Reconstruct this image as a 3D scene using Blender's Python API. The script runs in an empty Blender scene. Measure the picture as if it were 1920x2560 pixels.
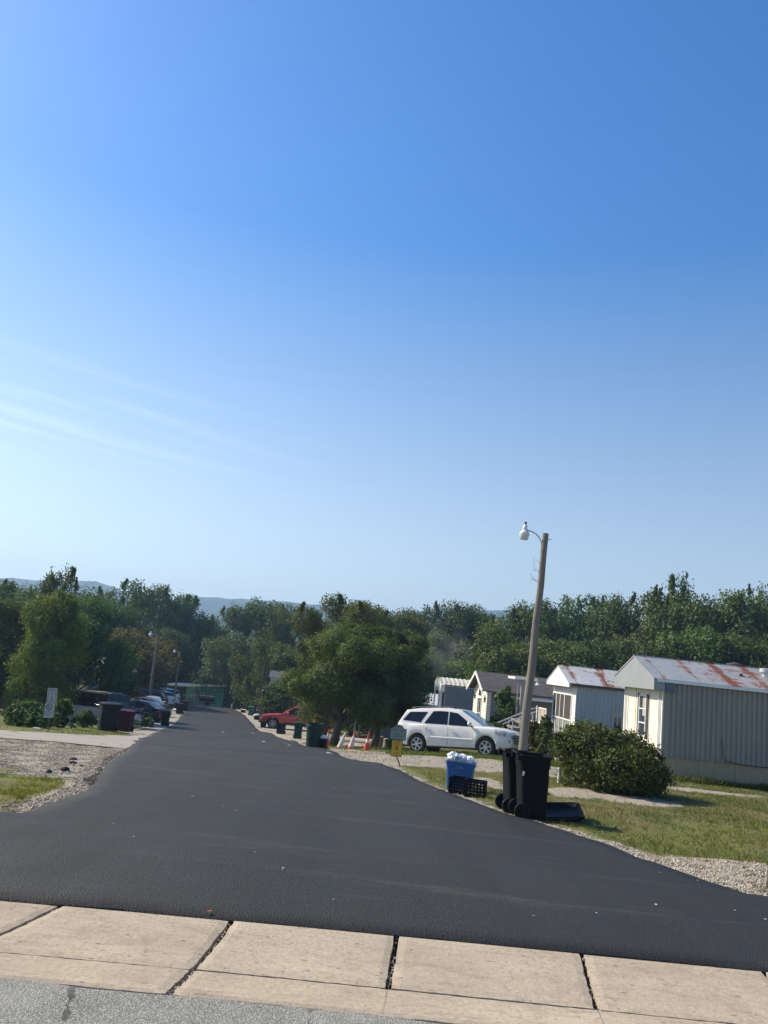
import bpy, math, random
import numpy as np
from mathutils import Vector, Matrix, noise as mnoise
R = math.radians
rng = np.random.default_rng(7)
random.seed(7)
S = bpy.context.scene

# ---------------------------------------------------------------- camera
F_PX = 2000.0; ROLL = R(6.0); CAM_Z = 1.7
PITCH = math.atan((1650 - 1280) * math.cos(ROLL) / F_PX)
cam_d = bpy.data.cameras.new('camera'); cam = bpy.data.objects.new('camera', cam_d)
S.collection.objects.link(cam); S.camera = cam
cam_d.sensor_fit = 'VERTICAL'; cam_d.sensor_height = 36.0; cam_d.lens = F_PX / 2560 * 36
cam_d.clip_start = 0.1; cam_d.clip_end = 9000
cam.matrix_world = (Matrix.Translation((0, 0, CAM_Z)) @ Matrix.Rotation(math.pi / 2 + PITCH, 4, 'X')
                    @ Matrix.Rotation(ROLL, 4, 'Z'))

# ---------------------------------------------------------------- light
SUN_EL, SUN_AZ = R(39), R(24)          # azimuth measured from -X (left) towards +Y (ahead)
sun_dir = Vector((-math.cos(SUN_AZ) * math.cos(SUN_EL), math.sin(SUN_AZ) * math.cos(SUN_EL), math.sin(SUN_EL)))
sd = bpy.data.lights.new('sun', 'SUN'); sun = bpy.data.objects.new('sun', sd); S.collection.objects.link(sun)
sd.energy = 5.0; sd.angle = R(0.5); sd.color = (1.0, 0.89, 0.70)
sun.rotation_euler = sun_dir.to_track_quat('Z', 'Y').to_euler()
W = bpy.data.worlds.new('World'); S.world = W; W.use_nodes = True
wn, wl = W.node_tree.nodes, W.node_tree.links
bg = wn['Background']; bg.inputs[1].default_value = 0.115
sky = wn.new('ShaderNodeTexSky'); sky.sky_type = 'NISHITA'; sky.sun_disc = False
sky.sun_elevation = SUN_EL
sky.sun_rotation = math.atan2(sun_dir.x, sun_dir.y)
sky.altitude = 300; sky.air_density = 1.0; sky.dust_density = 0.6; sky.ozone_density = 2.5
# thin cirrus streaks low in the left of the sky, drifting from the same direction
tc = wn.new('ShaderNodeTexCoord')
sep = wn.new('ShaderNodeSeparateXYZ'); wl.new(tc.outputs['Generated'], sep.inputs[0])
def wmath(op, a, b=None, c=None, clamp=False):
    n = wn.new('ShaderNodeMath'); n.operation = op; n.use_clamp = clamp
    for i, v in enumerate((a, b, c)):
        if v is None: continue
        if isinstance(v, (int, float)): n.inputs[i].default_value = v
        else: wl.new(v, n.inputs[i])
    return n.outputs[0]
az = wmath('ARCTAN2', sep.outputs[0], sep.outputs[1])      # 0 ahead, negative left
el = wmath('ARCSINE', sep.outputs[2])
comb = wn.new('ShaderNodeCombineXYZ')
wl.new(wmath('MULTIPLY', az, 1.6), comb.inputs[0])
wl.new(wmath('ADD', wmath('MULTIPLY', el, 44.0), wmath('MULTIPLY', az, 4.2)), comb.inputs[1])
cn = wn.new('ShaderNodeTexNoise'); cn.inputs['Scale'].default_value = 1.6; cn.inputs['Detail'].default_value = 7
cn.inputs['Roughness'].default_value = 0.62; cn.inputs['Distortion'].default_value = 0.35
wl.new(comb.outputs[0], cn.inputs['Vector'])
streak = wmath('MULTIPLY', wmath('SUBTRACT', cn.outputs[0], 0.48), 4.0, clamp=True)
def bump(x, lo, hi, soft):
    a = wmath('DIVIDE', wmath('SUBTRACT', x, lo), soft, clamp=True)
    b = wmath('DIVIDE', wmath('SUBTRACT', hi, x), soft, clamp=True)
    return wmath('MULTIPLY', a, b)
mask = wmath('MULTIPLY', bump(el, R(9.0), R(18.5), R(3.5)), bump(az, -1.5, R(-3), 0.40))
cm = wmath('MULTIPLY', wmath('MULTIPLY', streak, mask), 0.32)
mixc = wn.new('ShaderNodeMix'); mixc.data_type = 'RGBA'
wl.new(cm, mixc.inputs[0])
hsv = wn.new('ShaderNodeHueSaturation'); hsv.inputs['Saturation'].default_value = 1.42; hsv.inputs['Value'].default_value = 1.0
wl.new(sky.outputs[0], hsv.inputs['Color'])
sm = wn.new('ShaderNodeMapRange'); wl.new(el, sm.inputs[0]); sm.inputs[1].default_value = R(3); sm.inputs[2].default_value = R(29); sm.inputs[3].default_value = .62; sm.inputs[4].default_value = 1.34
wl.new(sm.outputs[0], hsv.inputs['Saturation'])
sh_ = wn.new('ShaderNodeMapRange'); wl.new(el, sh_.inputs[0]); sh_.inputs[1].default_value = R(2); sh_.inputs[2].default_value = R(34); sh_.inputs[3].default_value = .494; sh_.inputs[4].default_value = .504
wl.new(sh_.outputs[0], hsv.inputs['Hue'])
sv_ = wn.new('ShaderNodeMapRange'); wl.new(el, sv_.inputs[0]); sv_.inputs[1].default_value = R(6); sv_.inputs[2].default_value = R(34); sv_.inputs[3].default_value = .86; sv_.inputs[4].default_value = 1.16
wl.new(sv_.outputs[0], hsv.inputs['Value'])
wl.new(hsv.outputs[0], mixc.inputs[6]); mixc.inputs[7].default_value = (7.2, 7.8, 8.2, 1)
wl.new(mixc.outputs[2], bg.inputs[0])
S.view_settings.view_transform = 'Standard'; S.view_settings.look = 'None'
S.view_settings.exposure = 0.58; S.view_settings.gamma = 1.0
S.cycles.max_bounces = 6; S.cycles.transparent_max_bounces = 8; S.cycles.volume_bounces = 0
S.cycles.sample_clamp_indirect = 6.0

# ---------------------------------------------------------------- unprojection (places things at a measured pixel and distance)
def ray(px, py):
    u = (px - 960) / F_PX; v = -(py - 1280) / F_PX
    c, s = math.cos(ROLL), math.sin(ROLL)
    u0 = u * c - v * s; v0 = u * s + v * c
    cp, sp = math.cos(PITCH), math.sin(PITCH)
    return Vector((u0, cp - v0 * sp, sp + v0 * cp))
def at(px, py, D):
    d = ray(px, py); return d * (D / d.y) + Vector((0, 0, CAM_Z))

PROF = [(-40, .3), (-10, .05), (0, 0), (5.6, 0), (9, -.2), (13.5, -.55), (20, -1.02), (27, -1.50), (32, -1.99), (38, -2.54), (51, -3.66),
        (72, -5.0), (90, -5.6), (99, -5.86), (106, -6.3), (125, -8.2), (160, -10), (300, -14), (700, -16), (9000, -16)]
_px = np.array([p[0] for p in PROF], float); _pz = np.array([p[1] for p in PROF], float)
_h = np.diff(_px); _d = np.diff(_pz) / _h
_m = np.zeros(len(_px))
for i in range(1, len(_px) - 1):
    if _d[i - 1] * _d[i] > 0:
        w1 = 2 * _h[i] + _h[i - 1]; w2 = _h[i] + 2 * _h[i - 1]
        _m[i] = (w1 + w2) / (w1 / _d[i - 1] + w2 / _d[i])
def prof(y):
    y = np.asarray(y, float); i = np.clip(np.searchsorted(_px, y) - 1, 0, len(_h) - 1)
    t = np.clip((y - _px[i]) / _h[i], 0, 1); h = _h[i]
    return ((2*t**3-3*t**2+1)*_pz[i] + (t**3-2*t**2+t)*h*_m[i] + (-2*t**3+3*t**2)*_pz[i+1] + (t**3-t**2)*h*_m[i+1])
def gz(x, y):
    x = np.asarray(x, float); y = np.asarray(y, float)
    ramp = np.clip((y - 10) / 20, 0, 1)
    return prof(y) + ramp * np.where(x > -2, np.clip(.06 * (x + 2), 0, .42), np.clip(.035 * (x + 2), -.16, 0))
def gzf(x, y): return float(gz(x, y))
def hit(px, py):
    d = ray(px, py); lo, hi = .5, .5
    for k in range(4000):
        hi = lo + max(.05, lo * .01)
        p = Vector((0, 0, CAM_Z)) + d * (hi / d.y)
        if p.z < gzf(p.x, p.y) or hi > 400: break
        lo = hi
    for k in range(30):
        m = (lo + hi) / 2; p = Vector((0, 0, CAM_Z)) + d * (m / d.y)
        if p.z < gzf(p.x, p.y): hi = m
        else: lo = m
    return Vector((0, 0, CAM_Z)) + d * (hi / d.y)
def gp(x, y, dz=0): return Vector((x, y, gzf(x, y) + dz))

# ---------------------------------------------------------------- mesh helpers
class MB:
    def __init__(s): s.v = []; s.f = []; s.mi = []; s.cur = 0
    def add(s, vs, fs):
        o = len(s.v); s.v += [tuple(v) for v in vs]; s.f += [tuple(i + o for i in f) for f in fs]
        s.mi += [s.cur] * len(fs)
    def box(s, c, size, rot=None, taper=1.0):
        cx, cy, cz = c; a, b, h = size[0] / 2, size[1] / 2, size[2] / 2
        vs = [Vector((x * (taper if z < 0 else 1), y * (taper if z < 0 else 1), z)) for z in (-h, h) for x, y in ((-a, -b), (a, -b), (a, b), (-a, b))]
        if rot is not None: vs = [rot @ v for v in vs]
        s.add([v + Vector(c) for v in vs], [(3, 2, 1, 0), (4, 5, 6, 7), (0, 1, 5, 4), (1, 2, 6, 5), (2, 3, 7, 6), (3, 0, 4, 7)])
    def bb(s, x0, x1, y0, y1, z0, z1): s.box(((x0+x1)/2, (y0+y1)/2, (z0+z1)/2), (abs(x1-x0), abs(y1-y0), abs(z1-z0)))
    def tube(s, pts, rad, n=8, cap=True):
        pts = [Vector(p) for p in pts]
        if isinstance(rad, (int, float)): rad = [rad] * len(pts)
        rings = []
        for i, p in enumerate(pts):
            t = (pts[min(i + 1, len(pts) - 1)] - pts[max(i - 1, 0)]).normalized()
            up = Vector((0, 0, 1)) if abs(t.z) < .9 else Vector((0, 1, 0))
            a = t.cross(up).normalized(); b = t.cross(a)
            rings.append([p + (a * math.cos(2*math.pi*k/n) + b * math.sin(2*math.pi*k/n)) * rad[i] for k in range(n)])
        vs = [v for r in rings for v in r]
        fs = [(i*n+k, i*n+(k+1) % n, (i+1)*n+(k+1) % n, (i+1)*n+k) for i in range(len(pts)-1) for k in range(n)]
        if cap: fs += [tuple(range(n))[::-1], tuple((len(pts)-1)*n+k for k in range(n))]
        s.add(vs, fs)
    def lathe(s, prof_, n=20, c=(0, 0, 0), axis='z', cap=True):
        vs = []
        for r, z in prof_:
            for k in range(n):
                a = 2*math.pi*k/n; x, y = r*math.cos(a), r*math.sin(a)
                p = {'z': (x, y, z), 'y': (x, z, y), 'x': (z, x, y)}[axis]
                vs.append(Vector(p) + Vector(c))
        m = len(prof_)
        fs = [(i*n+k, i*n+(k+1) % n, (i+1)*n+(k+1) % n, (i+1)*n+k) for i in range(m-1) for k in range(n)]
        if cap: fs += [tuple(range(n))[::-1], tuple((m-1)*n+k for k in range(n))]
        s.add(vs, fs)
    def prism(s, poly, d, org, ux, uy):
        """polygon (2D) in plane ux,uy at org, extruded by vector d"""
        org, ux, uy, d = Vector(org), Vector(ux), Vector(uy), Vector(d)
        a = [org + ux * p[0] + uy * p[1] for p in poly]; n = len(a)
        s.add(a + [p + d for p in a], [tuple(range(n))[::-1], tuple(range(n, 2*n))] + [(k, (k+1) % n, n+(k+1) % n, n+k) for k in range(n)])
    def quad(s, *p): s.add(p, [tuple(range(len(p)))])
    def grid(s, P):
        m, n = len(P), len(P[0])
        s.add([v for r in P for v in r], [(i*n+j, i*n+j+1, (i+1)*n+j+1, (i+1)*n+j) for i in range(m-1) for j in range(n-1)])
    def build_each(s, name, mats, parent=None, **k):
        # one object per loose piece
        par = list(range(len(s.v)))
        def fd(a):
            while par[a] != a: par[a] = par[par[a]]; a = par[a]
            return a
        for f in s.f:
            for q in f[1:]: par[fd(q)] = fd(f[0])
        gr = {}
        for f in s.f: gr.setdefault(fd(f[0]), []).append(f)
        out = []
        for fs in gr.values():
            ids = sorted({i for f in fs for i in f}); mp = {o: i for i, o in enumerate(ids)}
            m = MB(); m.add([s.v[i] for i in ids], [tuple(mp[i] for i in f) for f in fs]); out.append(m.build(name, mats, parent, **k))
        return out
    def build(s, name, mats, parent=None, smooth=False, bevel=0, fixn=True, col=None, auto=None):
        me = bpy.data.meshes.new(name); me.from_pydata(s.v, [], s.f); me.update()
        if not isinstance(mats, (list, tuple)): mats = [mats]
        for m in mats: me.materials.append(m)
        if len(mats) > 1: me.polygons.foreach_set('material_index', s.mi)
        if fixn:
            import bmesh
            b = bmesh.new(); b.from_mesh(me); bmesh.ops.recalc_face_normals(b, faces=b.faces)
            b.to_mesh(me); b.free()
        if smooth: me.polygons.foreach_set('use_smooth', [True] * len(me.polygons))
        o = bpy.data.objects.new(name, me); S.collection.objects.link(o)
        if parent is not None: o.parent = parent
        if bevel:
            m = o.modifiers.new('bevel', 'BEVEL'); m.width = bevel; m.segments = 2; m.limit_method = 'ANGLE'; m.angle_limit = R(35)
        if smooth and auto:
            me.set_sharp_from_angle(angle=R(auto))
        return o
def npmesh(name, V, Fq, mat, parent=None, smooth=False):
    """V (n,3) array, Fq (m,k) int array"""
    me = bpy.data.meshes.new(name); k = Fq.shape[1]
    me.vertices.add(len(V)); me.vertices.foreach_set('co', np.ascontiguousarray(V, dtype=np.float32).ravel())
    me.loops.add(len(Fq) * k); me.loops.foreach_set('vertex_index', np.ascontiguousarray(Fq, dtype=np.int32).ravel())
    me.polygons.add(len(Fq)); me.polygons.foreach_set('loop_start', np.arange(0, len(Fq) * k, k, dtype=np.int32))
    me.update(calc_edges=True); me.materials.append(mat)
    if smooth: me.polygons.foreach_set('use_smooth', np.ones(len(Fq), dtype=bool))
    o = bpy.data.objects.new(name, me); S.collection.objects.link(o)
    if parent is not None: o.parent = parent
    return o
def tag(o, label=None, cat=None, group=None, kind=None):
    if label: o['label'] = label
    if cat: o['category'] = cat
    if group: o['group'] = group
    if kind: o['kind'] = kind
    return o
def thing(name, label, cat, loc=(0, 0, 0), rz=0, group=None, rot=None):
    o = bpy.data.objects.new(name, None); S.collection.objects.link(o); o.location = loc
    o.rotation_euler = rot if rot is not None else (0, 0, rz); o.empty_display_size = .2
    return tag(o, label, cat, group)
def kids(o): return [c for c in S.collection.objects if c.parent == o]
def copy_tree(o, parent=None, top=True):
    c = o.copy(); S.collection.objects.link(c)
    if parent is not None: c.parent = parent
    for ch in kids(o): copy_tree(ch, c, False)
    return c
def dup(o, loc, rz=None, label=None, scale=None):
    c = copy_tree(o); c.location = loc
    if rz is not None: c.rotation_euler = (0, 0, rz)
    if scale is not None: c.scale = scale
    if label: c['label'] = label
    return c
def text(body, size, mat, parent, loc, rot, name='lettering', width=None, ext=.001):
    cu = bpy.data.curves.new(name, 'FONT'); cu.body = body; cu.size = size; cu.align_x = 'CENTER'; cu.align_y = 'CENTER'
    cu.extrude = ext; cu.resolution_u = 3
    o = bpy.data.objects.new(name, cu); S.collection.objects.link(o); o.parent = parent; o.location = loc; o.rotation_euler = rot
    cu.materials.append(mat); cu.space_character = 1.0
    if width: o.scale = (width, 1, 1)
    me = bpy.data.meshes.new_from_object(o); me.name = name; p = bpy.data.objects.new(name, me); S.collection.objects.link(p); p.parent = parent; p.location = loc
    p.rotation_euler = rot; p.scale = o.scale; bpy.data.objects.remove(o); return p

# ---------------------------------------------------------------- materials
def mat(name, color=(.5, .5, .5), rough=.6, metal=0, spec=.5, var=0, vscale=5, bump=0, bscale=40, coat=0, stretch=None):
    m = bpy.data.materials.new(name); m.use_nodes = True; nt = m.node_tree; b = nt.nodes['Principled BSDF']
    b.inputs['Base Color'].default_value = (*color, 1); b.inputs['Roughness'].default_value = rough
    b.inputs['Metallic'].default_value = metal; b.inputs['Specular IOR Level'].default_value = spec
    b.inputs['Coat Weight'].default_value = coat
    t = nt.nodes.new('ShaderNodeTexCoord'); mp = nt.nodes.new('ShaderNodeMapping')
    nt.links.new(t.outputs['Object'], mp.inputs[0])
    if stretch: mp.inputs['Scale'].default_value = stretch
    if var:
        n = nt.nodes.new('ShaderNodeTexNoise'); n.inputs['Scale'].default_value = vscale; n.inputs['Detail'].default_value = 6
        n.inputs['Roughness'].default_value = .65
        nt.links.new(mp.outputs[0], n.inputs['Vector'])
        r = nt.nodes.new('ShaderNodeMapRange'); r.inputs[1].default_value = .3; r.inputs[2].default_value = .7
        r.inputs[3].default_value = 1 - var; r.inputs[4].default_value = 1 + var
        nt.links.new(n.outputs[0], r.inputs[0])
        mx = nt.nodes.new('ShaderNodeMix'); mx.data_type = 'RGBA'; mx.blend_type = 'MULTIPLY'; mx.inputs[0].default_value = 1
        mx.inputs[6].default_value = (*color, 1); nt.links.new(r.outputs[0], mx.inputs[7]); nt.links.new(mx.outputs[2], b.inputs['Base Color'])
        r2 = nt.nodes.new('ShaderNodeMapRange'); r2.inputs[3].default_value = max(0, rough - .12); r2.inputs[4].default_value = min(1, rough + .12)
        nt.links.new(n.outputs[0], r2.inputs[0]); nt.links.new(r2.outputs[0], b.inputs['Roughness'])
    if bump:
        n = nt.nodes.new('ShaderNodeTexNoise'); n.inputs['Scale'].default_value = bscale; n.inputs['Detail'].default_value = 4
        nt.links.new(mp.outputs[0], n.inputs['Vector'])
        bn = nt.nodes.new('ShaderNodeBump'); bn.inputs['Strength'].default_value = bump; bn.inputs['Distance'].default_value = .02
        nt.links.new(n.outputs[0], bn.inputs['Height']); nt.links.new(bn.outputs[0], b.inputs['Normal'])
    return m
class NT:
    """small node-graph helper"""
    def __init__(s, name):
        s.m = bpy.data.materials.new(name); s.m.use_nodes = True; s.t = s.m.node_tree; s.b = s.t.nodes['Principled BSDF']
        s.co = s.t.nodes.new('ShaderNodeTexCoord').outputs['Object']
    def link(s, a, b): s.t.links.new(a, b)
    def setv(s, sock, v):
        if isinstance(v, (int, float, tuple, list)): sock.default_value = v
        else: s.link(v, sock)
    def noise(s, scale, detail=5, rough=.6, vec=None, dist=0):
        n = s.t.nodes.new('ShaderNodeTexNoise'); n.inputs['Scale'].default_value = scale; n.inputs['Detail'].default_value = detail
        n.inputs['Roughness'].default_value = rough; n.inputs['Distortion'].default_value = dist
        s.link(vec if vec is not None else s.co, n.inputs['Vector']); return n.outputs[0]
    def voro(s, scale, feature='F1', vec=None, out='Distance', rand=1):
        n = s.t.nodes.new('ShaderNodeTexVoronoi'); n.feature = feature; n.inputs['Scale'].default_value = scale
        n.inputs['Randomness'].default_value = rand
        s.link(vec if vec is not None else s.co, n.inputs['Vector']); return n.outputs[out]
    def mapping(s, scale=(1, 1, 1), rot=(0, 0, 0), vec=None):
        n = s.t.nodes.new('ShaderNodeMapping'); n.inputs['Scale'].default_value = scale; n.inputs['Rotation'].default_value = rot
        s.link(vec if vec is not None else s.co, n.inputs[0]); return n.outputs[0]
    def math(s, op, a, b=0, clamp=False):
        n = s.t.nodes.new('ShaderNodeMath'); n.operation = op; n.use_clamp = clamp; s.setv(n.inputs[0], a); s.setv(n.inputs[1], b); return n.outputs[0]
    def rng(s, x, a, b, c=0, d=1):
        n = s.t.nodes.new('ShaderNodeMapRange'); s.setv(n.inputs[0], x)
        for i, v in enumerate((a, b, c, d)): n.inputs[i + 1].default_value = v
        return n.outputs[0]
    def mix(s, f, a, b, mode='MIX'):
        n = s.t.nodes.new('ShaderNodeMix'); n.data_type = 'RGBA'; n.blend_type = mode
        s.setv(n.inputs[0], f)
        for i, v in ((6, a), (7, b)):
            if isinstance(v, tuple) and len(v) == 3: v = (*v, 1)
            s.setv(n.inputs[i], v)
        return n.outputs[2]
    def sep(s, col):
        n = s.t.nodes.new('ShaderNodeSeparateColor'); s.link(col, n.inputs[0]); return n.outputs
    def attr(s, name):
        n = s.t.nodes.new('ShaderNodeAttribute'); n.attribute_name = name; return n.outputs['Color']
    def ramp(s, x, stops):
        n = s.t.nodes.new('ShaderNodeValToRGB'); s.link(x, n.inputs[0]); e = n.color_ramp.elements
        while len(e) < len(stops): e.new(.5)
        for i, (p, c) in enumerate(stops): e[i].position = p; e[i].color = (*c, 1)
        return n.outputs[0]
    def bump(s, h, strength=.5, dist=.02):
        n = s.t.nodes.new('ShaderNodeBump'); n.inputs['Strength'].default_value = strength; n.inputs['Distance'].default_value = dist
        s.link(h, n.inputs['Height']); s.link(n.outputs[0], s.b.inputs['Normal'])
    def out(s, color=None, rough=None, metal=None, spec=None):
        if color is not None: s.setv(s.b.inputs['Base Color'], color if not (isinstance(color, tuple) and len(color) == 3) else (*color, 1))
        if rough is not None: s.setv(s.b.inputs['Roughness'], rough)
        if metal is not None: s.setv(s.b.inputs['Metallic'], metal)
        if spec is not None: s.setv(s.b.inputs['Specular IOR Level'], spec)
        return s.m
# ================================================================ SETTING: ground, road, gutter, lanes
def P2(lst): return [tuple(hit(x, y)[:2]) for x, y in lst]
LEFT = P2([(0, 2052), (93, 2032), (162, 2004), (214, 1984), (240, 1960), (258, 1930), (276, 1906), (315, 1880), (336, 1860), (376, 1839), (404, 1827), (431, 1814),
           (441, 1805), (456, 1788), (468, 1773), (477, 1767.5)])
RIGHT = P2([(1920, 2262), (1770, 2213), (1678, 2178), (1597, 2152), (1510, 2114), (1452, 2097), (1365, 2068), (1319, 2054), (1261, 2039), (1203, 2016), (1110, 1981),
            (1047, 1955), (995, 1926), (949, 1911), (913, 1906), (880, 1902), (857, 1895), (833, 1882), (813, 1873), (757, 1866), (739, 1855), (720, 1852), (691, 1843),
            (681, 1834), (649, 1829), (634, 1813), (615, 1792), (602, 1782), (588, 1775.5)])
# the mouth of the lane flares out to the gutter; past the crest it runs on downhill
LEFT = [(-16, 5.35), (-11, 6.6), (-7.2, 7.95)] + LEFT
RIGHT = [(12, 5.5), (8.2, 6.6), (6.3, 7.7)] + [p for p in RIGHT]
def extend(L, n, dirx):
    L = list(L)
    while L[-1][1] < 150: L.append((L[-1][0] + dirx * 4, L[-1][1] + 4))
    return L
LEFT = extend(LEFT, 0, -.13); RIGHT = extend(RIGHT, 0, -.17)
def resample(L, t, wob=0):
    P = np.array(L); d = np.r_[0, np.cumsum(np.hypot(*np.diff(P, axis=0).T))]; d /= d[-1]
    return np.c_[np.interp(t, d, P[:, 0]), np.interp(t, d, P[:, 1])]
def by_y(L, ys):
    P = np.array(L); yy = np.maximum.accumulate(P[:, 1] + np.arange(len(P)) * 1e-4); return np.interp(ys, yy, P[:, 0])
def in_poly(x, y, poly):
    x = np.asarray(x); y = np.asarray(y); c = np.zeros(x.shape, bool); n = len(poly)
    for i in range(n):
        x0, y0 = poly[i]; x1, y1 = poly[i - 1]
        k = ((y0 > y) != (y1 > y)); c ^= k & (x < (x1 - x0) * (y - y0) / ((y1 - y0) if y1 != y0 else 1e-9) + x0)
    return c
def pn(x, y, s=1.0, o=0.0):
    """cheap smooth noise -1..1"""
    r = 0
    for a, b, c, d in ((1, .3, 1.1, .6), (-.7, 1.2, 2.3, .5), (2.1, -1.7, .4, .35), (3.3, 2.9, 5.1, .25), (-5.2, 4.4, 3.7, .2)):
        r = r + d * np.sin(s * (a * x + b * y) + c + o + 1.3 * np.sin(s * (b * x - a * y) * .7 + c * 2 + o))
    return r / 1.3

road_y = np.r_[np.arange(5.42, 60, .25), np.arange(60, 150, 1.0)]
def back_y(x):
    return 5.43 + .024 * np.clip(x, -20, 3) - .010 * np.clip(-x, 0, 20) ** 1.8
def edge_fn(Lp, jag, o):
    base = lambda ys: by_y(Lp, ys)
    return base
lx = by_y(LEFT, road_y); rx = by_y(RIGHT, road_y)
j = .06 * pn(road_y * 3, 0 * road_y, 1.0, 3) + .03 * pn(road_y * 11, 0 * road_y, 1, 1)
lx = lx + j * np.clip(road_y / 15, .3, 1.6); rx = rx + .7 * j[::-1] * np.clip(road_y / 15, .3, 1.6)
NX = 28
RV = []
for i, y in enumerate(road_y):
    yc = np.linspace(0, 1, NX)
    # first rows follow the bowed gutter line
    xs = lx[i] + (rx[i] - lx[i]) * yc
    ys = np.full(NX, y)
    if i == 0: ys = back_y(xs) + .006 * pn(xs * 9, 0 * xs, 1.0) + .004 * pn(xs * 40, 0 * xs, 1.0, 2)
    elif y < 6.6: ys = y + (back_y(xs) - 5.42) * max(0, 1 - (y - 5.42) / 1.2)
    z = gz(xs, ys) + .014 + .021 * min(1, max(0, (y - 5.42) / 1.5))
    row = np.c_[xs, ys, z]
    a = row[0].copy(); a[0] -= .05; a[2] -= .09; b = row[-1].copy(); b[0] += .05; b[2] -= .09
    RV.append(np.vstack([a, row, b]))
RV = np.array(RV); M_, N_ = RV.shape[:2]
front = RV[0].copy(); front[:, 2] -= .09; front[:, 1] -= .012
RV = np.concatenate([front[None], RV]); M_ += 1
idx = np.arange(M_ * N_).reshape(M_, N_)
RF = np.stack([idx[:-1, :-1], idx[:-1, 1:], idx[1:, 1:], idx[1:, :-1]], -1).reshape(-1, 4)

g = NT('fresh_asphalt')
v1 = g.voro(85, out='Distance'); v2 = g.noise(150, 3, .7); big = g.noise(.35, 4, .6, vec=g.mapping((1, .45, 1))); mid = g.noise(2.2, 5, .6, vec=g.mapping((1, .6, 1)))
spark = g.voro(70, out='Color'); sc = g.sep(spark)[0]; grain = g.sep(spark)[1]
bright = g.math('GREATER_THAN', sc, .985)
c = g.mix(g.rng(v2, .3, .75), (.0085, .0083, .0079), (.019, .0185, .0174))
c = g.mix(g.math('MULTIPLY', g.rng(grain, .2, 1.0), .5), c, (.034, .033, .031))
c = g.mix(g.math('MULTIPLY', g.rng(grain, .35, .0), .6), c, (.005, .005, .005))
c = g.mix(g.math('MULTIPLY', g.rng(mid, .35, .7), .35), c, (.026, .0255, .0245))
c = g.mix(g.math('MULTIPLY', g.rng(big, .35, .65), .45), c, (.033, .0325, .031))
dust = g.noise(.8, 8, .72, vec=g.mapping((.35, 2.2, 1), (0, 0, .25)), dist=.4)
c = g.mix(g.math('MULTIPLY', g.rng(dust, .56, .76), .5), c, (.12, .10, .085))
sxr = g.t.nodes.new('ShaderNodeSeparateXYZ'); g.link(g.co, sxr.inputs[0])
band = g.noise(1.0, 4, .6, vec=g.mapping((1.1, .04, 1), (0, 0, .28)))
c = g.mix(g.math('MULTIPLY', g.rng(band, .45, .62), .35), c, (.012, .012, .012))
SA, SB = hit(365, 1862), hit(905, 1896)
nxs_, nys_ = -(SB.y - SA.y), (SB.x - SA.x); nl_ = math.hypot(nxs_, nys_); nxs_ /= nl_; nys_ /= nl_
dl = g.math('SUBTRACT', g.math('ADD', g.math('MULTIPLY', sxr.outputs[0], nxs_), g.math('MULTIPLY', sxr.outputs[1], nys_)), SA.x * nxs_ + SA.y * nys_)
dl = g.math('ABSOLUTE', g.math('ADD', dl, g.math('MULTIPLY', g.math('SUBTRACT', g.noise(.7, 4), .5), 1.2)))
c = g.mix(g.math('MULTIPLY', g.rng(dl, .42, .20), .75), c, (.006, .006, .006))
c = g.mix(g.math('MULTIPLY', bright, .12), c, (.12, .12, .11))
g.bump(g.math('ADD', v1, g.math('MULTIPLY', v2, .8)), .7, .007)
m_road = g.out(c, g.rng(mid, .3, .7, .62, .8), spec=.28)
road = npmesh('asphalt_road', RV.reshape(-1, 3), RF, m_road, smooth=False)
tag(road, 'fresh black asphalt lane running away downhill from the concrete gutter', kind='structure')

# -------- ground sheet with zones
def poly(lst): return P2(lst)
Z_gravel = [poly([(1300, 2040), (1340, 2050), (1420, 2075), (1481, 2094), (1539, 2109), (1654, 2138), (1800, 2150), (1919, 2163), (1919, 2300), (1500, 2140), (1300, 2060)]) ,
            poly([(815, 1868), (900, 1876), (1000, 1882), (1100, 1888), (1250, 1902), (1400, 1920), (1400, 1946), (1250, 1933), (1130, 1925), (1055, 1917), (990, 1916), (900, 1908), (820, 1890)]),
            poly([(700, 1845), (760, 1855), (830, 1866), (1010, 1868), (1010, 1850), (900, 1846), (830, 1835), (760, 1822), (700, 1815), (640, 1800), (640, 1825)]),
            poly([(1367, 1964), (1500, 1974), (1560, 1980), (1640, 1990), (1710, 2012), (1700, 2022), (1640, 2018), (1500, 1998), (1367, 1992)]),
            poly([(1180, 1944), (1256, 1950), (1256, 1972), (1190, 1968)]),
            poly([(1670, 1966), (1780, 1976), (1919, 1988), (1919, 1996), (1760, 1986), (1670, 1974)]),
            poly([(580, 1768), (600, 1768), (640, 1790), (660, 1822), (640, 1830), (600, 1790)]),
            poly([(0, 1848), (145, 1856), (246, 1868), (318, 1873), (290, 1905), (230, 1985), (180, 2010), (0, 2060), (0, 2008), (90, 1996), (160, 1975), (185, 1958), (150, 1942), (0, 1934)]),
            poly([(318, 1838), (376, 1838), (404, 1826), (431, 1814), (456, 1788), (470, 1770), (440, 1768), (425, 1785), (410, 1812), (360, 1825), (310, 1828)])]
Z_gravel.append([(6.2, 7.9), (9.5, 6.5), (14, 6.2), (30, 6.2), (30, 9.0), (11.5, 9.4), (8.0, 9.3), (5.8, 9.2)])
Z_gravel.append([(-7, 8), (-30, 5.6), (-30, 9.8), (-7, 9.8)])
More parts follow.
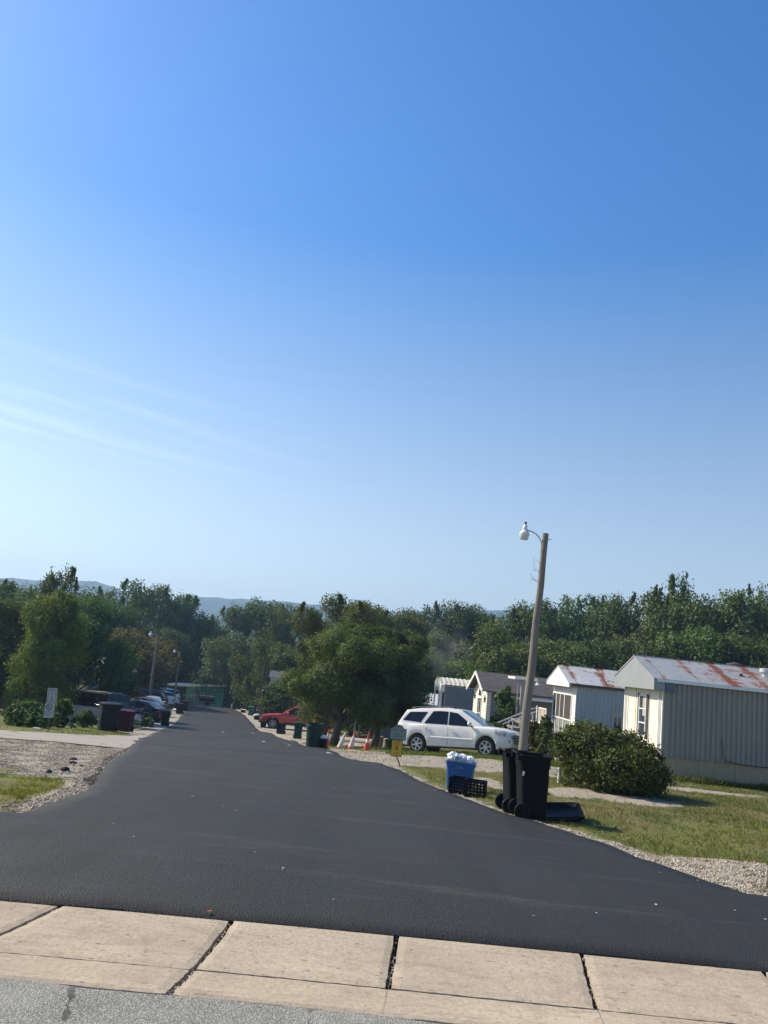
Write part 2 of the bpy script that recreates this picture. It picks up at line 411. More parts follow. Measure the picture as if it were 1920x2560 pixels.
Z_green = [poly([(0, 1936), (150, 1943), (185, 1958), (160, 1973), (90, 1993), (0, 2006)]),
           poly([(1400, 2080), (1560, 2085), (1919, 2040), (1919, 2150), (1700, 2135), (1560, 2105)]),
           poly([(1690, 1945), (1919, 1965), (1919, 1982), (1700, 1962)]),
           poly([(960, 1905), (1060, 1918), (1120, 1930), (1120, 1955), (1040, 1940)]),
           poly([(0, 1795), (230, 1812), (260, 1822), (200, 1834), (110, 1828), (0, 1824)])]
ys = [-30.0]
y = -30.0
while y < 420:
    st = 1.0 if y < 2 else max(.10, .022 * (y - 2)) if y < 60 else .03 * y
    if y < 2: st = min(st, max(.4, (3 - y) * .2))
    y += min(st, 12); ys.append(y)
xs = [0.0]; x = 0
while x < 360:
    x += .13 if x < 9 else .13 + (x - 9) * .035; xs.append(x)
xs = np.array(sorted([-v for v in xs[1:]] + xs)); ys = np.array(ys + [700, 1200, 2500, 6000]); xs = np.r_[-5000, -2000, -900, xs, 900, 2000, 5000]
GX, GY = np.meshgrid(xs, ys)
GZ = gz(GX, GY)
wgt = np.clip((GY - 5.8) / 1.5, 0, 1) * np.clip(40 / np.maximum(GY, 1), 0, 1)
GZ = GZ + .018 * wgt * pn(GX, GY, 2.2) + .012 * wgt * pn(GX, GY, 6, 2)
GZ[(GY < 6.0)] -= .0
# pull the ground a little under the road and the front pavement
rl = by_y(LEFT, GY.ravel()).reshape(GY.shape); rr = by_y(RIGHT, GY.ravel()).reshape(GY.shape)
under = (GX > rl + .12) & (GX < rr - .12) & (GY > 5.6) & (GY < 149)
GZ[under] = gz(GX, GY)[under] - .06
frontm = GY <= 6.0
GZ[frontm] = gz(GX, GY)[frontm] - .10
near_l = (np.abs(GX - rl) < .35) | (np.abs(GX - rr) < .35); GZ[near_l & ~under & (GY > 6)] -= .012
jx = GX + .25 * pn(GX, GY, 2.5, 1) + .1 * pn(GX, GY, 9, 4); jy = GY + .35 * pn(GX, GY, 1.8, 5) + .12 * pn(GX, GY, 8, 2)
zone = np.zeros((GX.size, 4), np.float32)
gr = np.zeros(GX.shape, bool); gn = np.zeros(GX.shape, bool)
for p in Z_gravel: gr |= in_poly(jx, jy, p)
for p in Z_green: gn |= in_poly(jx, jy, p)
# thin gravel lip along both road edges
lip = ((GX < rl + .1) & (GX > rl - .35 - .15 * pn(GX, GY, 1.3))) | ((GX > rr - .1) & (GX < rr + .38 + .16 * pn(GX, GY, 1.1, 2)))
gr |= lip & (GY > 6) & (GY < 110)
for k in range(1): pass
def blur(a):
    a = a.astype(np.float32); b = a.copy()
    b[1:-1, 1:-1] = (a[1:-1, 1:-1] * 2 + a[:-2, 1:-1] + a[2:, 1:-1] + a[1:-1, :-2] + a[1:-1, 2:]) / 6; return b
zone[:, 0] = blur(blur(gr)).ravel(); zone[:, 1] = blur(blur(gn)).ravel(); zone[:, 2] = 0; zone[:, 3] = 1

g = NT('ground_cover')
za = g.sep(g.attr('zone'))
n1 = g.noise(1.1, 6, .65); n2 = g.noise(7, 6, .7); n3 = g.noise(45, 4, .7); n4 = g.noise(.18, 4, .6)
dry = g.mix(g.rng(n2, .35, .68), (.13, .115, .045), (.25, .20, .10))
green = g.mix(g.rng(n3, .35, .65), (.060, .085, .020), (.12, .14, .04))
cov = g.mix(g.rng(n1, .40, .60), dry, green)
cov = g.mix(g.math('MULTIPLY', za[1], .75), cov, g.mix(g.rng(n2, .3, .7), (.10, .13, .03), (.20, .21, .06)))
dirt = g.mix(n3, (.20, .155, .10), (.33, .27, .19))
cov = g.mix(g.math('MULTIPLY', g.rng(n2, .60, .68), .8), cov, dirt)
vv = g.voro(52, out='Color'); vd = g.voro(52, out='Distance'); vs = g.sep(vv)
vb = g.voro(22, out='Color'); vbs = g.sep(vb)
stone = g.ramp(vs[0], [(0, (.25, .21, .16)), (.35, (.47, .40, .31)), (.7, (.55, .48, .38)), (1, (.66, .60, .50))])
stone = g.mix(g.math('MULTIPLY', g.math('GREATER_THAN', vbs[1], .8), .5), stone, (.60, .57, .52))
stone = g.mix(g.rng(vd, .25, .75), stone, g.mix(.5, stone, (.16, .13, .10)))
stone = g.mix(g.math('MULTIPLY', g.rng(n2, .5, .75), .5), stone, (.26, .21, .15))
gw = g.math('ADD', za[0], g.math('MULTIPLY', g.math('SUBTRACT', n2, .5), .9))
gw = g.math('ADD', gw, g.math('MULTIPLY', g.math('SUBTRACT', n3, .5), .5))
n6 = g.noise(.55, 5, .65, vec=g.mapping((.5, 1.6, 1), (0, 0, .2)))
gw = g.math('SUBTRACT', gw, g.math('MULTIPLY', g.rng(n6, .48, .64), .42))
gw = g.rng(gw, .42, .56)
c = g.mix(gw, cov, stone)
g.bump(g.math('ADD', g.math('MULTIPLY', n3, 1.0), g.math('MULTIPLY', vd, gw)), .9, .03)
m_ground = g.out(c, .92, spec=.15)
idx = np.arange(GX.size).reshape(GX.shape)
GF = np.stack([idx[:-1, :-1], idx[:-1, 1:], idx[1:, 1:], idx[1:, :-1]], -1).reshape(-1, 4)
ground = npmesh('ground', np.c_[GX.ravel(), GY.ravel(), GZ.ravel()], GF, m_ground, smooth=True)
ca = ground.data.color_attributes.new('zone', 'FLOAT_COLOR', 'POINT'); ca.data.foreach_set('color', zone.ravel())
tag(ground, 'patchy grass, dirt and pale gravel sloping away on both sides of the lane', kind='structure')

# -------- concrete gutter: slabs with dark joints
def gutter_y(x, t):   # t 0 back edge (road side) .. 1 front edge
    w = 1.15 + .02 * np.clip(x, -4, 4)
    return back_y(x) - w * t
g = NT('gutter_concrete')
n1 = g.noise(1.6, 7, .7, vec=g.mapping((.6, 1.6, 1))); n2 = g.noise(28, 5, .75); n3 = g.noise(140, 3, .7); n5 = g.noise(5, 8, .8, vec=g.mapping((.5, 2.6, 1)), dist=.6)
c = g.mix(g.rng(n1, .3, .7), (.34, .275, .205), (.485, .405, .30))
c = g.mix(g.math('MULTIPLY', g.rng(n2, .4, .7), .45), c, (.56, .46, .34))
st = g.noise(2.6, 6, .75, vec=g.mapping((.8, 1.4, 1), (0, 0, .3)), dist=1.0)
c = g.mix(g.math('MULTIPLY', g.rng(st, .52, .68), .6), c, (.25, .195, .15))
c = g.mix(g.math('MULTIPLY', g.rng(n5, .54, .70), .6), c, (.20, .155, .115))
c = g.mix(g.math('MULTIPLY', g.rng(n3, .56, .66), .5), c, (.22, .17, .12))
n7 = g.noise(38, 4, .85)
c = g.mix(g.math('MULTIPLY', g.rng(n7, .58, .66), .45), c, (.62, .54, .43))
c = g.mix(g.math('MULTIPLY', g.rng(n7, .46, .36), .6), c, (.16, .125, .09))
n8 = g.noise(.55, 4, .7, vec=g.mapping((1.2, 1, 1))); c = g.mix(g.math('MULTIPLY', g.rng(n8, .42, .66), .5), c, (.30, .245, .18))
vp = g.voro(16, out='Distance', vec=g.mapping((.7, 1.5, 1))); vpc = g.sep(g.voro(16, out='Color', vec=g.mapping((.7, 1.5, 1))))[1]
c = g.mix(g.math('MULTIPLY', g.math('MULTIPLY', g.math('GREATER_THAN', vpc, .86), g.math('LESS_THAN', vp, .16)), .7), c, (.07, .055, .045))
sk_ = g.noise(7, 7, .85, vec=g.mapping((.35, 3.0, 1), (0, 0, -.06)), dist=.3)
c = g.mix(g.math('MULTIPLY', g.rng(sk_, .60, .66), .55), c, (.10, .08, .065))
pit = g.voro(9, out='Distance', vec=g.mapping((.6, 1.8, 1))); pc = g.sep(g.voro(9, out='Color', vec=g.mapping((.6, 1.8, 1))))[0]
c = g.mix(g.math('MULTIPLY', g.math('MULTIPLY', g.math('GREATER_THAN', pc, .9), g.math('LESS_THAN', pit, .13)), .6), c, (.06, .05, .04))
g.bump(g.math('ADD', n2, g.math('MULTIPLY', n3, .5)), .6, .008)
m_conc = g.out(c, .9, spec=.2)
jb = [(-1.74, -2.09), (-.68, -.80), (.36, .25), (1.54, 1.36), (2.71, 2.62)]      # joint x at back edge / front edge
jb = [(-6.4, -7.4), (-5.2, -6.0), (-4.0, -4.6), (-2.85, -3.3)] + jb + [(3.85, 3.85), (5.0, 5.1), (6.2, 6.4), (7.4, 7.7), (8.6, 9.0)]
gut = MB()
def slab(xa0, xa1, xb0, xb1, t0, t1, dz):
    nxs, nts = 9, 6; rows = []
    for ti in range(nts + 1):
        t = t0 + (t1 - t0) * ti / nts; row = []
        for k in range(nxs + 1):
            s_ = k / nxs; xx = (xa0 + (xa1 - xa0) * s_) * (1 - t) + (xb0 + (xb1 - xb0) * s_) * t
            yy = float(gutter_y(xx, t)) + .003 * math.sin(xx * 9)
            edge = .008 if (k in (0, nxs) or ti in (0, nts)) else 0
            row.append((xx, yy, .008 - .035 * math.sin(math.pi * min(1, t * 1.0)) + dz - edge))
        rows.append(row)
    top = [Vector(v) for r_ in rows for v in r_]
    gut.grid(rows)
    # skirts so the joints have depth
    ring = rows[0] + [r_[-1] for r_ in rows[1:]] + rows[-1][::-1][1:] + [r_[0] for r_ in rows[::-1][1:]]
    low = [(a, b, c_ - .06) for a, b, c_ in ring]
    n = len(ring); gut.add(ring + low, [(i, (i + 1) % n, n + (i + 1) % n, n + i) for i in range(n)])
for i in range(len(jb) - 1):
    g1 = .012 + .006 * random.random()
    dz = random.uniform(-.004, .004)
    tm = .66
    slab(jb[i][0] + g1, jb[i + 1][0] - g1, jb[i][1] * tm + jb[i][0] * (1 - tm) + g1, jb[i + 1][1] * tm + jb[i + 1][0] * (1 - tm) - g1, 0, tm - .004, dz) if False else None
    A0, A1 = jb[i], jb[i + 1]
    front_only_at = (1, 5, 9, 12)
    def jx_(J, t): return J[0] * (1 - t) + J[1] * t
    for t0, t1, d2 in ((0, tm - .005, dz), (tm + .005, 1.0, dz * .5 - .002)):
        gl_ = g1 if (t0 == 0 or i in front_only_at) else -.003; gr_ = g1 if (t0 == 0 or i + 1 in front_only_at) else -.003
        if t0 > 0: dz = 0; d2 = -.001
        xa0, xa1 = jx_(A0, t0) + gl_, jx_(A1, t0) - gr_; xb0, xb1 = jx_(A0, t1) + gl_, jx_(A1, t1) - gr_
        nxs, nts = 24, 14; rows = []; ja = [random.uniform(-.005, .005) for _ in range(40)]; jb_ = [random.uniform(-.005, .005) for _ in range(40)]
        for ti in range(nts + 1):
            q = ti / nts; t = t0 + (t1 - t0) * q; row = []
            for k in range(nxs + 1):
                s_ = k / nxs; xx = (xa0 + (xa1 - xa0) * s_) * (1 - q) + (xb0 + (xb1 - xb0) * s_) * q
                if k == 0 and gl_ > 0: xx += ja[ti]
                if k == nxs and gr_ > 0: xx += jb_[ti]
                yy = float(gutter_y(xx, t)) + ((.004 * random.uniform(-1, 1)) if ti in (0, nts) else 0); ed = .007 if ((k == 0 and gl_ > 0) or (k == nxs and gr_ > 0) or ti == 0 or (ti == nts and t0 == 0)) else (.010 if ti == nts else 0)
                row.append((xx, yy, .012 - .03 * math.sin(math.pi * t) + d2 - ed))
            rows.append(row)
        gut.grid(rows)
        ring = rows[0] + [r_[-1] for r_ in rows[1:]] + rows[-1][::-1][1:] + [r_[0] for r_ in rows[::-1][1:]][:-1]
        low = [(a, b, c_ - .07) for a, b, c_ in ring]; n = len(ring)
        gut.add(ring + low, [(i2, (i2 + 1) % n, n + (i2 + 1) % n, n + i2) for i2 in range(n)])
o = gut.build('concrete_gutter', m_conc); tag(o, 'pinkish tan concrete gutter slabs between the two asphalt roads', kind='structure')
# dark soil and tar in the joints
m_joint = mat('joint_soil', (.045, .036, .028), .95, var=.5, vscale=40, bump=.8)
jm = MB(); n = 60
rowsj = [[(xx, float(gutter_y(xx, t)), -.036 - .006 * math.sin(9 * xx) - (.03 * math.sin(math.pi * t))) for xx in np.linspace(-8, 9.5, n)] for t in (-.02, .25, .5, .75, 1.02)]
jm.grid(rowsj); o = jm.build('joint_fill', m_joint, fixn=False); tag(o, 'dark soil filling the joints of the gutter', kind='structure')
# crumbs in the joint
m_crumb = mat('joint_crumb', (.42, .37, .30), .9, var=.4, vscale=60)
cb = MB()
for k in range(420):
    J = random.choice(jb[4:9]); t = random.random() ** .8; xx = J[0] * (1 - t) + J[1] * t + random.gauss(0, .010); yy = float(gutter_y(xx, t))
    r_ = random.uniform(.002, .006); zz = .006 - .035 * math.sin(math.pi * t) - .012
    cb.box((xx, yy, zz), (r_ * 2, r_ * 1.6, r_ * 1.4), Matrix.Rotation(random.random() * 3, 3, 'Z') @ Matrix.Rotation(random.random(), 3, 'X'))
o = cb.build('joint_gravel', m_crumb, fixn=False); tag(o, 'small stone crumbs lying in the gutter joints', kind='stuff')

# -------- old road we stand on
g = NT('old_chipseal')
vv = g.voro(150, out='Color'); vd = g.voro(150, out='Distance'); n1 = g.noise(1.5, 5, .6); n2 = g.noise(200, 2, .6)
c = g.ramp(g.sep(vv)[0], [(0, (.10, .10, .085)), (.45, (.25, .245, .21)), (.85, (.38, .37, .32)), (1, (.62, .58, .50))])
c = g.mix(g.rng(vd, .3, .8), c, (.11, .11, .10))
cr = g.voro(.55, feature='DISTANCE_TO_EDGE', vec=g.mix(.12, g.co, g.t.nodes[-1].outputs[0]) if False else g.co)
crack = g.math('LESS_THAN', g.math('ADD', cr, g.math('MULTIPLY', g.math('SUBTRACT', g.noise(9, 3), .5), .05)), .004)
c = g.mix(g.math('MULTIPLY', crack, .8), c, (.02, .02, .02))
c = g.mix(g.math('MULTIPLY', g.rng(n1, .4, .7), .4), c, (.42, .40, .35))
g.bump(g.math('SUBTRACT', 1, vd), .7, .006)
m_old = g.out(c, .85, spec=.25)
fr = MB(); xsn = np.linspace(-12, 14, 90)
rows = [[(float(xx), float(gutter_y(xx, 1.0)) + .02 + .012 * math.sin(xx * 7) + .010 * math.sin(xx * 17 + 1) - q, .0045 - .02 * (1 - min(1, q * 30)) + .004 * min(1, q * 3)) for xx in xsn] for q in (0, .035, .3, .8, 1.6, 3, 6, 12, 25)]
fr.grid(rows); o = fr.build('old_road', m_old, fixn=False); tag(o, 'worn grey chip-seal road in front of the concrete gutter', kind='structure')

# -------- side lane on the left, worn concrete
g = NT('side_lane_surface')
n1 = g.noise(.9, 7, .7, vec=g.mapping((.5, 3.5, 1))); n2 = g.noise(30, 5, .75); n3 = g.noise(3.5, 6, .7)
c = g.mix(g.rng(n1, .3, .7), (.23, .205, .175), (.34, .31, .265)); c = g.mix(g.math('MULTIPLY', g.rng(n2, .45, .7), .5), c, (.42, .39, .34))
c = g.mix(g.math('MULTIPLY', g.rng(n3, .62, .75), .5), c, (.13, .115, .09))
g.bump(n2, .5, .01)
m_lane = g.out(c, .9, spec=.2)
def sheet(name, up_px, lo_px, m, label, dz=.02, n=40, jag=.06, under=True, kind='structure'):
    a = np.array(P2(up_px)); b = np.array(P2(lo_px)); t = np.linspace(0, 1, n)
    A = resample(a, t); B = resample(b, t)
    A += jag * np.c_[0 * t, pn(A[:, 0] * 2, A[:, 1], 1.5)]; B += jag * np.c_[0 * t, pn(B[:, 0] * 2.3, B[:, 1], 1.7, 3)]
    mb = MB(); rows = []
    for q in np.linspace(0, 1, 14):
        Q = A * (1 - q) + B * q; rows.append([(float(x_), float(y_), gzf(x_, y_) + dz) for x_, y_ in Q])
    mb.grid(rows); o = mb.build(name, m, fixn=False); tag(o, label, kind=kind); return o
sheet('side_lane', [(-420, 1776), (-150, 1805), (0, 1827), (116, 1833), (235, 1840), (320, 1841), (376, 1836), (392, 1833)],
      [(-420, 1818), (-150, 1835), (0, 1847), (145, 1856), (246, 1867), (318, 1873), (328, 1868), (352, 1852)], m_lane,
      'worn pale side lane joining the asphalt from the left')
sheet('driveway', [(372, 1810), (398, 1796), (425, 1786), (452, 1788)], [(330, 1826), (372, 1822), (404, 1824), (436, 1812)], m_lane, 'pale concrete driveway beside the dark sedan', n=16)
sheet('driveway', [(590, 1776), (640, 1790), (700, 1806), (800, 1822)], [(615, 1796), (636, 1816), (680, 1828), (790, 1840)], m_lane, 'pale concrete parking pad under the red pickup', n=16)

# -------- far hills
g = NT('wooded_hill'); n1 = g.noise(.02, 8, .7); c = g.mix(g.rng(n1, .35, .65), (.018, .035, .018), (.05, .075, .03)); m_hill = g.out(c, .95, spec=.1)
def ridge(name, D, pts, label, base=-20):
    mb = MB(); P_ = [at(px_, py_, D) for px_, py_ in pts]
    X = [p.x for p in P_]; Zt = [p.z for p in P_]; xs_ = np.linspace(X[0], X[-1], 260); rows = []
    for k, (dy, hf) in enumerate(((-420, 0), (-300, .3), (-180, .62), (-80, .88), (0, 1.0), (160, .85), (420, .3))):
        row = []
        for xx in xs_:
            zt = np.interp(xx, X, Zt) - base; zz = base + zt * hf
            zz += (3.5 * float(pn(xx * .02, dy * .02, 1.0, k)) + 1.6 * float(pn(xx * .13, dy, 1, k))) * (hf if hf < 1 else .55)
            row.append((float(xx), D + dy, float(zz)))
        rows.append(row)
    mb.grid(rows); o = mb.build(name, m_hill, smooth=True, fixn=False); tag(o, label, kind='structure')
ridge('hills', 1700, [(-700, 1520), (-100, 1470), (30, 1444), (120, 1452), (240, 1452), (300, 1474), (360, 1520), (450, 1560)], 'blue hazy wooded ridge on the left horizon')
ridge('hills', 1900, [(300, 1540), (440, 1500), (500, 1494), (640, 1497), (760, 1510), (860, 1524), (1000, 1530), (1130, 1528), (1290, 1524), (1400, 1540), (1800, 1600), (2300, 1650)], 'low blue hazy ridge beyond the middle trees')
# ================================================================ MOBILE HOMES
m_white = mat('white_paint', (.80, .78, .72), .55, var=.06, vscale=3)
m_whitem = mat('white_metal', (.70, .71, .72), .4, var=.08, vscale=4)
m_cream = mat('cream_siding', (.72, .68, .56), .6, var=.07, vscale=2, stretch=(4, 4, .5))
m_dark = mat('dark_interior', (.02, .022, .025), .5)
m_trimdk = mat('dark_trim', (.06, .05, .05), .6)
m_glass = mat('window_glass', (.045, .06, .07), .06, spec=.8)
m_curtain = mat('curtain', (.35, .33, .31), .8)
m_screen = mat('insect_screen', (.075, .068, .068), .85, spec=.1)
m_skirt = mat('skirting', (.33, .265, .165), .75, var=.12, vscale=3, stretch=(3, 3, .7))
m_galv = mat('galvanised', (.55, .57, .58), .4, metal=.3, var=.15, vscale=20)
m_black = mat('black_metal', (.02, .02, .02), .5)

def ribbed(name, color, pitch=.2, tint=None, stain=.2):
    g = NT(name)
    n1 = g.noise(1.2, 6, .7, vec=g.mapping((1.5, 1.5, .25))); n2 = g.noise(12, 5, .7, vec=g.mapping((2, 2, .15)))
    c = g.mix(g.math('MULTIPLY', g.rng(n1, .35, .75), stain * 1.6), color, tuple(v * .6 for v in color))
    c = g.mix(g.math('MULTIPLY', g.rng(n2, .5, .8), stain), c, tint or (.42, .40, .36))
    return g.out(c, .5, spec=.4)
m_grey_rib = ribbed('grey_ribbed_metal', (.275, .262, .235), stain=.3)
m_blue_rib = ribbed('pale_blue_ribbed_metal', (.35, .39, .42), tint=(.5, .54, .58))
m_shed_rib = ribbed('slate_blue_metal', (.18, .21, .23), tint=(.25, .3, .34), stain=.15)
def rusty(name, base, seam=1.17, amount=.5, seed=0.0):
    g = NT(name)
    v = g.mapping((1, 1, 1)); sx = g.t.nodes.new('ShaderNodeSeparateXYZ'); g.link(g.co, sx.inputs[0]); X, Y, Z = sx.outputs
    n0 = g.noise(.9, 4, .6); n1 = g.noise(1.6, 7, .62, vec=g.mapping((.9, 2.0, 1), (0, 0, seed)), dist=.3); n2 = g.noise(9, 5, .7, vec=g.mapping((1, 3, 1)))
    # rust runs along the sheet seams (lines across the slope)
    fr = g.math('FRACT', g.math('DIVIDE', g.math('ADD', X, g.math('MULTIPLY', n2, .05)), seam))
    ds = g.math('ABSOLUTE', g.math('SUBTRACT', fr, .5)); nearseam = g.rng(ds, .30, .5)
    n4 = g.noise(1.1, 6, .7, vec=g.mapping((2.2, 1.0, 1), (0, 0, seed + .5)), dist=.8)
    r = g.math('ADD', g.math('MULTIPLY', nearseam, .13), g.math('ADD', g.math('ADD', g.math('MULTIPLY', n1, .5), g.math('MULTIPLY', n4, .5)), g.math('MULTIPLY', g.math('SUBTRACT', n2, .5), .6)))
    low = g.rng(X, .4, 2.0, -.10, 0)
    r = g.math('ADD', r, low)
    rust = g.rng(r, 1.0 - amount * .62, 1.012 - amount * .62)
    rustc = g.mix(g.rng(n2, .3, .7), (.10, .028, .016), (.22, .062, .030))
    c = g.mix(g.rng(n0, .3, .7), base, tuple(v_ * .78 for v_ in base))
    c = g.mix(g.math('MULTIPLY', g.rng(g.noise(22, 4, .7, vec=g.mapping((4, .4, 1))), .55, .8), .35), c, (.25, .25, .25))
    edge = g.rng(r, .95 - amount * .62, 1.0 - amount * .62)
    c = g.mix(g.math('MULTIPLY', edge, .35), c, (.5, .35, .22))
    c = g.mix(rust, c, rustc)
    seamline = g.math('GREATER_THAN', ds, .4875)
    c = g.mix(g.math('MULTIPLY', seamline, .7), c, (.06, .05, .05))
    return g.out(c, g.rng(rust, 0, 1, .42, .85), spec=.45)
m_roof1 = rusty('rusty_roof_metal', (.31, .32, .32), amount=.735)
m_roof2 = rusty('rusty_white_roof', (.46, .47, .46), seam=1.5, amount=.775, seed=1.1)
g = NT('asphalt_shingles')
br = g.t.nodes.new('ShaderNodeTexBrick'); br.inputs['Scale'].default_value = 1; br.inputs['Brick Width'].default_value = .3; br.inputs['Row Height'].default_value = .14
br.inputs['Mortar Size'].default_value = .008; br.inputs['Color1'].default_value = (.085, .080, .078, 1); br.inputs['Color2'].default_value = (.13, .12, .115, 1); br.inputs['Mortar'].default_value = (.035, .035, .035, 1)
g.link(g.co, br.inputs['Vector'])
m_shingle = g.out(g.mix(g.rng(g.noise(2, 5, .7), .3, .7), br.outputs[0], g.mix(.6, br.outputs[0], (.15, .13, .12))), .95, spec=.15)

def rib_wall(x0, x1, z0, z1, y, pitch=.17, depth=.022, axis='x', sgn=-1):
    """ribbed sheet standing in the plane y (normal -y) or, axis='y', in plane x=y"""
    mb = MB(); xs_ = []; n = max(2, int(abs(x1 - x0) / pitch)); p = (x1 - x0) / n
    for i in range(n):
        xs_ += [(x0 + i * p, 0), (x0 + (i + .42) * p, 0), (x0 + (i + .55) * p, depth), (x0 + (i + .87) * p, depth)]
    xs_.append((x1, 0))
    f = (lambda a, d, z: (a, y + sgn * d, z)) if axis == 'x' else (lambda a, d, z: (y + sgn * d, a, z))
    mb.grid([[f(a, d, z) for a, d in xs_] for z in (z0, z1)])
    return mb
def window(parent, x, z, w, h, y, panes=2, axis='x', frame=m_whitem, curtain=False, dmat=None):
    """window in the wall plane; frame part with pane sub-part"""
    fr = MB(); t = .05
    def bx(mb, a0, a1, z0, z1, d0, d1):
        if axis == 'x': mb.bb(a0, a1, y - d1, y - d0, z0, z1)
        else: mb.bb(y - d1, y - d0, a0, a1, z0, z1)
    bx(fr, x, x + w, z, z + t, -.02, .05); bx(fr, x, x + w, z + h - t, z + h, -.02, .05)
    bx(fr, x, x + t, z + t, z + h - t, -.02, .045); bx(fr, x + w - t, x + w, z + t, z + h - t, -.02, .045)
    for i in range(1, panes): bx(fr, x + t, x + w - t, z + h * i / panes - .02, z + h * i / panes + .02, -.01, .04)
    o = fr.build('window', frame, parent)
    pn_ = MB(); bx(pn_, x + t, x + w - t, z + t, z + h - t, -.03, .012); pn_.build('pane', dmat or m_glass, o)
    if curtain:
        c_ = MB(); bx(c_, x + t + .02, x + w * .55, z + h * .5, z + h - t, .0125, .016); c_.build('curtain', m_curtain, o)
    return o

# ---------------- home 1: near grey home with rusty roof -------------------------------------------------
G0 = -1.22
h1 = thing('mobile_home', 'grey ribbed mobile home with cream end wall and heavily rusted metal roof', 'mobile home', (9.75, 26.7, 0), R(0.6))
L1, D1, SB, EV, RDG = 19.0, 3.9, -.42, 1.98, 2.72
w = rib_wall(0.03, L1, SB, EV, 0, pitch=.165, depth=.045); w.build('long_wall', m_grey_rib, h1, fixn=False)
w = MB(); w.bb(.0, L1, .03, D1, SB + .01, EV); w.build('wall', m_cream, h1)
# skirting panels
sk = MB()
for i in range(16):
    a = i * 1.2 + .02; sk.bb(a, a + 1.185, .03 + .006 * (i % 2), .06, -1.5, SB + .0)
for i in range(3): sk.bb(.0 + .008 * (i % 2), .03, .07 + i * 1.28, .07 + i * 1.28 + 1.27, -1.5, SB)
sk.build('skirting', m_skirt, h1)
# roof: gable with sheets, end canopy box
rf = MB()
ov = -.40
def slope(mb, x0, x1, y0, z0, y1, z1, t=.05):
    n = Vector((0, -(z1 - z0), (y1 - y0))).normalized() * t
    a = [Vector((x0, y0, z0)), Vector((x1, y0, z0)), Vector((x1, y1, z1)), Vector((x0, y1, z1))]
    if n.z < 0: n = -n
    b = [v + n for v in a]
    mb.add(a + b, [(0, 1, 2, 3), (4, 5, 6, 7), (0, 1, 5, 4), (1, 2, 6, 5), (2, 3, 7, 6), (3, 0, 4, 7)])
slope(rf, ov, L1 + .2, -.14, 1.99, D1 / 2, RDG); slope(rf, ov, L1 + .2, D1 + .14, 1.99, D1 / 2, RDG)
rf.tube([(ov, D1 / 2, RDG + .05), (L1 + .2, D1 / 2, RDG + .05)], .035, 6)
rfo = rf.build('roof', m_roof1, h1)
fa = MB(); fa.bb(ov + .1, L1 + .2, -.17, -.142, 1.93, 2.03); fa.build('gutter_trim', m_whitem, h1)
# end canopy: closed gable face
ge = MB(); yy0, yy1 = -.12, D1 + .12
ge.prism([(yy0, 1.66), (yy1, 1.66), (yy1, 1.985), (D1 / 2, RDG - .01), (yy0, 1.985)], (.36, 0, 0), (ov + .02, 0, 0), (0, 1, 0), (0, 0, 1))
ge.build('gable_canopy', ribbed('pale_metal_gable', (.27, .29, .30), tint=(.6, .6, .6), stain=.2), h1)
bxs = MB(); bxs.bb(.0, .32, -.125, -.035, 1.64, 1.94); bxs.build('canopy_return', mat('slate_panel', (.09, .12, .16), .6), h1)
# end wall dressing (plane x=0, facing the lane)
ec = MB()
for (a, b_) in ((.12, 1.18), (1.72, 2.55), (2.55, 3.42)): pass
for yy in (1.24, 2.62): ec.bb(-.012, 0, yy - .006, yy + .006, SB, 1.66)
ec.build_each('panel_seam', m_trimdk, h1)
cs = MB()
for base in (.0, 3.42):
    for k, (a, b_) in enumerate(((.02, .10), (.16, .20), (.26, .30), (.36, .44))): cs.bb(-.028, -.001, base + a, base + b_, SB - .05, 1.66)
cs.build_each('corner_trim', m_white, h1)
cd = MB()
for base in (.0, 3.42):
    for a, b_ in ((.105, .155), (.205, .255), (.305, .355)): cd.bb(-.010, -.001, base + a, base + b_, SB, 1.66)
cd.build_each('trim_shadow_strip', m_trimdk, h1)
window(h1, 1.5, .02, .72, 1.42, 0, panes=3, axis='y', frame=m_whitem, curtain=True)
sh = MB(); sh.bb(-.03, -.002, 1.33, 1.48, -.02, 1.48); sh.bb(-.03, -.002, 2.24, 2.39, -.02, 1.48); sh.build_each('shutter', m_trimdk, h1)
hs = MB()
pts = [(1.95, -.06, .35), (1.93, -.06, .18), (1.98, -.055, .0), (1.97, -.05, -.25), (2.08, -.05, -.36), (2.6, -.045, -.425), (4.2, -.04, -.44), (5.1, -.045, -.475), (7, -.04, -.45), (12, -.04, -.47)]
hs.tube(pts, .011, 5); hs.build('cable', m_black, h1)
def roof_vent(parent, x, y, z, r=.13, h=.3, m=m_galv, kind=0):
    v = MB()
    if kind == 0: v.lathe([(r * .7, -.1), (r * .7, h * .55), (r * 1.25, h * .6), (r * 1.25, h * .95), (r * .9, h), (.01, h * 1.02)], 14, (x, y, z))
    else: v.lathe([(r * .5, -.1), (r * .5, h * .5), (r * .9, h * .55), (r * 1.7, h * .8), (r * 1.7, h * .9), (.01, h * 1.08)], 14, (x, y, z))
    v.build('roof_vent', m, parent, smooth=True, auto=40)
roof_vent(h1, 3.65, 2.9, 2.55, .17, .36, kind=1, m=m_trimdk); roof_vent(h1, 3.65 + .0, 2.9, 2.50, .14, .3)
roof_vent(h1, 3.95, 1.2, 2.43, .15, .34); roof_vent(h1, 5.3, 1.6, 2.55, .16, .36)
b = MB(); b.tube([(2.95, .95, 2.3), (2.95, .95, 2.46)], .035, 8); b.tube([(2.95, .95, 2.46), (3.03, .93, 2.46)], .05, 8); b.build('roof_pipe', m_trimdk, h1)
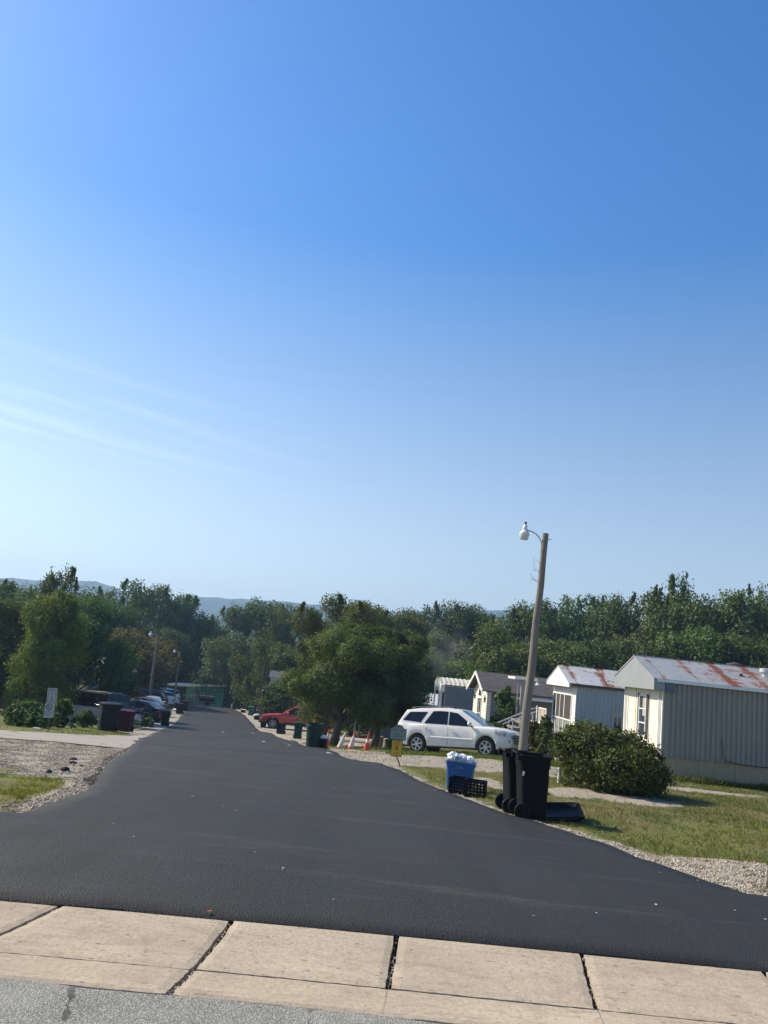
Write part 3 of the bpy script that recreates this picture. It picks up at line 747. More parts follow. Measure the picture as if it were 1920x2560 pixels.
an = MB(); an.tube([(-.30, 1.98, 2.74), (-.05, 1.9, 2.86), (.12, 1.9, 2.98)], .012, 5); an.tube([(-.1, 2.0, 2.76), (-.05, 2.0, 2.86)], .02, 5); an.tube([(-.25, 2.0, 2.76), (-.25, 2.0, 2.86), (-.2, 2, 2.88)], .015, 5); an.build('roof_antenna', m_trimdk, h1)
# bird box hanging / items on end wall
st = MB(); st.bb(-.45, 0, 1.3, 2.4, -1.45, -.55); st.bb(-.9, -.45, 1.3, 2.4, -1.45, -.85); st.bb(-1.3, -.9, 1.3, 2.4, -1.45, -1.1); st.build('step_block', m_white, h1)

# ---------------- home 2: blue ribbed home with screened porch -------------------------------------------
h2 = thing('mobile_home', 'pale blue ribbed mobile home with white gable and screened porch', 'mobile home', (9.80, 38.0, 0), R(2.0))
G2 = -2.3; E2 = 1.50; RD2 = 2.30; D2 = 3.9; L2 = 16.0
w = rib_wall(.03, L2, -1.2, E2 - .22, 0, pitch=.2, depth=.03); w.build('long_wall', m_blue_rib, h2, fixn=False)
w = rib_wall(.03, L2, E2 - .2, E2, -.012, pitch=.2, depth=.03); w.build('frieze', m_blue_rib, h2, fixn=False)
w = MB(); w.bb(.02, L2, .03, D2, -1.2, E2 - .01); w.build('wall', m_white, h2)
w = MB(); w.bb(.03, L2, .02, .028, -2.4, -1.2); w.bb(0, .02, .02, D2, -2.4, -1.2); w.build('skirting', m_skirt, h2)
rf = MB(); slope(rf, -.42, L2 + .2, -.12, 1.5, D2 / 2, RD2); slope(rf, -.42, L2 + .2, D2 + .12, 1.5, D2 / 2, RD2)
rf.tube([(-.42, D2 / 2, RD2 + .05), (L2, D2 / 2, RD2 + .05)], .03, 6); rf.build('roof', m_roof2, h2)
fa = MB(); fa.bb(-.3, L2, -.15, -.122, 1.42, 1.53); fa.build('gutter_trim', m_trimdk, h2)
ge = MB(); ge.prism([(-.11, 1.36), (D2 + .11, 1.36), (D2 + .11, 1.49), (D2 / 2, RD2 - .01), (-.11, 1.49)], (.05, 0, 0), (-.40, 0, 0), (0, 1, 0), (0, 0, 1)); ge.build('gable', m_white, h2)
wb = MB(); wb.bb(-.02, .018, .0, .55, -1.2, 1.36); wb.bb(-.03, .018, .55, D2, 1.02, 1.36); wb.build('end_wall', m_white, h2)
po = MB()
for a, b_ in ((.55, .62), (1.72, 1.80), (2.50, 2.56), (3.20, 3.27), (3.84, 3.92)): po.bb(-.06, .0, a, b_, -1.5, 1.02)
po.bb(-.055, .0, .62, 3.84, -.22, -.16); po.bb(-.055, .0, .62, 3.84, .96, 1.02)
po.build('porch_frame', m_white, h2)
sc_ = MB(); sc_.bb(-.028, -.01, .62, 3.84, -.16, .96); sc_.build('screen', m_screen, h2)
sc_ = MB(); sc_.bb(-.026, -.008, .62, 3.84, -1.15, -.22); sc_.build('lower_screen', mat('pale_screen', (.20, .21, .20), .8), h2)
window(h2, 1.72, -.35, .8, 1.15, 0, panes=2, axis='x', frame=m_blue_rib, curtain=True)
# awning beyond the porch, on posts, with floodlight
aw = thing('porch_awning', 'flat white porch awning on a tall post beside the white gable', 'awning', (8.62, 42.2, 0), R(2))
a = MB(); a.bb(-1.0, .2, -.1, 1.6, 1.44, 1.56); a.build('roof', m_white, aw)
a = MB(); a.bb(-.62, -.42, -.02, .12, -1.6, 1.44); a.bb(-.80, -.76, -.02, .03, -1.2, 1.44); a.build_each('post', mat('weathered_post', (.30, .29, .28), .8, var=.15), aw)
a = MB(); a.lathe([(.02, .12), (.05, .08), (.13, .0), (.01, -.01)], 12, (.15, -.25, 1.25)); a.tube([(.15, -.25, 1.33), (.15, -.1, 1.46)], .015, 5); a.build('floodlight', m_whitem, aw)

# stairs and handrails
def W_(px_, py_, D): return at(px_, py_, D)
sr = thing('stair_railing', 'long pale handrail climbing past the lamp post to the painted deck', 'handrail', (0, 0, 0))
m_rail = mat('grey_rail', (.42, .42, .41), .6, var=.1)
r_ = MB(); A = W_(1213, 1820, 37.5); Bt = W_(1330, 1772, 39.5); C2 = W_(1346, 1770, 39.8)
r_.tube([A, Bt, C2], .035, 6); A2 = W_(1245, 1815, 36.5); B2 = W_(1332, 1782, 38.5); C3 = W_(1350, 1776, 38.8); r_.tube([A2, B2, C3], .03, 6); r_.build_each('handrail', m_rail, sr)
r_ = MB()
for t in (.14, .42, .62, .82, 1):
    p = A2.lerp(B2, t); r_.tube([p, (p.x, p.y, p.z - .75 - .12 * t)], .028, 6)
for t in (.2, .5, .8):
    p = A.lerp(Bt, t); r_.tube([p, (p.x, p.y, p.z - .85)], .025, 6)
r_.build_each('baluster', m_rail, sr)
ds = thing('wooden_steps', 'low wooden steps under the long handrail', 'steps', (0, 0, 0))
m_step = mat('weathered_wood', (.25, .22, .18), .85, var=.25, vscale=8)
s_ = MB()
for i in range(6):
    t = i / 5; p = A2.lerp(B2, t * .95 + .05); zt = p.z - .85
    s_.bb(p.x - .16, p.x + .16, p.y, p.y + 1.05, zt - .05, zt)
s_.build_each('tread', m_step, ds)
s_ = MB(); p0 = A2 + Vector((0, .05, -1.0)); p1 = B2 + Vector((0, .05, -.95)); s_.tube([p0, p1], .07, 4); s_.tube([p0 + Vector((0, .95, 0)), p1 + Vector((0, .95, 0))], .07, 4); s_.build_each('stringer', m_step, ds)
dk = thing('deck', 'raised white deck with brightly painted railing panel by the porch', 'deck', (0, 0, 0))
pa, pb = W_(1349, 1768, 38.0), W_(1368, 1771, 37.0); zt, zb = pa.z, pa.z - .72
dkp = MB(); dkp.add([(pa.x, pa.y, zt), (pb.x, pb.y, zt), (pb.x, pb.y, zt - .06), (pa.x, pa.y, zt - .06)], [(0, 1, 2, 3)])
u = (pb - pa); u.z = 0; Lr = u.length; u.normalize(); n_ = Vector((u.y, -u.x, 0))
def rail_box(mb, s0, s1, z0, z1, d=.02): 
    p, q = pa + u * s0, pa + u * s1
    mb.prism([(s0, z0), (s1, z0), (s1, z1), (s0, z1)], n_ * d, (pa.x, pa.y, 0), u, (0, 0, 1))
f_ = MB(); rail_box(f_, 0, Lr, zt - .05, zt, .04); rail_box(f_, 0, Lr, zb, zb + .05, .04); rail_box(f_, 0, .04, zb, zt, .041); rail_box(f_, Lr - .04, Lr, zb - 1.1, zt, .041)
rail_box(f_, -.3, -.24, zb - .9, zt + .05, .04)
f_.build('rail_frame', m_white, dk)
cols = [(.75, .35, .12), (.75, .60, .12), (.80, .78, .7), (.10, .42, .50), (.12, .30, .55), (.78, .76, .7), (.72, .45, .12), (.7, .2, .15), (.8, .78, .7)]
nb = 18
for ci in range(len(cols)):
    f_ = MB()
    for i in range(nb):
        if i % len(cols) != ci: continue
        s0 = .05 + (Lr - .1) * i / nb; segs = 8
        for k in range(segs):
            z0 = zb + .05 + (zt - zb - .1) * k / segs; z1 = zb + .05 + (zt - zb - .1) * (k + 1) / segs
            o0 = .02 * math.sin(k * 1.2); o1 = .02 * math.sin((k + 1) * 1.2)
            f_.prism([(s0 + o0, z0), (s0 + o0 + .03, z0), (s0 + o1 + .03, z1), (s0 + o1, z1)], n_ * .02, (pa.x, pa.y, 0), u, (0, 0, 1))
    f_.build_each('slat', mat('painted_slat', cols[ci], .5), dk)
f_ = MB(); f_.bb(pa.x - .9, pb.x + .2, pa.y - .6, pa.y + 2.2, zb - .1, zb - .02); f_.bb(pa.x - 1.3, pa.x - .9, pa.y - .5, pa.y + .9, zb - .35, zb - .28); f_.build('deck_floor', m_step, dk)
f_ = MB()
for q in (-.8, .1): f_.bb(pa.x + q, pa.x + q + .08, pa.y - .55, pa.y - .47, -2.6, zb - .1)
f_.build_each('post', m_white, dk)

# ---------------- home 3: shingle roof, white end with arched window -------------------------------------
h3 = thing('mobile_home', 'house with dark shingle roof and white end wall holding a tall arched window', 'mobile home', (7.17, 48.0, 0), R(7))
B3 = -2.9; E3 = .50; PK = 1.45; D3 = 3.1; L3 = 17
g = NT('white_clapboard'); sx = g.t.nodes.new('ShaderNodeSeparateXYZ'); g.link(g.co, sx.inputs[0])
fr_ = g.math('FRACT', g.math('DIVIDE', sx.outputs[2], .16)); c = g.mix(g.math('LESS_THAN', fr_, .12), (.82, .80, .75), (.52, .49, .44))
m_clap = g.out(c, .6); g.bump(fr_, .8, .03)
g = NT('grey_clapboard'); sx = g.t.nodes.new('ShaderNodeSeparateXYZ'); g.link(g.co, sx.inputs[0])
fr_ = g.math('FRACT', g.math('DIVIDE', sx.outputs[2], .16)); c = g.mix(g.math('LESS_THAN', fr_, .12), (.22, .23, .24), (.11, .12, .12))
m_gclap = g.out(c, .6)
w = MB(); w.prism([(0, B3), (D3, B3), (D3, E3), (D3 / 2, PK - .05), (0, E3)], (.25, 0, 0), (-.02, 0, 0), (0, 1, 0), (0, 0, 1)); w.build('end_wall', m_clap, h3)
w = MB(); w.bb(.24, L3, .25, D3 + .8, B3, E3 + .18); w.build('wall', m_gclap, h3)
rf = MB(); slope(rf, -.40, L3, -.30, E3 + .02, D3 / 2, PK + .12, .06); slope(rf, -.40, L3, D3 + .3, E3 + .02, D3 / 2, PK + .12, .06); slope(rf, 2.2, L3, -.5, .35, D3 / 2, PK + .11, .055)
o = rf.build('roof', m_shingle, h3)
fa = MB()
for (ya, yb) in ((-.32, D3 / 2), (D3 + .32, D3 / 2)):
    fa.prism([(ya, E3 - .10), (yb, PK + .02), (yb, PK + .19), (ya, E3 + .09)], (.05, 0, 0), (-.455, 0, 0), (0, 1, 0), (0, 0, 1))
fa.bb(.3, L3, -.545, -.50, .26, .40); fa.build('fascia', m_white, h3)
# arched window
wf = MB()
yc = D3 / 2
arch = [(yc - .36, .15), (yc + .36, .15), (yc + .33, .38)] + [(yc + .33 * math.cos(a_), .38 + .36 * math.sin(a_)) for a_ in np.linspace(.3, math.pi - .3, 8)] + [(yc - .33, .38)]
wf.prism(arch, (-.03, 0, 0), (-.02, 0, 0), (0, 1, 0), (0, 0, 1)); ow = wf.build('window', m_white, h3)
wf = MB(); arch2 = [(yc - .27, .20), (yc + .27, .20)] + [(yc + .27 * math.cos(a_), .34 + .30 * math.sin(a_)) for a_ in np.linspace(0, math.pi, 9)]
wf.prism(arch2, (-.012, 0, 0), (-.052, 0, 0), (0, 1, 0), (0, 0, 1)); wf.build('pane', m_glass, ow)
window(h3, yc - .42, -1.75, .84, 1.85, -.02, panes=2, axis='y', frame=m_white)
mv = MB(); mv.bb(-.075, -.066, yc - .025, yc + .025, -1.7, .05); mv.build('mullion', m_white, h3)
def star(parent, y_, z_, r=.19):
    s_ = MB(); pts_ = [(y_ + (r if k % 2 == 0 else r * .42) * math.sin(k * math.pi / 5), z_ + (r if k % 2 == 0 else r * .42) * math.cos(k * math.pi / 5)) for k in range(10)]
    s_.prism(pts_, (-.03, 0, 0), (-.03, 0, 0), (0, 1, 0), (0, 0, 1)); s_.build('star_ornament', m_black, parent)
star(h3, .42, .05, .24); star(h3, 2.75, .1, .2)
roof_vent(h3, 4.3, .55, 1.1, .16, .42, kind=1); roof_vent(h3, 5.4, .4, 1.05, .18, .35, kind=1, m=m_whitem)

# ---------------- home 4: blue shed-like home with arched porch front ------------------------------------
h4 = thing('mobile_home', 'slate blue metal home with white arched front and ribbed cream roof', 'mobile home', (5.45, 56.0, 0), R(3))
B4, E4, D4_, L4 = -3.4, .42, 3.3, 9
w = rib_wall(.02, L4, B4, E4 - .05, 0, .25, .03); w.build('long_wall', m_shed_rib, h4, fixn=False)
w = MB(); w.bb(.03, L4, .03, D4_, B4, E4); w.build('wall', m_whitem, h4)
arc = [(y_, E4 + .02 + .42 * math.sin(math.pi * y_ / D4_) ** .8) for y_ in np.linspace(0, D4_, 11)]
# front face with arched opening
fr_ = MB(); fr_.prism([(D4_, E4 - .45)] + [(D4_ * (.62 + .34 * math.cos(a_)), E4 - .45 + .28 * math.sin(a_)) for a_ in np.linspace(0, math.pi, 8)] + [(0, E4 - .45)] + arc, (-.3, 0, 0), (-.02, 0, 0), (0, 1, 0), (0, 0, 1)); fr_.build('arched_canopy', m_white, h4)
fr_ = MB()
for a, b_ in ((0, .12), (.8, .95), (3.1, 3.3)): fr_.bb(-.3, -.22, a, b_, B4, E4 - .4)
fr_.build_each('post', m_white, h4)
fr_ = MB(); fr_.bb(-.02, .0, .3, .75, B4, E4 - .5); fr_.build('door', m_trimdk, h4)
fr_ = MB(); fr_.bb(-.03, -.01, 1.1, 3.0, B4, E4 - .2); fr_.build('panel', mat('pale_grey_panel', (.5, .52, .52), .6), h4)
rf = MB(); rows = []
for i in range(9):
    y_ = -.12 + (D4_ + .24) * i / 8; z_ = E4 + .06 + .44 * math.sin(math.pi * i / 8) ** .8
    rows.append([(x_, y_, z_ + (.035 if k % 3 == 0 else 0)) for k, x_ in enumerate(np.linspace(-.33, L4 + .1, 91))])
rf.grid(rows); rf.build('roof', mat('cream_roof_metal', (.58, .53, .40), .45, var=.1, vscale=4), h4)

# ---------------- background homes -----------------------------------------------------------------------
def simple_home(x, y, L, D, eave, ridge_, base, wm, rm, label, rz=0, wins=(), endwins=(), skirt=None):
    h = thing('mobile_home', label, 'mobile home', (x, y, 0), rz)
    w = MB(); w.bb(0, L, 0, D, base, eave); w.build('wall', wm, h)
    ge = MB(); ge.prism([(0, eave), (D, eave), (D / 2, ridge_ - .02)], (L, 0, 0), (0.001, 0, 0), (0, 1, 0), (0, 0, 1)); ge.build('gable', wm, h)
    rf = MB(); slope(rf, -.2, L + .2, -.2, eave, D / 2, ridge_); slope(rf, -.2, L + .2, D + .2, eave, D / 2, ridge_); rf.build('roof', rm, h)
    for (a, z_, w_, h_) in wins: window(h, a, z_, w_, h_, 0, axis='x')
    for (a, z_, w_, h_) in endwins: window(h, a, z_, w_, h_, 0, axis='y')
    tr = MB(); tr.bb(0, L, -.22, -.19, eave - .14, eave); tr.build('eave_trim', m_white, h)
    return h
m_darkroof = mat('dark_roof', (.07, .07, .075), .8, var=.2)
m_grayw = mat('grey_wall', (.26, .28, .31), .7, var=.08)
m_redw = mat('brick_red_wall', (.30, .13, .10), .8, var=.2, vscale=10)
# home 5 behind the two middle trees
p = at(1076, 1760, 68)
h5 = simple_home(p.x - 5, 68, 6, 4.2, p.z - .1, p.z + .75, -5.6, m_grayw, mat('white_flat_roof', (.62, .64, .66), .5, var=.1), 'low grey home with white roof behind the two middle trees', R(0),
                 wins=((3.5, p.z - 2.3, 1.2, 1.1),))
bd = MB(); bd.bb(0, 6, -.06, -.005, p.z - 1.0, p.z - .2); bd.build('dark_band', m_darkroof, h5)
# green home at the end of the lane
p = at(468, 1716, 110); pr = at(560, 1716, 110); pb_ = at(510, 1764, 110)
gh = thing('mobile_home', 'green mobile home with white roof edge at the far end of the lane', 'mobile home', (p.x, 110, 0), R(-3))
m_greenw = mat('green_siding', (.10, .34, .23), .7, var=.12, vscale=3)
zb_ = pb_.z - .4; zt_ = p.z
w = MB(); w.prism([(0, zb_), (5, zb_), (5, zt_ + .5), (0, zt_)], (0, 4, 0), (0, 0, 0), (1, 0, 0), (0, 0, 1)); w.build('wall', m_greenw, gh)
rf = MB(); rf.prism([(-2.6, zt_ - .12), (-.1, zt_ - .02), (5.2, zt_ + .55), (5.2, zt_ + .69), (-2.6, zt_ + .14)], (0, 4.6, 0), (0, -.3, 0), (1, 0, 0), (0, 0, 1)); rf.build('roof', m_white, gh)
for k in range(4):
    window(gh, .75 + k * .42, zt_ - 1.45, .36, .8, 0, panes=2)
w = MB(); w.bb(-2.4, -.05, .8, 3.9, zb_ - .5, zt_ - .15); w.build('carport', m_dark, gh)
w = MB(); w.bb(0, 5, -.03, -.005, zb_, zb_ + .7); w.build('skirting', mat('pale_green_skirt', (.16, .33, .25), .7), gh)
# cream end seen behind the maple
p0, p1 = at(682, 1693, 92), at(682, 1740, 92)
simple_home(p0.x, 90, 12, 4, p0.z, p0.z + .8, -8, m_cream, m_darkroof, 'tall cream metal wall of a home glimpsed left of the big maple', R(4))
# white and grey house behind left trees
p0 = at(230, 1672, 78)
h6 = simple_home(p0.x - .3, 78, 2.6, 5, p0.z - .1, p0.z + 1.1, -8, m_grayw, m_white, 'grey house with bright white roof half hidden by the left trees', R(-4), wins=((.9, -3.2, 1.0, 1.2),))
p0 = at(12, 1650, 58)
h7 = simple_home(p0.x - 9, 58, 9, 6.5, p0.z - .1, p0.z + 1.6, -7, m_redw, m_darkroof, 'reddish house with dark grey roof cut off by the left edge', R(0), wins=((6.5, -2.2, 1.0, 1.2),))
# ================================================================ VEHICLES
def carpaint(name, col, rough=.28, metal=.0, coat=.4): return mat(name, col, rough, metal=metal, coat=coat, var=.03, vscale=2)
m_tyre = mat('tyre_rubber', (.018, .018, .018), .85, var=.2, vscale=30)
m_rim = mat('alloy_rim', (.45, .46, .47), .3, metal=.85)
m_rimdk = mat('dark_hub', (.03, .03, .03), .5)
m_cglass = mat('tinted_glass', (.006, .008, .012), .08, spec=.4)
m_wind = mat('windscreen_glass', (.04, .10, .11), .05, spec=1.0)
m_chrome = mat('chrome', (.75, .75, .76), .15, metal=1)
m_plastic = mat('black_plastic', (.025, .025, .027), .55)
m_lampglass = mat('headlamp_glass', (.30, .32, .32), .12, spec=.9, metal=.4)
m_redlamp = mat('red_lamp', (.35, .012, .015), .2, spec=.8)

def make_wheel(parent, x, y, r, w, spokes=6, rim=m_rim):
    side = 1 if y > 0 else -1
    t = MB(); t.lathe([(r * .66, -w / 2), (r * .9, -w / 2), (r, -w / 2 * .7), (r, w / 2 * .7), (r * .9, w / 2), (r * .66, w / 2)], 28, (x, y, r), 'y', cap=False)
    o = t.build('wheel', m_tyre, parent, smooth=True, auto=35)
    h = MB(); d = side * w / 2
    h.lathe([(r * .67, d * .95), (r * .63, d * .95), (r * .60, d * .35), (.02, d * .30)], 28, (x, y, r), 'y', cap=False)
    h2_ = h.build('wheel_well', m_rimdk, o)
    q = MB(); q.lathe([(r * .14, d * .5), (r * .14, d * .95), (.005, d * 1.0)], 12, (x, y, r), 'y', cap=False)
    q.lathe([(r * .68, d * .9), (r * .68, d * 1.02), (r * .61, d * 1.02), (r * .60, d * .8)], 28, (x, y, r), 'y', cap=False)
    for k in range(spokes):
        a = 2 * math.pi * k / spokes + .3; m_ = Matrix.Rotation(a, 3, 'Y')
        c_ = m_ @ Vector((0, 0, r * .37)); q.box((x + c_.x, y + d * .86, r + c_.z), (r * .15, abs(d) * .22, r * .52), m_)
    q.build('rim', rim, o)
    return o

def make_car(name, label, L, Wd, H, deck, roof, wheels, wr, sill=.28, glass=None, paint=None, front_round=.55, rear_round=.35, windows=(), cab=None,
             tumble=.16, group=None, cat='car', bed=None, arch=.07, front_lamp=True, rear_lamp=None, flare=0.0, wfront=None, rails=False, rim=m_rim, spokes=6, cladding=False, grille_z=(.52, .86)):
    """deck: (x,z) outline of bonnet/belt/boot; roof: (x,z) outline of glasshouse; x runs forward"""
    root = thing(name, label, cat, group=group)
    hw = Wd / 2; dx = np.array([p[0] for p in deck]); dz = np.array([p[1] for p in deck])
    rx_ = np.array([p[0] for p in roof]); rz_ = np.array([p[1] for p in roof])
    zdeck = lambda x: float(np.interp(x, dx, dz)); zroof = lambda x: float(np.interp(x, rx_, rz_))
    def half(x):
        a = (x - (L / 2 - front_round)) / front_round; b = (-(x) - (L / 2 - rear_round)) / rear_round
        k = 1.0
        if a > 0: k -= .20 * a ** 2.2
        if b > 0: k -= .12 * b ** 2.2
        return hw * k
    def zbot(x):
        z = sill + max(0, (abs(x) - (L / 2 - .5))) * .18
        for wx in wheels:
            d = abs(x - wx); rr = wr + arch
            if d < rr: z = max(z, wr + math.sqrt(rr * rr - d * d) - .02)
        return z
    NS = 14
    def sec(x):
        w = half(x); zb, zt = zbot(x), zdeck(x)
        cr = .035
        fl = 0
        for wx in wheels:
            d = abs(x - wx) / (wr + .30)
            if d < 1: fl = max(fl, flare * (1 - d ** 4))
        pts = [(0, zb), (w * .86 + fl, zb), (w * .955 + fl, zb + .02)]
        zs = min(zb + .02, zt - .1)
        for t in (.18, .4, .62, .80, .92):
            z = zb + .02 + (zt - zb - .02) * t
            bulge = .985 + .015 * math.sin(math.pi * min(1, t * 1.15)) - (.015 if t > .85 else 0)
            pts.append((w * bulge + fl * (1 - t) ** .5, z))
        pts += [(w * .955, zt - .012), (w * .90, zt + .004), (w * .6, zt + cr * .55), (w * .3, zt + cr * .9), (0, zt + cr)]
        return pts
    xs_ = sorted(set([round(v, 4) for v in np.linspace(-L / 2, L / 2, 60)] + [round(wx + (wr + arch) * math.sin(a), 4) for wx in wheels for a in np.linspace(-math.pi / 2, math.pi / 2, 15)]
                     + [round(v, 4) for v in dx if abs(v) <= L / 2]))
    rows = []
    for x in xs_:
        s_ = sec(x); rows.append([(x, -a, b_) for a, b_ in s_] + [(x, a, b_) for a, b_ in s_[::-1][1:]])
    mb = MB(); mb.grid(rows)
    for r_ in (rows[0], rows[-1]): mb.add(r_, [tuple(range(len(r_)))])
    # glasshouse
    gx = sorted(set([round(v, 3) for v in np.linspace(rx_[0], rx_[-1], 44)] + [round(float(v), 3) for v in rx_])); zr_max = rz_.max()
    def gside(x, z):
        zb = zdeck(x); return half(x) * .925 - tumble * max(0, z - zb) / max(.3, (zr_max - zb)) - .0
    rows = []
    for x in gx:
        zb, zt = zdeck(x) - .02, max(zroof(x), zdeck(x) - .015)
        row = [(gside(x, zb), zb)]
        for t in (.35, .7, .9): row.append((gside(x, zb + (zt - zb) * t), zb + (zt - zb) * t))
        w_ = gside(x, zt); cr = .045 * min(1, (zt - zb) / .3)
        row += [(w_ - .035, zt + cr * .3), (w_ * .75, zt + cr * .75), (w_ * .4, zt + cr), (0, zt + cr * 1.05)]
        rows.append([(x, -a, b_) for a, b_ in row] + [(x, a, b_) for a, b_ in row[::-1][1:]])
    mb.grid(rows)
    for r_ in (rows[0], rows[-1]): mb.add(r_, [tuple(range(len(r_)))])
    body = mb.build('body', paint, root, smooth=True, auto=30)
    # dark underside
    u_ = MB(); u_.bb(-L / 2 + .25, L / 2 - .25, -hw * .8, hw * .8, sill - .06, sill + .25); u_.build('underbody', m_plastic, root)
    # side windows
    for poly_ in windows:
        for s in (-1, 1):
            cx = sum(p[0] for p in poly_) / len(poly_); cz = sum(p[1] for p in poly_) / len(poly_)
            g_ = MB(); ring = []
            n = len(poly_)
            for i in range(n):
                a, b_ = poly_[i], poly_[(i + 1) % n]
                for k in range(4): ring.append((a[0] + (b_[0] - a[0]) * k / 4, a[1] + (b_[1] - a[1]) * k / 4))
            f3 = lambda x, z, o=.007: (x, s * (gside(x, z) + o), z)
            mid_ = [(cx + (x - cx) * .5, cz + (z - cz) * .5) for x, z in ring]
            vs = [f3(*p) for p in ring] + [f3(*p) for p in mid_] + [f3(cx, cz)]; m_ = len(ring)
            fs = [(i, (i + 1) % m_, m_ + (i + 1) % m_, m_ + i) for i in range(m_)] + [(m_ + i, m_ + (i + 1) % m_, 2 * m_) for i in range(m_)]
            g_.add(vs, fs); g_.build('window', glass or m_cglass, root, smooth=True)
    # windscreen and rear screen
    ipk = int(np.argmax(rz_)); 
    def screen(xa, xb, m, nm):
        g_ = MB(); rows = []
        for x in np.linspace(xa, xb, 8):
            zt = zroof(x); w_ = max(.05, gside(x, zt) - .05); cr = .045 * min(1, (zt - zdeck(x)) / .3)
            rows.append([(x, w_ * v, zt + cr * (1.05 - .3 * v * v if abs(v) < .75 else .75 - 1.8 * (abs(v) - .75)) + .010) for v in np.linspace(-1, 1, 13)])
        g_.grid(rows); g_.build(nm, m, root, smooth=True)
    if cab is None:
        fx0, fx1 = rx_[-2], rx_[-1]; screen(fx0 + .06, fx1 - .08, wfront or m_wind, 'windscreen')
        if abs(rx_[1] - rx_[0]) > .08: screen(rx_[0] + .08, rx_[1] - .04, m_cglass, 'rear_window')
    else: screen(rx_[-2] + .06, rx_[-1] - .08, wfront or m_wind, 'windscreen')
    for wx in wheels:
        for s in (-1, 1): make_wheel(root, wx, s * (hw - .13), wr, .24, spokes, rim)
    # lamps as patches on the body surface
    def patch(x0, x1, t0, t1, m, nm, off=.008, s=1):
        g_ = MB(); rows = []
        for x in np.linspace(x0, x1, 7):
            w = half(x); zb, zt = sec(x)[2][1], zdeck(x)
            rows.append([(x, s * (w * 1.0 + off), zb + (zt - zb) * t) for t in np.linspace(t0, t1, 4)])
        g_.grid(rows); return g_.build(nm, m, root, smooth=True)
    for s in (-1, 1):
        if front_lamp:
            patch(L / 2 - .62, L / 2 - .03, .66, .86, m_lampglass, 'headlight', .012, s)
            g_ = MB(); zf = zdeck(L / 2 - .1); g_.bb(L / 2 - .02, L / 2 + .014, s * hw * .50, s * hw * .80, zf - .26, zf - .10); g_.build('front_lamp', m_lampglass, root, bevel=.01)
        rl_ = rear_lamp or (.62, .93)
        patch(-L / 2 + .03, -L / 2 + .22, rl_[0], rl_[1], m_redlamp, 'taillight', .010, s)
        g_ = MB(); zb, zt = zbot(-L / 2), zdeck(-L / 2)
        z0, z1 = zb + (zt - zb) * rl_[0], zb + (zt - zb) * rl_[1]
        g_.bb(-L / 2 - .014, -L / 2 + .004, s * hw * .60, s * hw * .86, z0, z1); g_.build('rear_lamp', m_redlamp, root)
    # grille, bumper inset, plate, mirrors, handles
    g_ = MB(); g_.bb(L / 2 - .03, L / 2 + .016, -hw * .48, hw * .48, grille_z[0], grille_z[1]); o = g_.build('grille', m_plastic, root, bevel=.01)
    g_ = MB()
    for k in range(3): zz = grille_z[0] + (grille_z[1] - grille_z[0]) * (k + .5) / 3; g_.bb(L / 2 + .017, L / 2 + .03, -hw * .45, hw * .45, zz - .02, zz + .02)
    g_.build('grille_bar', m_chrome, o)
    xm = rx_[-1] - .55
    for s in (-1, 1):
        g_ = MB(); zz = zdeck(xm) + .12; yy = half(xm) + .10
        g_.lathe([(.01, -.10), (.07, -.08), (.095, 0), (.08, .08), (.01, .10)], 10, (xm, s * yy, zz), 'y'); g_.box((xm + .0, s * (yy - .12), zz - .06), (.07, .14, .04)); g_.build('mirror', paint, root, smooth=True)
        for wx in [p for p in windows][:2]:
            xh = min(p[0] for p in wx) + .16; z_ = zdeck(xh) - .13
            g_ = MB(); g_.box((xh, s * (half(xh) * 1.0 + .022), z_), (.2, .03, .035)); g_.build('door_handle', m_chrome, root, bevel=.005)
            # door seam
            g_ = MB(); x_ = min(p[0] for p in wx); zb = zbot(x_) + .1; 
            g_.grid([[(x_ - .004, s * (half(x_) * (1.0 if t < .9 else .985) + .0035), zb + (zdeck(x_) - .02 - zb) * t) for t in np.linspace(0, 1, 6)], [(x_ + .006, s * (half(x_) * (1.0 if t < .9 else .985) + .0035), zb + (zdeck(x_) - .02 - zb) * t) for t in np.linspace(0, 1, 6)]]); g_.build('door_seam', m_plastic, root)
        if cladding:
            g_ = MB(); x0, x1 = wheels[0] + wr + .25, wheels[1] - wr - .2
            a0, a1 = min(x0, x1), max(x0, x1)
            g_.grid([[(x, s * (half(x) * 1.0 + .004 + .018 * math.sin(math.pi * t)), .60 + .09 * t + .03 * (x - a0) / (a1 - a0) * -1) for t in np.linspace(0, 1, 5)] for x in np.linspace(a0, a1, 6)]); g_.build('side_moulding', m_chrome if cladding == 2 else paint, root, smooth=True)
    if rails:
        for s in (-1, 1):
            g_ = MB(); ra, rb = rails; y_ = s * (gside(0, zr_max) - .08)
            g_.tube([(ra, y_, zroof(ra) + .05), (ra + .15, y_, zroof(ra) + .115), (rb - .15, y_, zroof(rb) + .10), (rb, y_, zroof(rb) + .04)], .022, 6); g_.build('roof_rail', m_plastic, root)
    return root, zdeck, zroof, half, gside

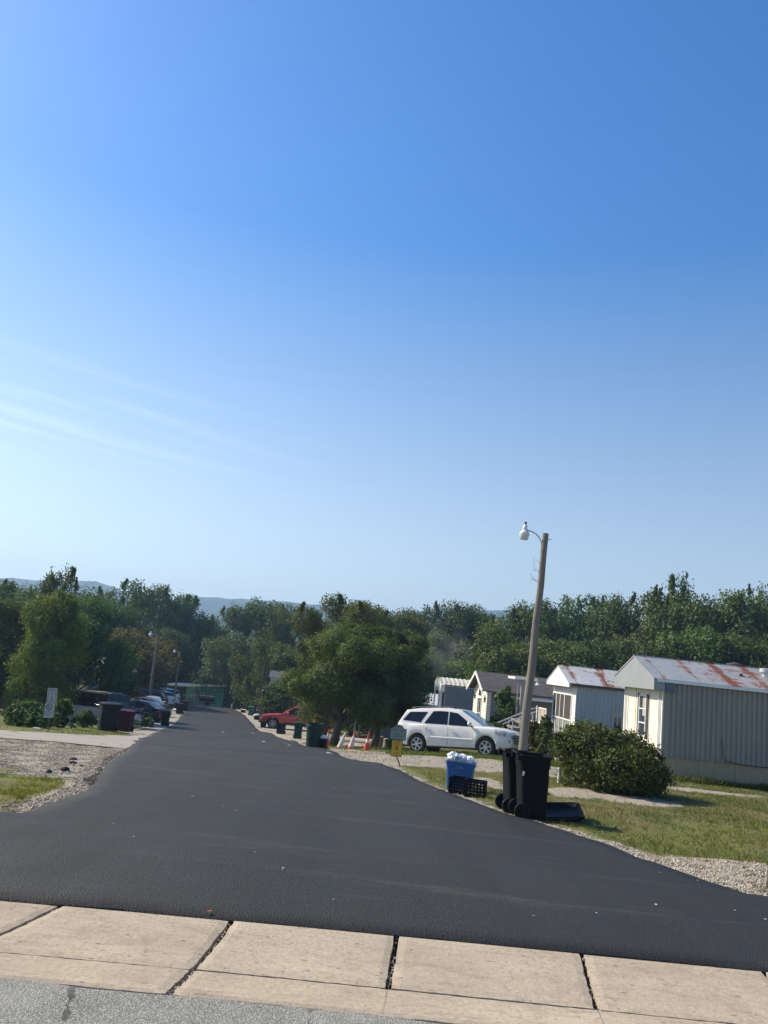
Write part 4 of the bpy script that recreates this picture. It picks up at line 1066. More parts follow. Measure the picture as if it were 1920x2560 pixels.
def suv(label, paint, L=5.1, Wd=2.0, H=1.78, rails=True, glass=None, group=None, wfront=None):
    k = L / 5.1; h = H / 1.78
    deck = [(-2.55, .98), (-2.50, 1.06), (-2.2, 1.14), (-.9, 1.13), (.9, 1.09), (1.15, 1.13), (1.9, 1.09), (2.3, 1.02), (2.47, .93), (2.55, .76)]
    roof = [(-2.45, 1.16), (-2.08, 1.66), (-1.5, 1.74), (-.3, 1.78), (.35, 1.72), (1.42, 1.12)]
    wins = [[(-.12, 1.14), (.98, 1.10), (.62, 1.36), (.25, 1.60), (-.12, 1.655)], [(-1.22, 1.17), (-.17, 1.145), (-.17, 1.655), (-.55, 1.67), (-.85, 1.655)], [(-2.22, 1.27), (-1.38, 1.20), (-1.10, 1.62), (-1.92, 1.60)]]
    sc = lambda P: [(a * k, b_ * h) for a, b_ in P]
    r, *_ = fns = make_car('suv', label, L, Wd, H, sc(deck), sc(roof), (-1.50 * k, 1.52 * k), .36, .30, paint=paint, windows=[sc(w_) for w_ in wins], tumble=.17, flare=.03, arch=.085,
                    rails=(-1.9 * k, .1 * k) if rails else False, cladding=True, glass=glass, cat='SUV', group=group, wfront=wfront)
    return fns
def place(root, loc, rz, tilt=0, sc=1.0, zs=1.0):
    """stand the car on the slope"""
    c, s = math.cos(rz), math.sin(rz)
    f = Vector((c, s, 0)); l = Vector((-s, c, 0)); e = 1.3
    zf = gzf(loc[0] + f.x * e, loc[1] + f.y * e); zb = gzf(loc[0] - f.x * e, loc[1] - f.y * e)
    zl = gzf(loc[0] + l.x * .8, loc[1] + l.y * .8); zr = gzf(loc[0] - l.x * .8, loc[1] - l.y * .8)
    F_ = Vector((f.x, f.y, (zf - zb) / (2 * e))).normalized(); Lf = Vector((l.x, l.y, (zl - zr) / 1.6)).normalized(); U = F_.cross(Lf).normalized(); Lf = U.cross(F_)
    m = Matrix((F_, Lf, U)).transposed().to_4x4(); m.translation = Vector((loc[0], loc[1], (zf + zb + zl + zr) / 4 + .01)); root.matrix_world = m @ Matrix.Diagonal((sc, sc, sc * zs, 1))

# --- white SUV parked on the right
wp = carpaint('pearl_white_paint', (.74, .71, .66))
r, zdk, zrf, hf, gs = suv('pearl white SUV parked side on beyond the gravel drive', wp)
place(r, (4.12, 34.4), R(-27), sc=.985, zs=1.05)
s_ = MB(); 
for (xa, xb) in ((-.95, -.25), (-.15, .32)):
    rows = [[(x, y_, zrf(x) + .045 * (1.05 - .25 * y_ * y_) + .012) for y_ in np.linspace(-.48, .48, 7)] for x in np.linspace(xa, xb, 6)]; s_.grid(rows)
s_.build('sunroof', mat('sunroof_glass', (.03, .05, .05), .06, spec=1), r, smooth=True)
s_ = MB(); s_.tube([(-1.2, -.2, 1.76), (-1.36, -.2, 1.98)], .008, 5); s_.build('antenna', m_black, r)
s_ = MB()
for s in (-1, 1):
    s_.add([(2.52, s * .62, .55), (2.50, s * .90, .56), (2.50, s * .90, .68), (2.53, s * .62, .68)], [(0, 1, 2, 3)])
s_.build('fog_lamp_recess', m_plastic, r)
# --- others
rp = carpaint('bright_red_paint', (.52, .045, .026))
pk_deck = [(-2.70, 1.02), (-2.65, 1.10), (-.78, 1.12), (-.70, 1.12), (.9, 1.10), (1.15, 1.14), (2.2, 1.06), (2.5, .98), (2.65, .80), (2.70, .62)]
pk_roof = [(-.82, 1.13), (-.66, 1.70), (-.3, 1.78), (.35, 1.75), (1.22, 1.14)]
pk_w = [[(.12, 1.17), (.95, 1.15), (.45, 1.60), (.12, 1.66)], [(-.62, 1.18), (.05, 1.17), (.05, 1.66), (-.5, 1.64)]]
st_ = lambda P: [(a * 1.12, b_) for a, b_ in P]
pk_deck, pk_roof, pk_w = st_(pk_deck), st_(pk_roof), [st_(w_) for w_ in pk_w]
pk, *_ = make_car('pickup_truck', 'bright red pickup truck parked under the big maple', 6.05, 1.92, 1.8, pk_deck, pk_roof, (-1.90, 1.96), .40, .42, paint=rp, windows=pk_w, cab=1, tumble=.15, flare=.04, cat='pickup', rim=m_rim, spokes=6, arch=.10, grille_z=(.62, .98))
s_ = MB(); s_.bb(-2.92, -1.1, -.75, .75, 1.165, 1.172); s_.build('bed_cover', m_plastic, pk)
s_ = MB(); s_.bb(2.92, 3.08, -.8, .8, .42, .60); s_.build('bumper', m_plastic, pk, bevel=.03)
s_ = MB(); s_.box((.2, -1.0, .47), (1.9, .12, .08)); s_.box((.2, 1.0, .47), (1.9, .12, .08)); s_.build('side_step', m_plastic, pk)
pf = hit(683, 1822); place(pk, (pf.x + 2.25, pf.y + .9), R(180 - 4), sc=1.16)
# dark cars on the left
sed_deck = [(-2.42, .88), (-2.35, .98), (-1.75, 1.02), (-.8, .98), (.9, .93), (1.1, .95), (1.9, .84), (2.25, .74), (2.40, .60)]
sed_roof = [(-1.98, 1.0), (-1.05, 1.38), (-.3, 1.45), (.2, 1.40), (1.25, .95)]
sed_w = [[(-.02, .99), (.80, .96), (.15, 1.32), (-.02, 1.36)], [(-1.15, 1.02), (-.08, .995), (-.08, 1.365), (-.45, 1.36), (-.85, 1.28)]]
def sedan(label, paint, **k): return make_car('sedan', label, 4.8, 1.83, 1.45, sed_deck, sed_roof, (-1.38, 1.42), .33, .2, paint=paint, windows=sed_w, tumble=.22, flare=.015, rear_round=.5, **k)[0]
navy = carpaint('near_black_blue_paint', (.010, .013, .022)); maroonp = carpaint('dark_maroon_paint', (.05, .008, .02)); silver = carpaint('silver_paint', (.42, .44, .46), .3, metal=.4)
blackp = carpaint('black_paint', (.012, .012, .014)); white2 = carpaint('white_paint_gloss', (.70, .71, .72))
van_deck = [(-2.45, .9), (-2.42, 1.02), (-1.0, 1.06), (1.0, 1.02), (1.3, 1.04), (1.9, .95), (2.3, .82), (2.45, .62)]
van_roof = [(-2.40, 1.04), (-2.18, 1.72), (-1.6, 1.80), (.2, 1.78), (.7, 1.66), (1.62, 1.02)]
van_w = [[(-.0, 1.08), (1.0, 1.05), (.45, 1.60), (0, 1.66)], [(-1.15, 1.10), (-.06, 1.08), (-.06, 1.66), (-1.15, 1.67)], [(-2.18, 1.12), (-1.22, 1.10), (-1.22, 1.66), (-1.98, 1.62)]]
v = make_car('van', 'dark navy van behind the black and maroon carts', 4.9, 1.95, 1.8, van_deck, van_roof, (-1.45, 1.5), .35, .25, paint=navy, windows=van_w, tumble=.16, cat='van', rear_lamp=(.55, .98))[0]
q = hit(285, 1812); place(v, (q.x - 2.3, q.y + 2.6), R(180 - 30), sc=1.0)
c_ = sedan('dark blue black sedan parked beyond the maroon cart', navy); q = hit(395, 1806); place(c_, (q.x - 1.9, q.y + .8), R(180 - 18))
c_ = sedan('dark purple sedan mostly hidden behind the blue black sedan', maroonp); q = hit(400, 1792); place(c_, (q.x - 2.2, q.y + 1.6), R(180 - 12))
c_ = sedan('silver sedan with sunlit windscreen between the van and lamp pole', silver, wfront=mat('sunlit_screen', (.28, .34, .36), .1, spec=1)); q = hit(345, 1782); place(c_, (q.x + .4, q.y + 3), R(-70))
c_ = suv('white SUV with rear toward the first leaning lamp pole', white2, L=4.6, Wd=1.9, H=1.68)[0]; q = hit(405, 1768); place(c_, (q.x - 1.2, q.y + 1.5), R(180 - 40))
c_ = suv('tall white SUV parked just left of the second leaning lamp pole', white2, L=4.9, Wd=1.95, H=1.85)[0]; q = hit(421, 1765); place(c_, (q.x - 1.4, q.y + 2.5), R(180 - 48))
c_ = suv('black SUV roof showing behind the silver sedan', blackp, L=4.8, Wd=1.9, H=1.75)[0]; q = hit(345, 1768); place(c_, (q.x - .5, q.y + 3.5), R(180 - 5))
c_ = suv('dark SUV under the blue backboard beyond the green cart', blackp, L=4.7, Wd=1.9, H=1.7)[0]; q = hit(645, 1780); place(c_, (q.x + .3, q.y + 3.5), R(180 - 60))
c_ = suv('dark blue SUV roof seen over the red pickup', navy, L=4.6, Wd=1.85, H=1.75)[0]; q = hit(735, 1800); place(c_, (q.x, q.y + 2), R(180 - 8))
c_ = sedan('red sedan half hidden behind the log and tree trunk', carpaint('deep_red_paint', (.32, .02, .03))); q = hit(950, 1846); place(c_, (q.x + .3, q.y + 7.5), R(180 - 8))
# ================================================================ STREET FURNITURE AND SMALL THINGS
g = NT('weathered_pole_wood')
n1 = g.noise(3, 6, .7, vec=g.mapping((6, 6, .35))); n2 = g.noise(30, 5, .7, vec=g.mapping((3, 3, .12)))
c = g.mix(g.rng(n1, .3, .7), (.16, .14, .115), (.28, .25, .21)); c = g.mix(g.math('MULTIPLY', g.rng(n2, .52, .7), .7), c, (.08, .065, .05)); g.bump(n2, .7, .02)
m_pole = g.out(c, .9, spec=.15)
m_lampw = mat('lamp_white', (.70, .71, .72), .4); m_globe = mat('lamp_globe', (.62, .62, .60), .25, spec=.7, var=.05)
def make_lamp(label, H=7.2, r0=.15, r1=.098):
    t = thing('street_lamp', label, 'street lamp', group='wooden street lamps along the lane')
    p = MB(); p.tube([(.012 * math.sin(i * 1.3), .01 * math.cos(i * 2.1), -.3 + (H + .3) * i / 14) for i in range(15)], [r0 + (r1 - r0) * i / 14 for i in range(15)], 14); p.build('pole', m_pole, t, smooth=True, auto=50)
    a = MB(); pts = [(-.10, 0, H - .62), (-.105, 0, H - .45), (-.13, 0, H - .30), (-.20, 0, H - .16), (-.32, 0, H - .06), (-.46, 0, H + .0), (-.64, 0, H + .02)]
    a.tube(pts, .022, 8); a.build('arm', m_galv, t, smooth=True)
    a = MB(); a.box((-.10, 0, H - .36), (.06, .08, .05)); a.box((-.10, 0, H - .58), (.06, .08, .05)); a.tube([(.05, 0, H - .18), (.20, 0, H - .17)], .012, 6); a.build('bracket', m_galv, t)
    h = MB(); h.lathe([(.045, .16), (.065, .13), (.085, .02), (.075, -.02), (.12, -.06), (.16, -.11), (.165, -.13)], 18, (-.70, 0, H + .03)); hd = h.build('lamp_head', m_lampw, t, smooth=True, auto=40)
    h = MB(); h.lathe([(.165, -.13), (.165, -.16), (.13, -.31), (.12, -.32), (.01, -.315)], 18, (-.70, 0, H + .03), cap=False); h.build('globe', m_globe, hd, smooth=True, auto=40)
    h = MB(); h.lathe([(.03, .16), (.03, .20), (.045, .215), (.04, .25), (.01, .255)], 12, (-.70, 0, H + .03)); h.build('photocell', m_black, hd)
    return t
def lean_to(t, base, top_px, D, H=7.2):
    """stand the pole with the lean it shows"""
    tp = at(top_px[0], top_px[1], D); d = Vector(tp) - Vector(base); q = Vector((0, 0, 1)).rotation_difference(d.normalized())
    t.rotation_mode = 'QUATERNION'; t.rotation_quaternion = q; t.location = base; t.scale = (1, 1, d.length / H)
base = hit(1302, 1914); D0 = base.y
l1 = make_lamp('near weathered wooden lamp pole rising behind the two black carts'); lean_to(l1, base, (1365, 1334), D0)
print('lamp D', D0, l1.scale)
wv = MB()
for k in range(4):
    z0 = 5.95 + random.uniform(-.25, .25); pts = [(-.11, -.03, z0)]
    for i in range(5): pts.append((-.13 - .045 * i + random.uniform(-.04, .02), random.uniform(-.05, .05), z0 + random.uniform(-.1, .14) * (i + 1) * .5))
    wv.tube(pts, .004, 4)
wv.tube([(-.12, 0, 5.62), (-.3, 0, 5.72), (-.36, 0, 5.86)], .008, 4)
wv.build('dry_vine', mat('dry_vine', (.07, .06, .045), .9), l1)
for (bx, by, tx, ty, lab) in ((370, 1776, 395, 1585, 'leaning wooden lamp pole among the parked cars on the left'), (433, 1768, 450, 1628, 'farther leaning lamp pole beside the pallet pile and green home')):
    b0 = hit(bx, by)
    l = copy_tree(l1, None)
    for ch in kids(l):
        if ch.name.startswith('dry_vine'): bpy.data.objects.remove(ch)
    l['label'] = lab; lean_to(l, b0, (tx, ty), b0.y)
    s_ = l.scale[2]; l.scale = (max(.8, s_), max(.8, s_), s_); print('lamp', b0, s_)
m_wire = mat('thin_black_wire', (.02, .02, .02), .6)

# -------- wheeled carts
def cartmat(name, col, rough=.58, scuff=None):
    g = NT(name); n1 = g.noise(3, 6, .7, dist=.5); n2 = g.noise(2.2, 7, .72, vec=g.mapping((1.6, 1.6, .7)), dist=1.2)
    c = g.mix(g.rng(n1, .3, .7), col, tuple(min(1, v * 1.5 + .004) for v in col))
    if scuff: c = g.mix(g.math('MULTIPLY', g.rng(n2, .63, .67), .75), c, scuff)
    return g.out(c, g.rng(n1, .3, .7, rough - .1, rough + .15), spec=.14)
m_cblack = cartmat('black_cart_plastic', (.0045, .005, .006), .6, (.20, .20, .16)); m_cblack2 = cartmat('black_cart_plastic_plain', (.005, .0055, .0065), .6)
m_cgreen = cartmat('dark_green_cart_plastic', (.012, .030, .025), .5); m_cmar = cartmat('maroon_cart_plastic', (.036, .008, .016), .5); m_cgrey = cartmat('charcoal_cart_plastic', (.011, .015, .017), .5)
m_cgreen2 = cartmat('mid_green_cart_plastic', (.03, .11, .07), .5)
def rrect(w, d, r, n=4):
    pts = []
    for (cx, cy, a0) in ((w/2-r, d/2-r, 0), (-w/2+r, d/2-r, 90), (-w/2+r, -d/2+r, 180), (w/2-r, -d/2+r, 270)):
        for k in range(n + 1):
            a = R(a0 + 90 * k / n); pts.append((cx + r * math.cos(a), cy + r * math.sin(a)))
    return pts
def loft(mb, secs):
    """secs: list of (w,d,r,z,ox,oy)"""
    n = 20; vs = []
    for w, d, r, z, ox, oy in secs: vs += [(x + ox, y + oy, z) for x, y in rrect(w, d, r)]
    m = len(secs); mb.add(vs, [(i*n+k, i*n+(k+1) % n, (i+1)*n+(k+1) % n, (i+1)*n+k) for i in range(m-1) for k in range(n)])
def make_cart(label, m, H=1.08, w=.62, d=.72, lid=True, open_top=False, loc=(0, 0), rz=0, scale=1.0, group='wheeled trash carts along the lane', wheels=True, round_=.07):
    """wheels at -y side, lid hinge at -y; faces +y... x is width"""
    t = thing('trash_cart', label, 'trash cart', gp(*loc, -.01), rz, group)
    b = MB(); hb = H - .08
    loft(b, [(w * .78, d * .74, round_, .03, 0, .03), (w * .80, d * .77, round_, .10, 0, .027), (w * .83, d * .80, round_, .20, 0, .022), (w * .90, d * .89, round_, hb * .62, 0, .01), (w * .925, d * .90, round_, hb * .80, 0, 0),
             (w * .96, d * .95, round_, hb * .82, 0, 0), (w * .97, d * .97, round_, hb - .03, 0, 0), (w * 1.03, d * 1.03, round_, hb - .03, 0, 0), (w * 1.03, d * 1.03, round_, hb, 0, 0), (w * .93, d * .93, round_, hb, 0, 0),
             (w * .90, d * .90, round_, hb * .8, 0, 0), (w * .76, d * .62, round_, .2, 0, .03), (.02, .02, .005, .12, 0, .03)])
    loft(b, [(.02, .02, .005, .03, 0, .04), (w * .74, d * .62, round_, .03, 0, .04)])
    bo = b.build('body', m, t, smooth=True, auto=35)
    h = MB(); h.tube([(-w * .40, -d * .50, hb - .02), (-w * .40, -d * .58, hb + .01), (w * .40, -d * .58, hb + .01), (w * .40, -d * .50, hb - .02)], .016, 6)
    h.box((-w * .42, -d * .50, hb - .05), (.05, .09, .08)); h.box((w * .42, -d * .50, hb - .05), (.05, .09, .08)); h.build('handle', m, t)
    h = MB(); h.tube([(-w * .30, d * .50, hb * .42), (w * .30, d * .50, hb * .42)], .014, 6); h.build('catch_bar', m_black, t)
    if wheels:
        for s in (-1, 1):
            q = MB(); q.lathe([(.11, -.025), (.125, -.02), (.125, .02), (.11, .025), (.085, .027), (.08, .012), (.03, .012), (.025, .03), (.005, .03)], 20, (s * w * .44, -d * .33, .125), 'x'); q.build('wheel', m_cblack2, t, smooth=True, auto=30)
        q = MB(); q.tube([(-w * .44, -d * .33, .125), (w * .44, -d * .33, .125)], .012, 6); q.build('axle', m_galv, t)
    if lid:
        l = MB()
        loft(l, [(.02, .02, .005, hb + .075, 0, 0), (w * .6, d * .6, .1, hb + .07, 0, 0), (w * 1.0, d * .98, .08, hb + .035, 0, 0), (w * 1.07, d * 1.07, .07, hb + .025, 0, 0), (w * 1.07, d * 1.07, .07, hb + .003, 0, 0), (w * .9, d * .9, .07, hb + .004, 0, 0)])
        l.box((0, d * .52, hb + .03), (w * .3, .05, .03)); l.box((0, -d * .5, hb + .02), (w * .7, .08, .05)); l.build('lid', m, t, smooth=True, auto=35)
    elif open_top == 'hang':
        l = MB(); l.box((0, -d * .56, hb * .72), (w * .98, .03, hb * .5)); l.build('lid', m, t, bevel=.01)
    t.scale = (scale,) * 3
    return t
# two near black carts: wheels toward the lane's left-front corner
q = hit(1345, 2052)
c1 = make_cart('black lidless cart with scuffed side, nearest of all, on the gravel edge', m_cblack, H=1.05, w=.50, d=.50, lid=False, loc=(q.x - .08, q.y + .28), rz=R(-88))
q = hit(1268, 2036)
c2 = make_cart('black lidless cart tucked just behind the scuffed one', m_cblack2, H=1.05, w=.50, d=.50, lid=False, loc=(q.x + .22, q.y + .50), rz=R(-84))
# white label on the cart
s_ = MB(); s_.prism([(-.02, 0), (.015, .01), (.02, .06), (.0, .075), (-.015, .045), (-.005, .02)], (0, -.004, 0), (0, 0, 0), (1, 0, 0), (0, 0, 1))
o = s_.build('sticker', m_white, c1); o.location = (.262, -.20, .66); o.rotation_euler = (0, 0, R(88))
# fallen lid on the grass
q = hit(1408, 2052); t = thing('cart_lid', 'black cart lid lying flipped on the grass beside the carts', 'lid', gp(q.x, q.y + .3, .02), R(-8), rot=(R(8), R(-7), R(-8)))
l = MB(); loft(l, [(.02, .02, .005, .05, 0, 0), (.62, .60, .1, .045, 0, 0), (.66, .66, .09, .06, 0, 0), (.72, .74, .08, .12, 0, 0), (.74, .76, .08, .12, 0, 0), (.74, .76, .08, .09, 0, 0), (.66, .66, .09, .03, 0, 0), (.02, .02, .005, .02, 0, 0)]); l.build('shell', m_cblack2, t, smooth=True, auto=35)
l = MB(); l.tube([(-.24, -.36, .12), (-.24, -.44, .1), (.24, -.44, .1), (.24, -.36, .12)], .018, 6); l.build('hinge', m_cblack2, t)
# left carts
q = hit(258, 1828); make_cart('tall charcoal cart standing left of the maroon cart', m_cgrey, H=1.2, w=.75, d=.8, loc=(q.x, q.y + .4), rz=R(120))
q = hit(302, 1829); make_cart('maroon cart at the left verge', m_cmar, H=.98, w=.74, d=.7, loc=(q.x, q.y + .35), rz=R(176))
q = hit(408, 1815); make_cart('charcoal cart alone by the dark sedan', m_cgrey, H=1.05, w=.58, d=.66, loc=(q.x, q.y + .3), rz=R(20))
q = hit(446, 1785); make_cart('dark cart with white bag at its foot near the far left kerb', m_cgrey, H=1.05, w=.6, d=.66, loc=(q.x, q.y + .3), rz=R(160))
q = hit(459, 1777); make_cart('dark cart farthest up on the left side', m_cgrey, H=1.05, w=.6, d=.66, loc=(q.x, q.y + .3), rz=R(170))
# right carts
q = hit(739, 1853); 
q1 = hit(742, 1847); make_cart('slim dark green lidded cart between the round can and low bin', m_cgreen, H=1.12, w=.60, d=.68, loc=(q1.x, q1.y + .3), rz=R(186))
q2 = hit(700, 1835); make_cart('short dark open cart just left of the slim green cart', m_cgrey, H=.86, w=.70, d=.6, lid=False, loc=(q2.x, q2.y + .3), rz=R(170))
q3 = hit(660, 1820); make_cart('low black bin in front of the pickup bumper', m_cblack2, H=.62, w=.55, d=.5, lid=True, loc=(q3.x - .1, q3.y + .1), rz=R(180), wheels=False)
q = hit(625, 1789); make_cart('mid green cart past the red pickup', m_cgreen2, H=1.02, w=.6, d=.66, loc=(q.x, q.y + .3), rz=R(186))
q = hit(635, 1788); make_cart('dark cart touching the mid green cart', m_cgrey, H=1.15, w=.6, d=.7, loc=(q.x, q.y + 1.0), rz=R(180))
q = hit(603, 1776); make_cart('dark green cart farthest away on the right side', m_cgreen, H=1.0, w=.6, d=.66, loc=(q.x, q.y + 1.2), rz=R(180))
# round ribbed can
q = hit(780, 1870); t = thing('trash_can', 'big round dark green can with swollen rim at the road edge', 'trash can', gp(q.x, q.y + .35, -.01))
l = MB(); l.lathe([(.26, 0), (.30, .02), (.335, .5), (.36, .86), (.395, .88), (.40, .95), (.395, 1.0), (.37, 1.03), (.40, 1.05), (.40, 1.08), (.35, 1.08), (.33, .8), (.25, .1), (.01, .08)], 28, cap=False); l.build('body', m_cgreen, t, smooth=True, auto=40)
for s in (-1, 1):
    l = MB(); l.tube([(s * .38, -.07, .82), (s * .46, -.06, .84), (s * .46, .06, .84), (s * .38, .07, .82)], .014, 6); l.build('handle', m_cgreen, t)
l = MB(); l.lathe([(.30, -.01), (.34, .0), (.34, .05), (.30, .06)], 20, (.04, .0, .02)); l.build('base_ring', m_black, t)

def crumple(mb, c, r, n=12, seed=0, sq=(1, 1, .8), var=.28):
    rr = random.Random(seed); rings = []
    for i in range(n // 2 + 1):
        ph = math.pi * i / (n // 2); row = []
        for k in range(n):
            th = 2 * math.pi * k / n; q_ = r * (1 + rr.uniform(-var, var))
            row.append((c[0] + q_ * sq[0] * math.sin(ph) * math.cos(th), c[1] + q_ * sq[1] * math.sin(ph) * math.sin(th), c[2] + q_ * sq[2] * math.cos(ph)))
        row.append(row[0]); rings.append(row)
    mb.grid(rings)
m_bag = mat('white_plastic_bag', (.78, .78, .78), .4, spec=.5)
# small black bin + white bag + cone near the round can
q = hit(805, 1871); t = thing('trash_bin', 'small black bin topped by a white bag beside the round can', 'bin', gp(q.x, q.y + .2, -.01))
l = MB(); l.lathe([(.13, 0), (.15, .02), (.185, .42), (.195, .44), (.175, .44), (.13, .05), (.01, .04)], 18, cap=False); l.build('body', m_cblack2, t, smooth=True, auto=40)
l = MB(); crumple(l, (0, 0, .47), .16, 10, 3, (1.1, 1, .7)); o = l.build('bag', m_bag, None); o.location = t.location; tag(o, 'white bag bulging out of the small black bin', 'bag')
# cones
m_cone_o = mat('faded_orange', (.62, .10, .045), .6, var=.15); m_cone_r = mat('faded_red_orange', (.50, .055, .03), .6); m_cone_w = mat('dirty_white_band', (.60, .58, .54), .6, var=.1)
def make_cone(label, loc, H=.72, lean=(0, 0), tube_=False, bands=((.0, .35, 0), (.35, .62, 1), (.62, 1, 0)), body=m_cone_o):
    t = thing('traffic_cone', label, 'traffic cone', gp(*loc, 0), 0, 'cones along the gravel drive', rot=(R(lean[0]), R(lean[1]), 0))
    r0, r1 = (.085, .05) if tube_ else (.13, .028)
    rad = lambda z: r0 + (r1 - r0) * z
    l = MB(); l.box((0, 0, .015), (.34, .34, .03)); l.build('base', m_cblack2 if tube_ else body, t, bevel=.01)
    full = MB(); full.lathe([(rad(0), .03), (rad(1), H), (rad(1) * .6, H), (.01, H - .01)], 18); full.build('shell', body, t, smooth=True, auto=40)
    for a, b_, k in bands:
        if k:
            l = MB(); l.lathe([(rad(a) + .003, .03 + (H - .03) * a), (rad(b_) + .003, .03 + (H - .03) * b_)], 18, cap=False); l.build('reflective_band', m_cone_w, t, smooth=True)
    return t
q = hit(815, 1871); make_cone('orange tube cone with white collar beside the white bag', (q.x, q.y + .15), H=.82, tube_=True, bands=((.45, .80, 1),), body=m_cone_r, lean=(0, 4))
q = hit(848, 1871); make_cone('faded white cone leaning right, first of the row', (q.x, q.y + .1), H=.76, bands=((.02, .98, 1),), lean=(0, 16))
q = hit(876, 1873); make_cone('leaning cone with orange tip and white middle', (q.x, q.y + .1), H=.76, bands=((.12, .78, 1),), lean=(0, 9))
q = hit(916, 1876); make_cone('darker orange cone standing nearest the warning signs', (q.x, q.y + .1), H=.76, bands=((.42, .60, 1),), body=m_cone_r, lean=(0, 3))
# logs, stumps
m_log = mat('grey_log', (.27, .235, .19), .9, var=.3, vscale=6, bump=.6, bscale=20, stretch=(.4, 3, 3))
q0, q1 = hit(838, 1856), hit(944, 1865)
t = MB(); P0 = Vector((q0.x, q0.y + .9, gzf(q0.x, q0.y) + .14)); P1 = Vector((q1.x, q1.y + .9, gzf(q1.x, q1.y) + .14)); t.tube([P0.lerp(P1, i / 8) + Vector((0, 0, .015 * math.sin(i * 2))) for i in range(9)], [.14, .145, .14, .15, .14, .145, .15, .14, .135], 12)
o = t.build('log', m_log, smooth=True, auto=40); tag(o, 'long grey log lying behind the row of cones', 'log')
q0, q1 = hit(955, 1866), hit(1012, 1872)
t = MB(); P0 = Vector((q0.x, q0.y + 1.1, gzf(q0.x, q0.y) + .13)); P1 = Vector((q1.x, q1.y + 1.1, gzf(q1.x, q1.y) + .13)); t.tube([P0, P0.lerp(P1, .5), P1], [.13, .14, .13], 10)
o = t.build('log', m_log, smooth=True, auto=40); tag(o, 'short log between the stump and the white SUV', 'log')
for (a, b_, w_, h_, lab) in ((948, 1868, .38, .62, 'square grey stump at the end of the long log'), (968, 1869, .55, .5, 'ragged pale stump behind the warning signs')):
    q = hit(a, b_); t = MB(); n_ = 12; pr_ = [(w_ / 2 * (1.15 if z == 0 else 1 + .06 * math.sin(z * 9)), z) for z in (0, h_ * .3, h_ * .7, h_)]
    t.lathe(pr_ + [(.02, h_ + .01)], n_, (0, 0, 0)); o = t.build('stump', m_log, smooth=True, auto=40); o.location = gp(q.x, q.y + .2, -.02); tag(o, lab, 'stump')

# -------- blue tote with white bags, milk crates
g = NT('blue_tote_plastic'); m_blue = g.out(g.mix(g.rng(g.noise(2.5, 5, .7), .3, .7), (.022, .095, .26), (.035, .13, .33)), .45, spec=.4)
q = hit(1135, 1976); t = thing('storage_tote', 'tall blue tote overflowing with white bags and paper', 'tote', gp(q.x + .14, q.y + .32, -.01), R(-13))
l = MB(); loft(l, [(.02, .02, .005, .01, 0, 0), (.50, .36, .05, .01, 0, 0), (.56, .40, .05, .44, 0, 0), (.59, .43, .05, .44, 0, 0), (.59, .43, .05, .50, 0, 0), (.62, .46, .05, .50, 0, 0), (.62, .46, .05, .53, 0, 0), (.57, .41, .05, .53, 0, 0), (.52, .36, .05, .3, 0, 0), (.02, .02, .005, .3, 0, 0)]); l.build('body', m_blue, t, smooth=True, auto=35)
l = MB(); l.box((0, -.225, .43), (.16, .02, .035)); l.build('handle_label', mat('embossed_grey', (.10, .16, .22), .5), t)
l = MB(); l.box((-.29, 0, .46), (.03, .2, .04)); l.box((.29, 0, .46), (.03, .2, .04)); l.build('handle', m_blue, t, bevel=.01)
t.scale = (.98, .98, 1.06)
for k, (dx_, dy_, r_, lab) in enumerate(((-.16, -.02, .125, 'crumpled white bag at the left corner of the blue tote'), (.01, .03, .11, 'crumpled white bag in the middle of the blue tote'), (.16, .0, .10, 'crumpled white bag at the right corner of the blue tote'))):
    l = MB(); crumple(l, (0, 0, 0), r_, 22, 11 + k, (1.15, 1, .8), .17); o = l.build('plastic_bag', m_bag); o.location = t.location + Vector((dx_, dy_ - .03, .635 - k * .015)); o.rotation_euler = (0, .2, k); tag(o, lab, 'bag', 'white bags in the blue tote')
l = MB(); l.box((0, 0, 0), (.10, .03, .06)); o = l.build('carton', mat('printed_carton', (.20, .28, .30), .6), None); o.location = t.location + Vector((-.12, -.22, .645)); o.rotation_euler = (.2, .1, .3); tag(o, 'small grey printed carton among the white bags', 'carton')
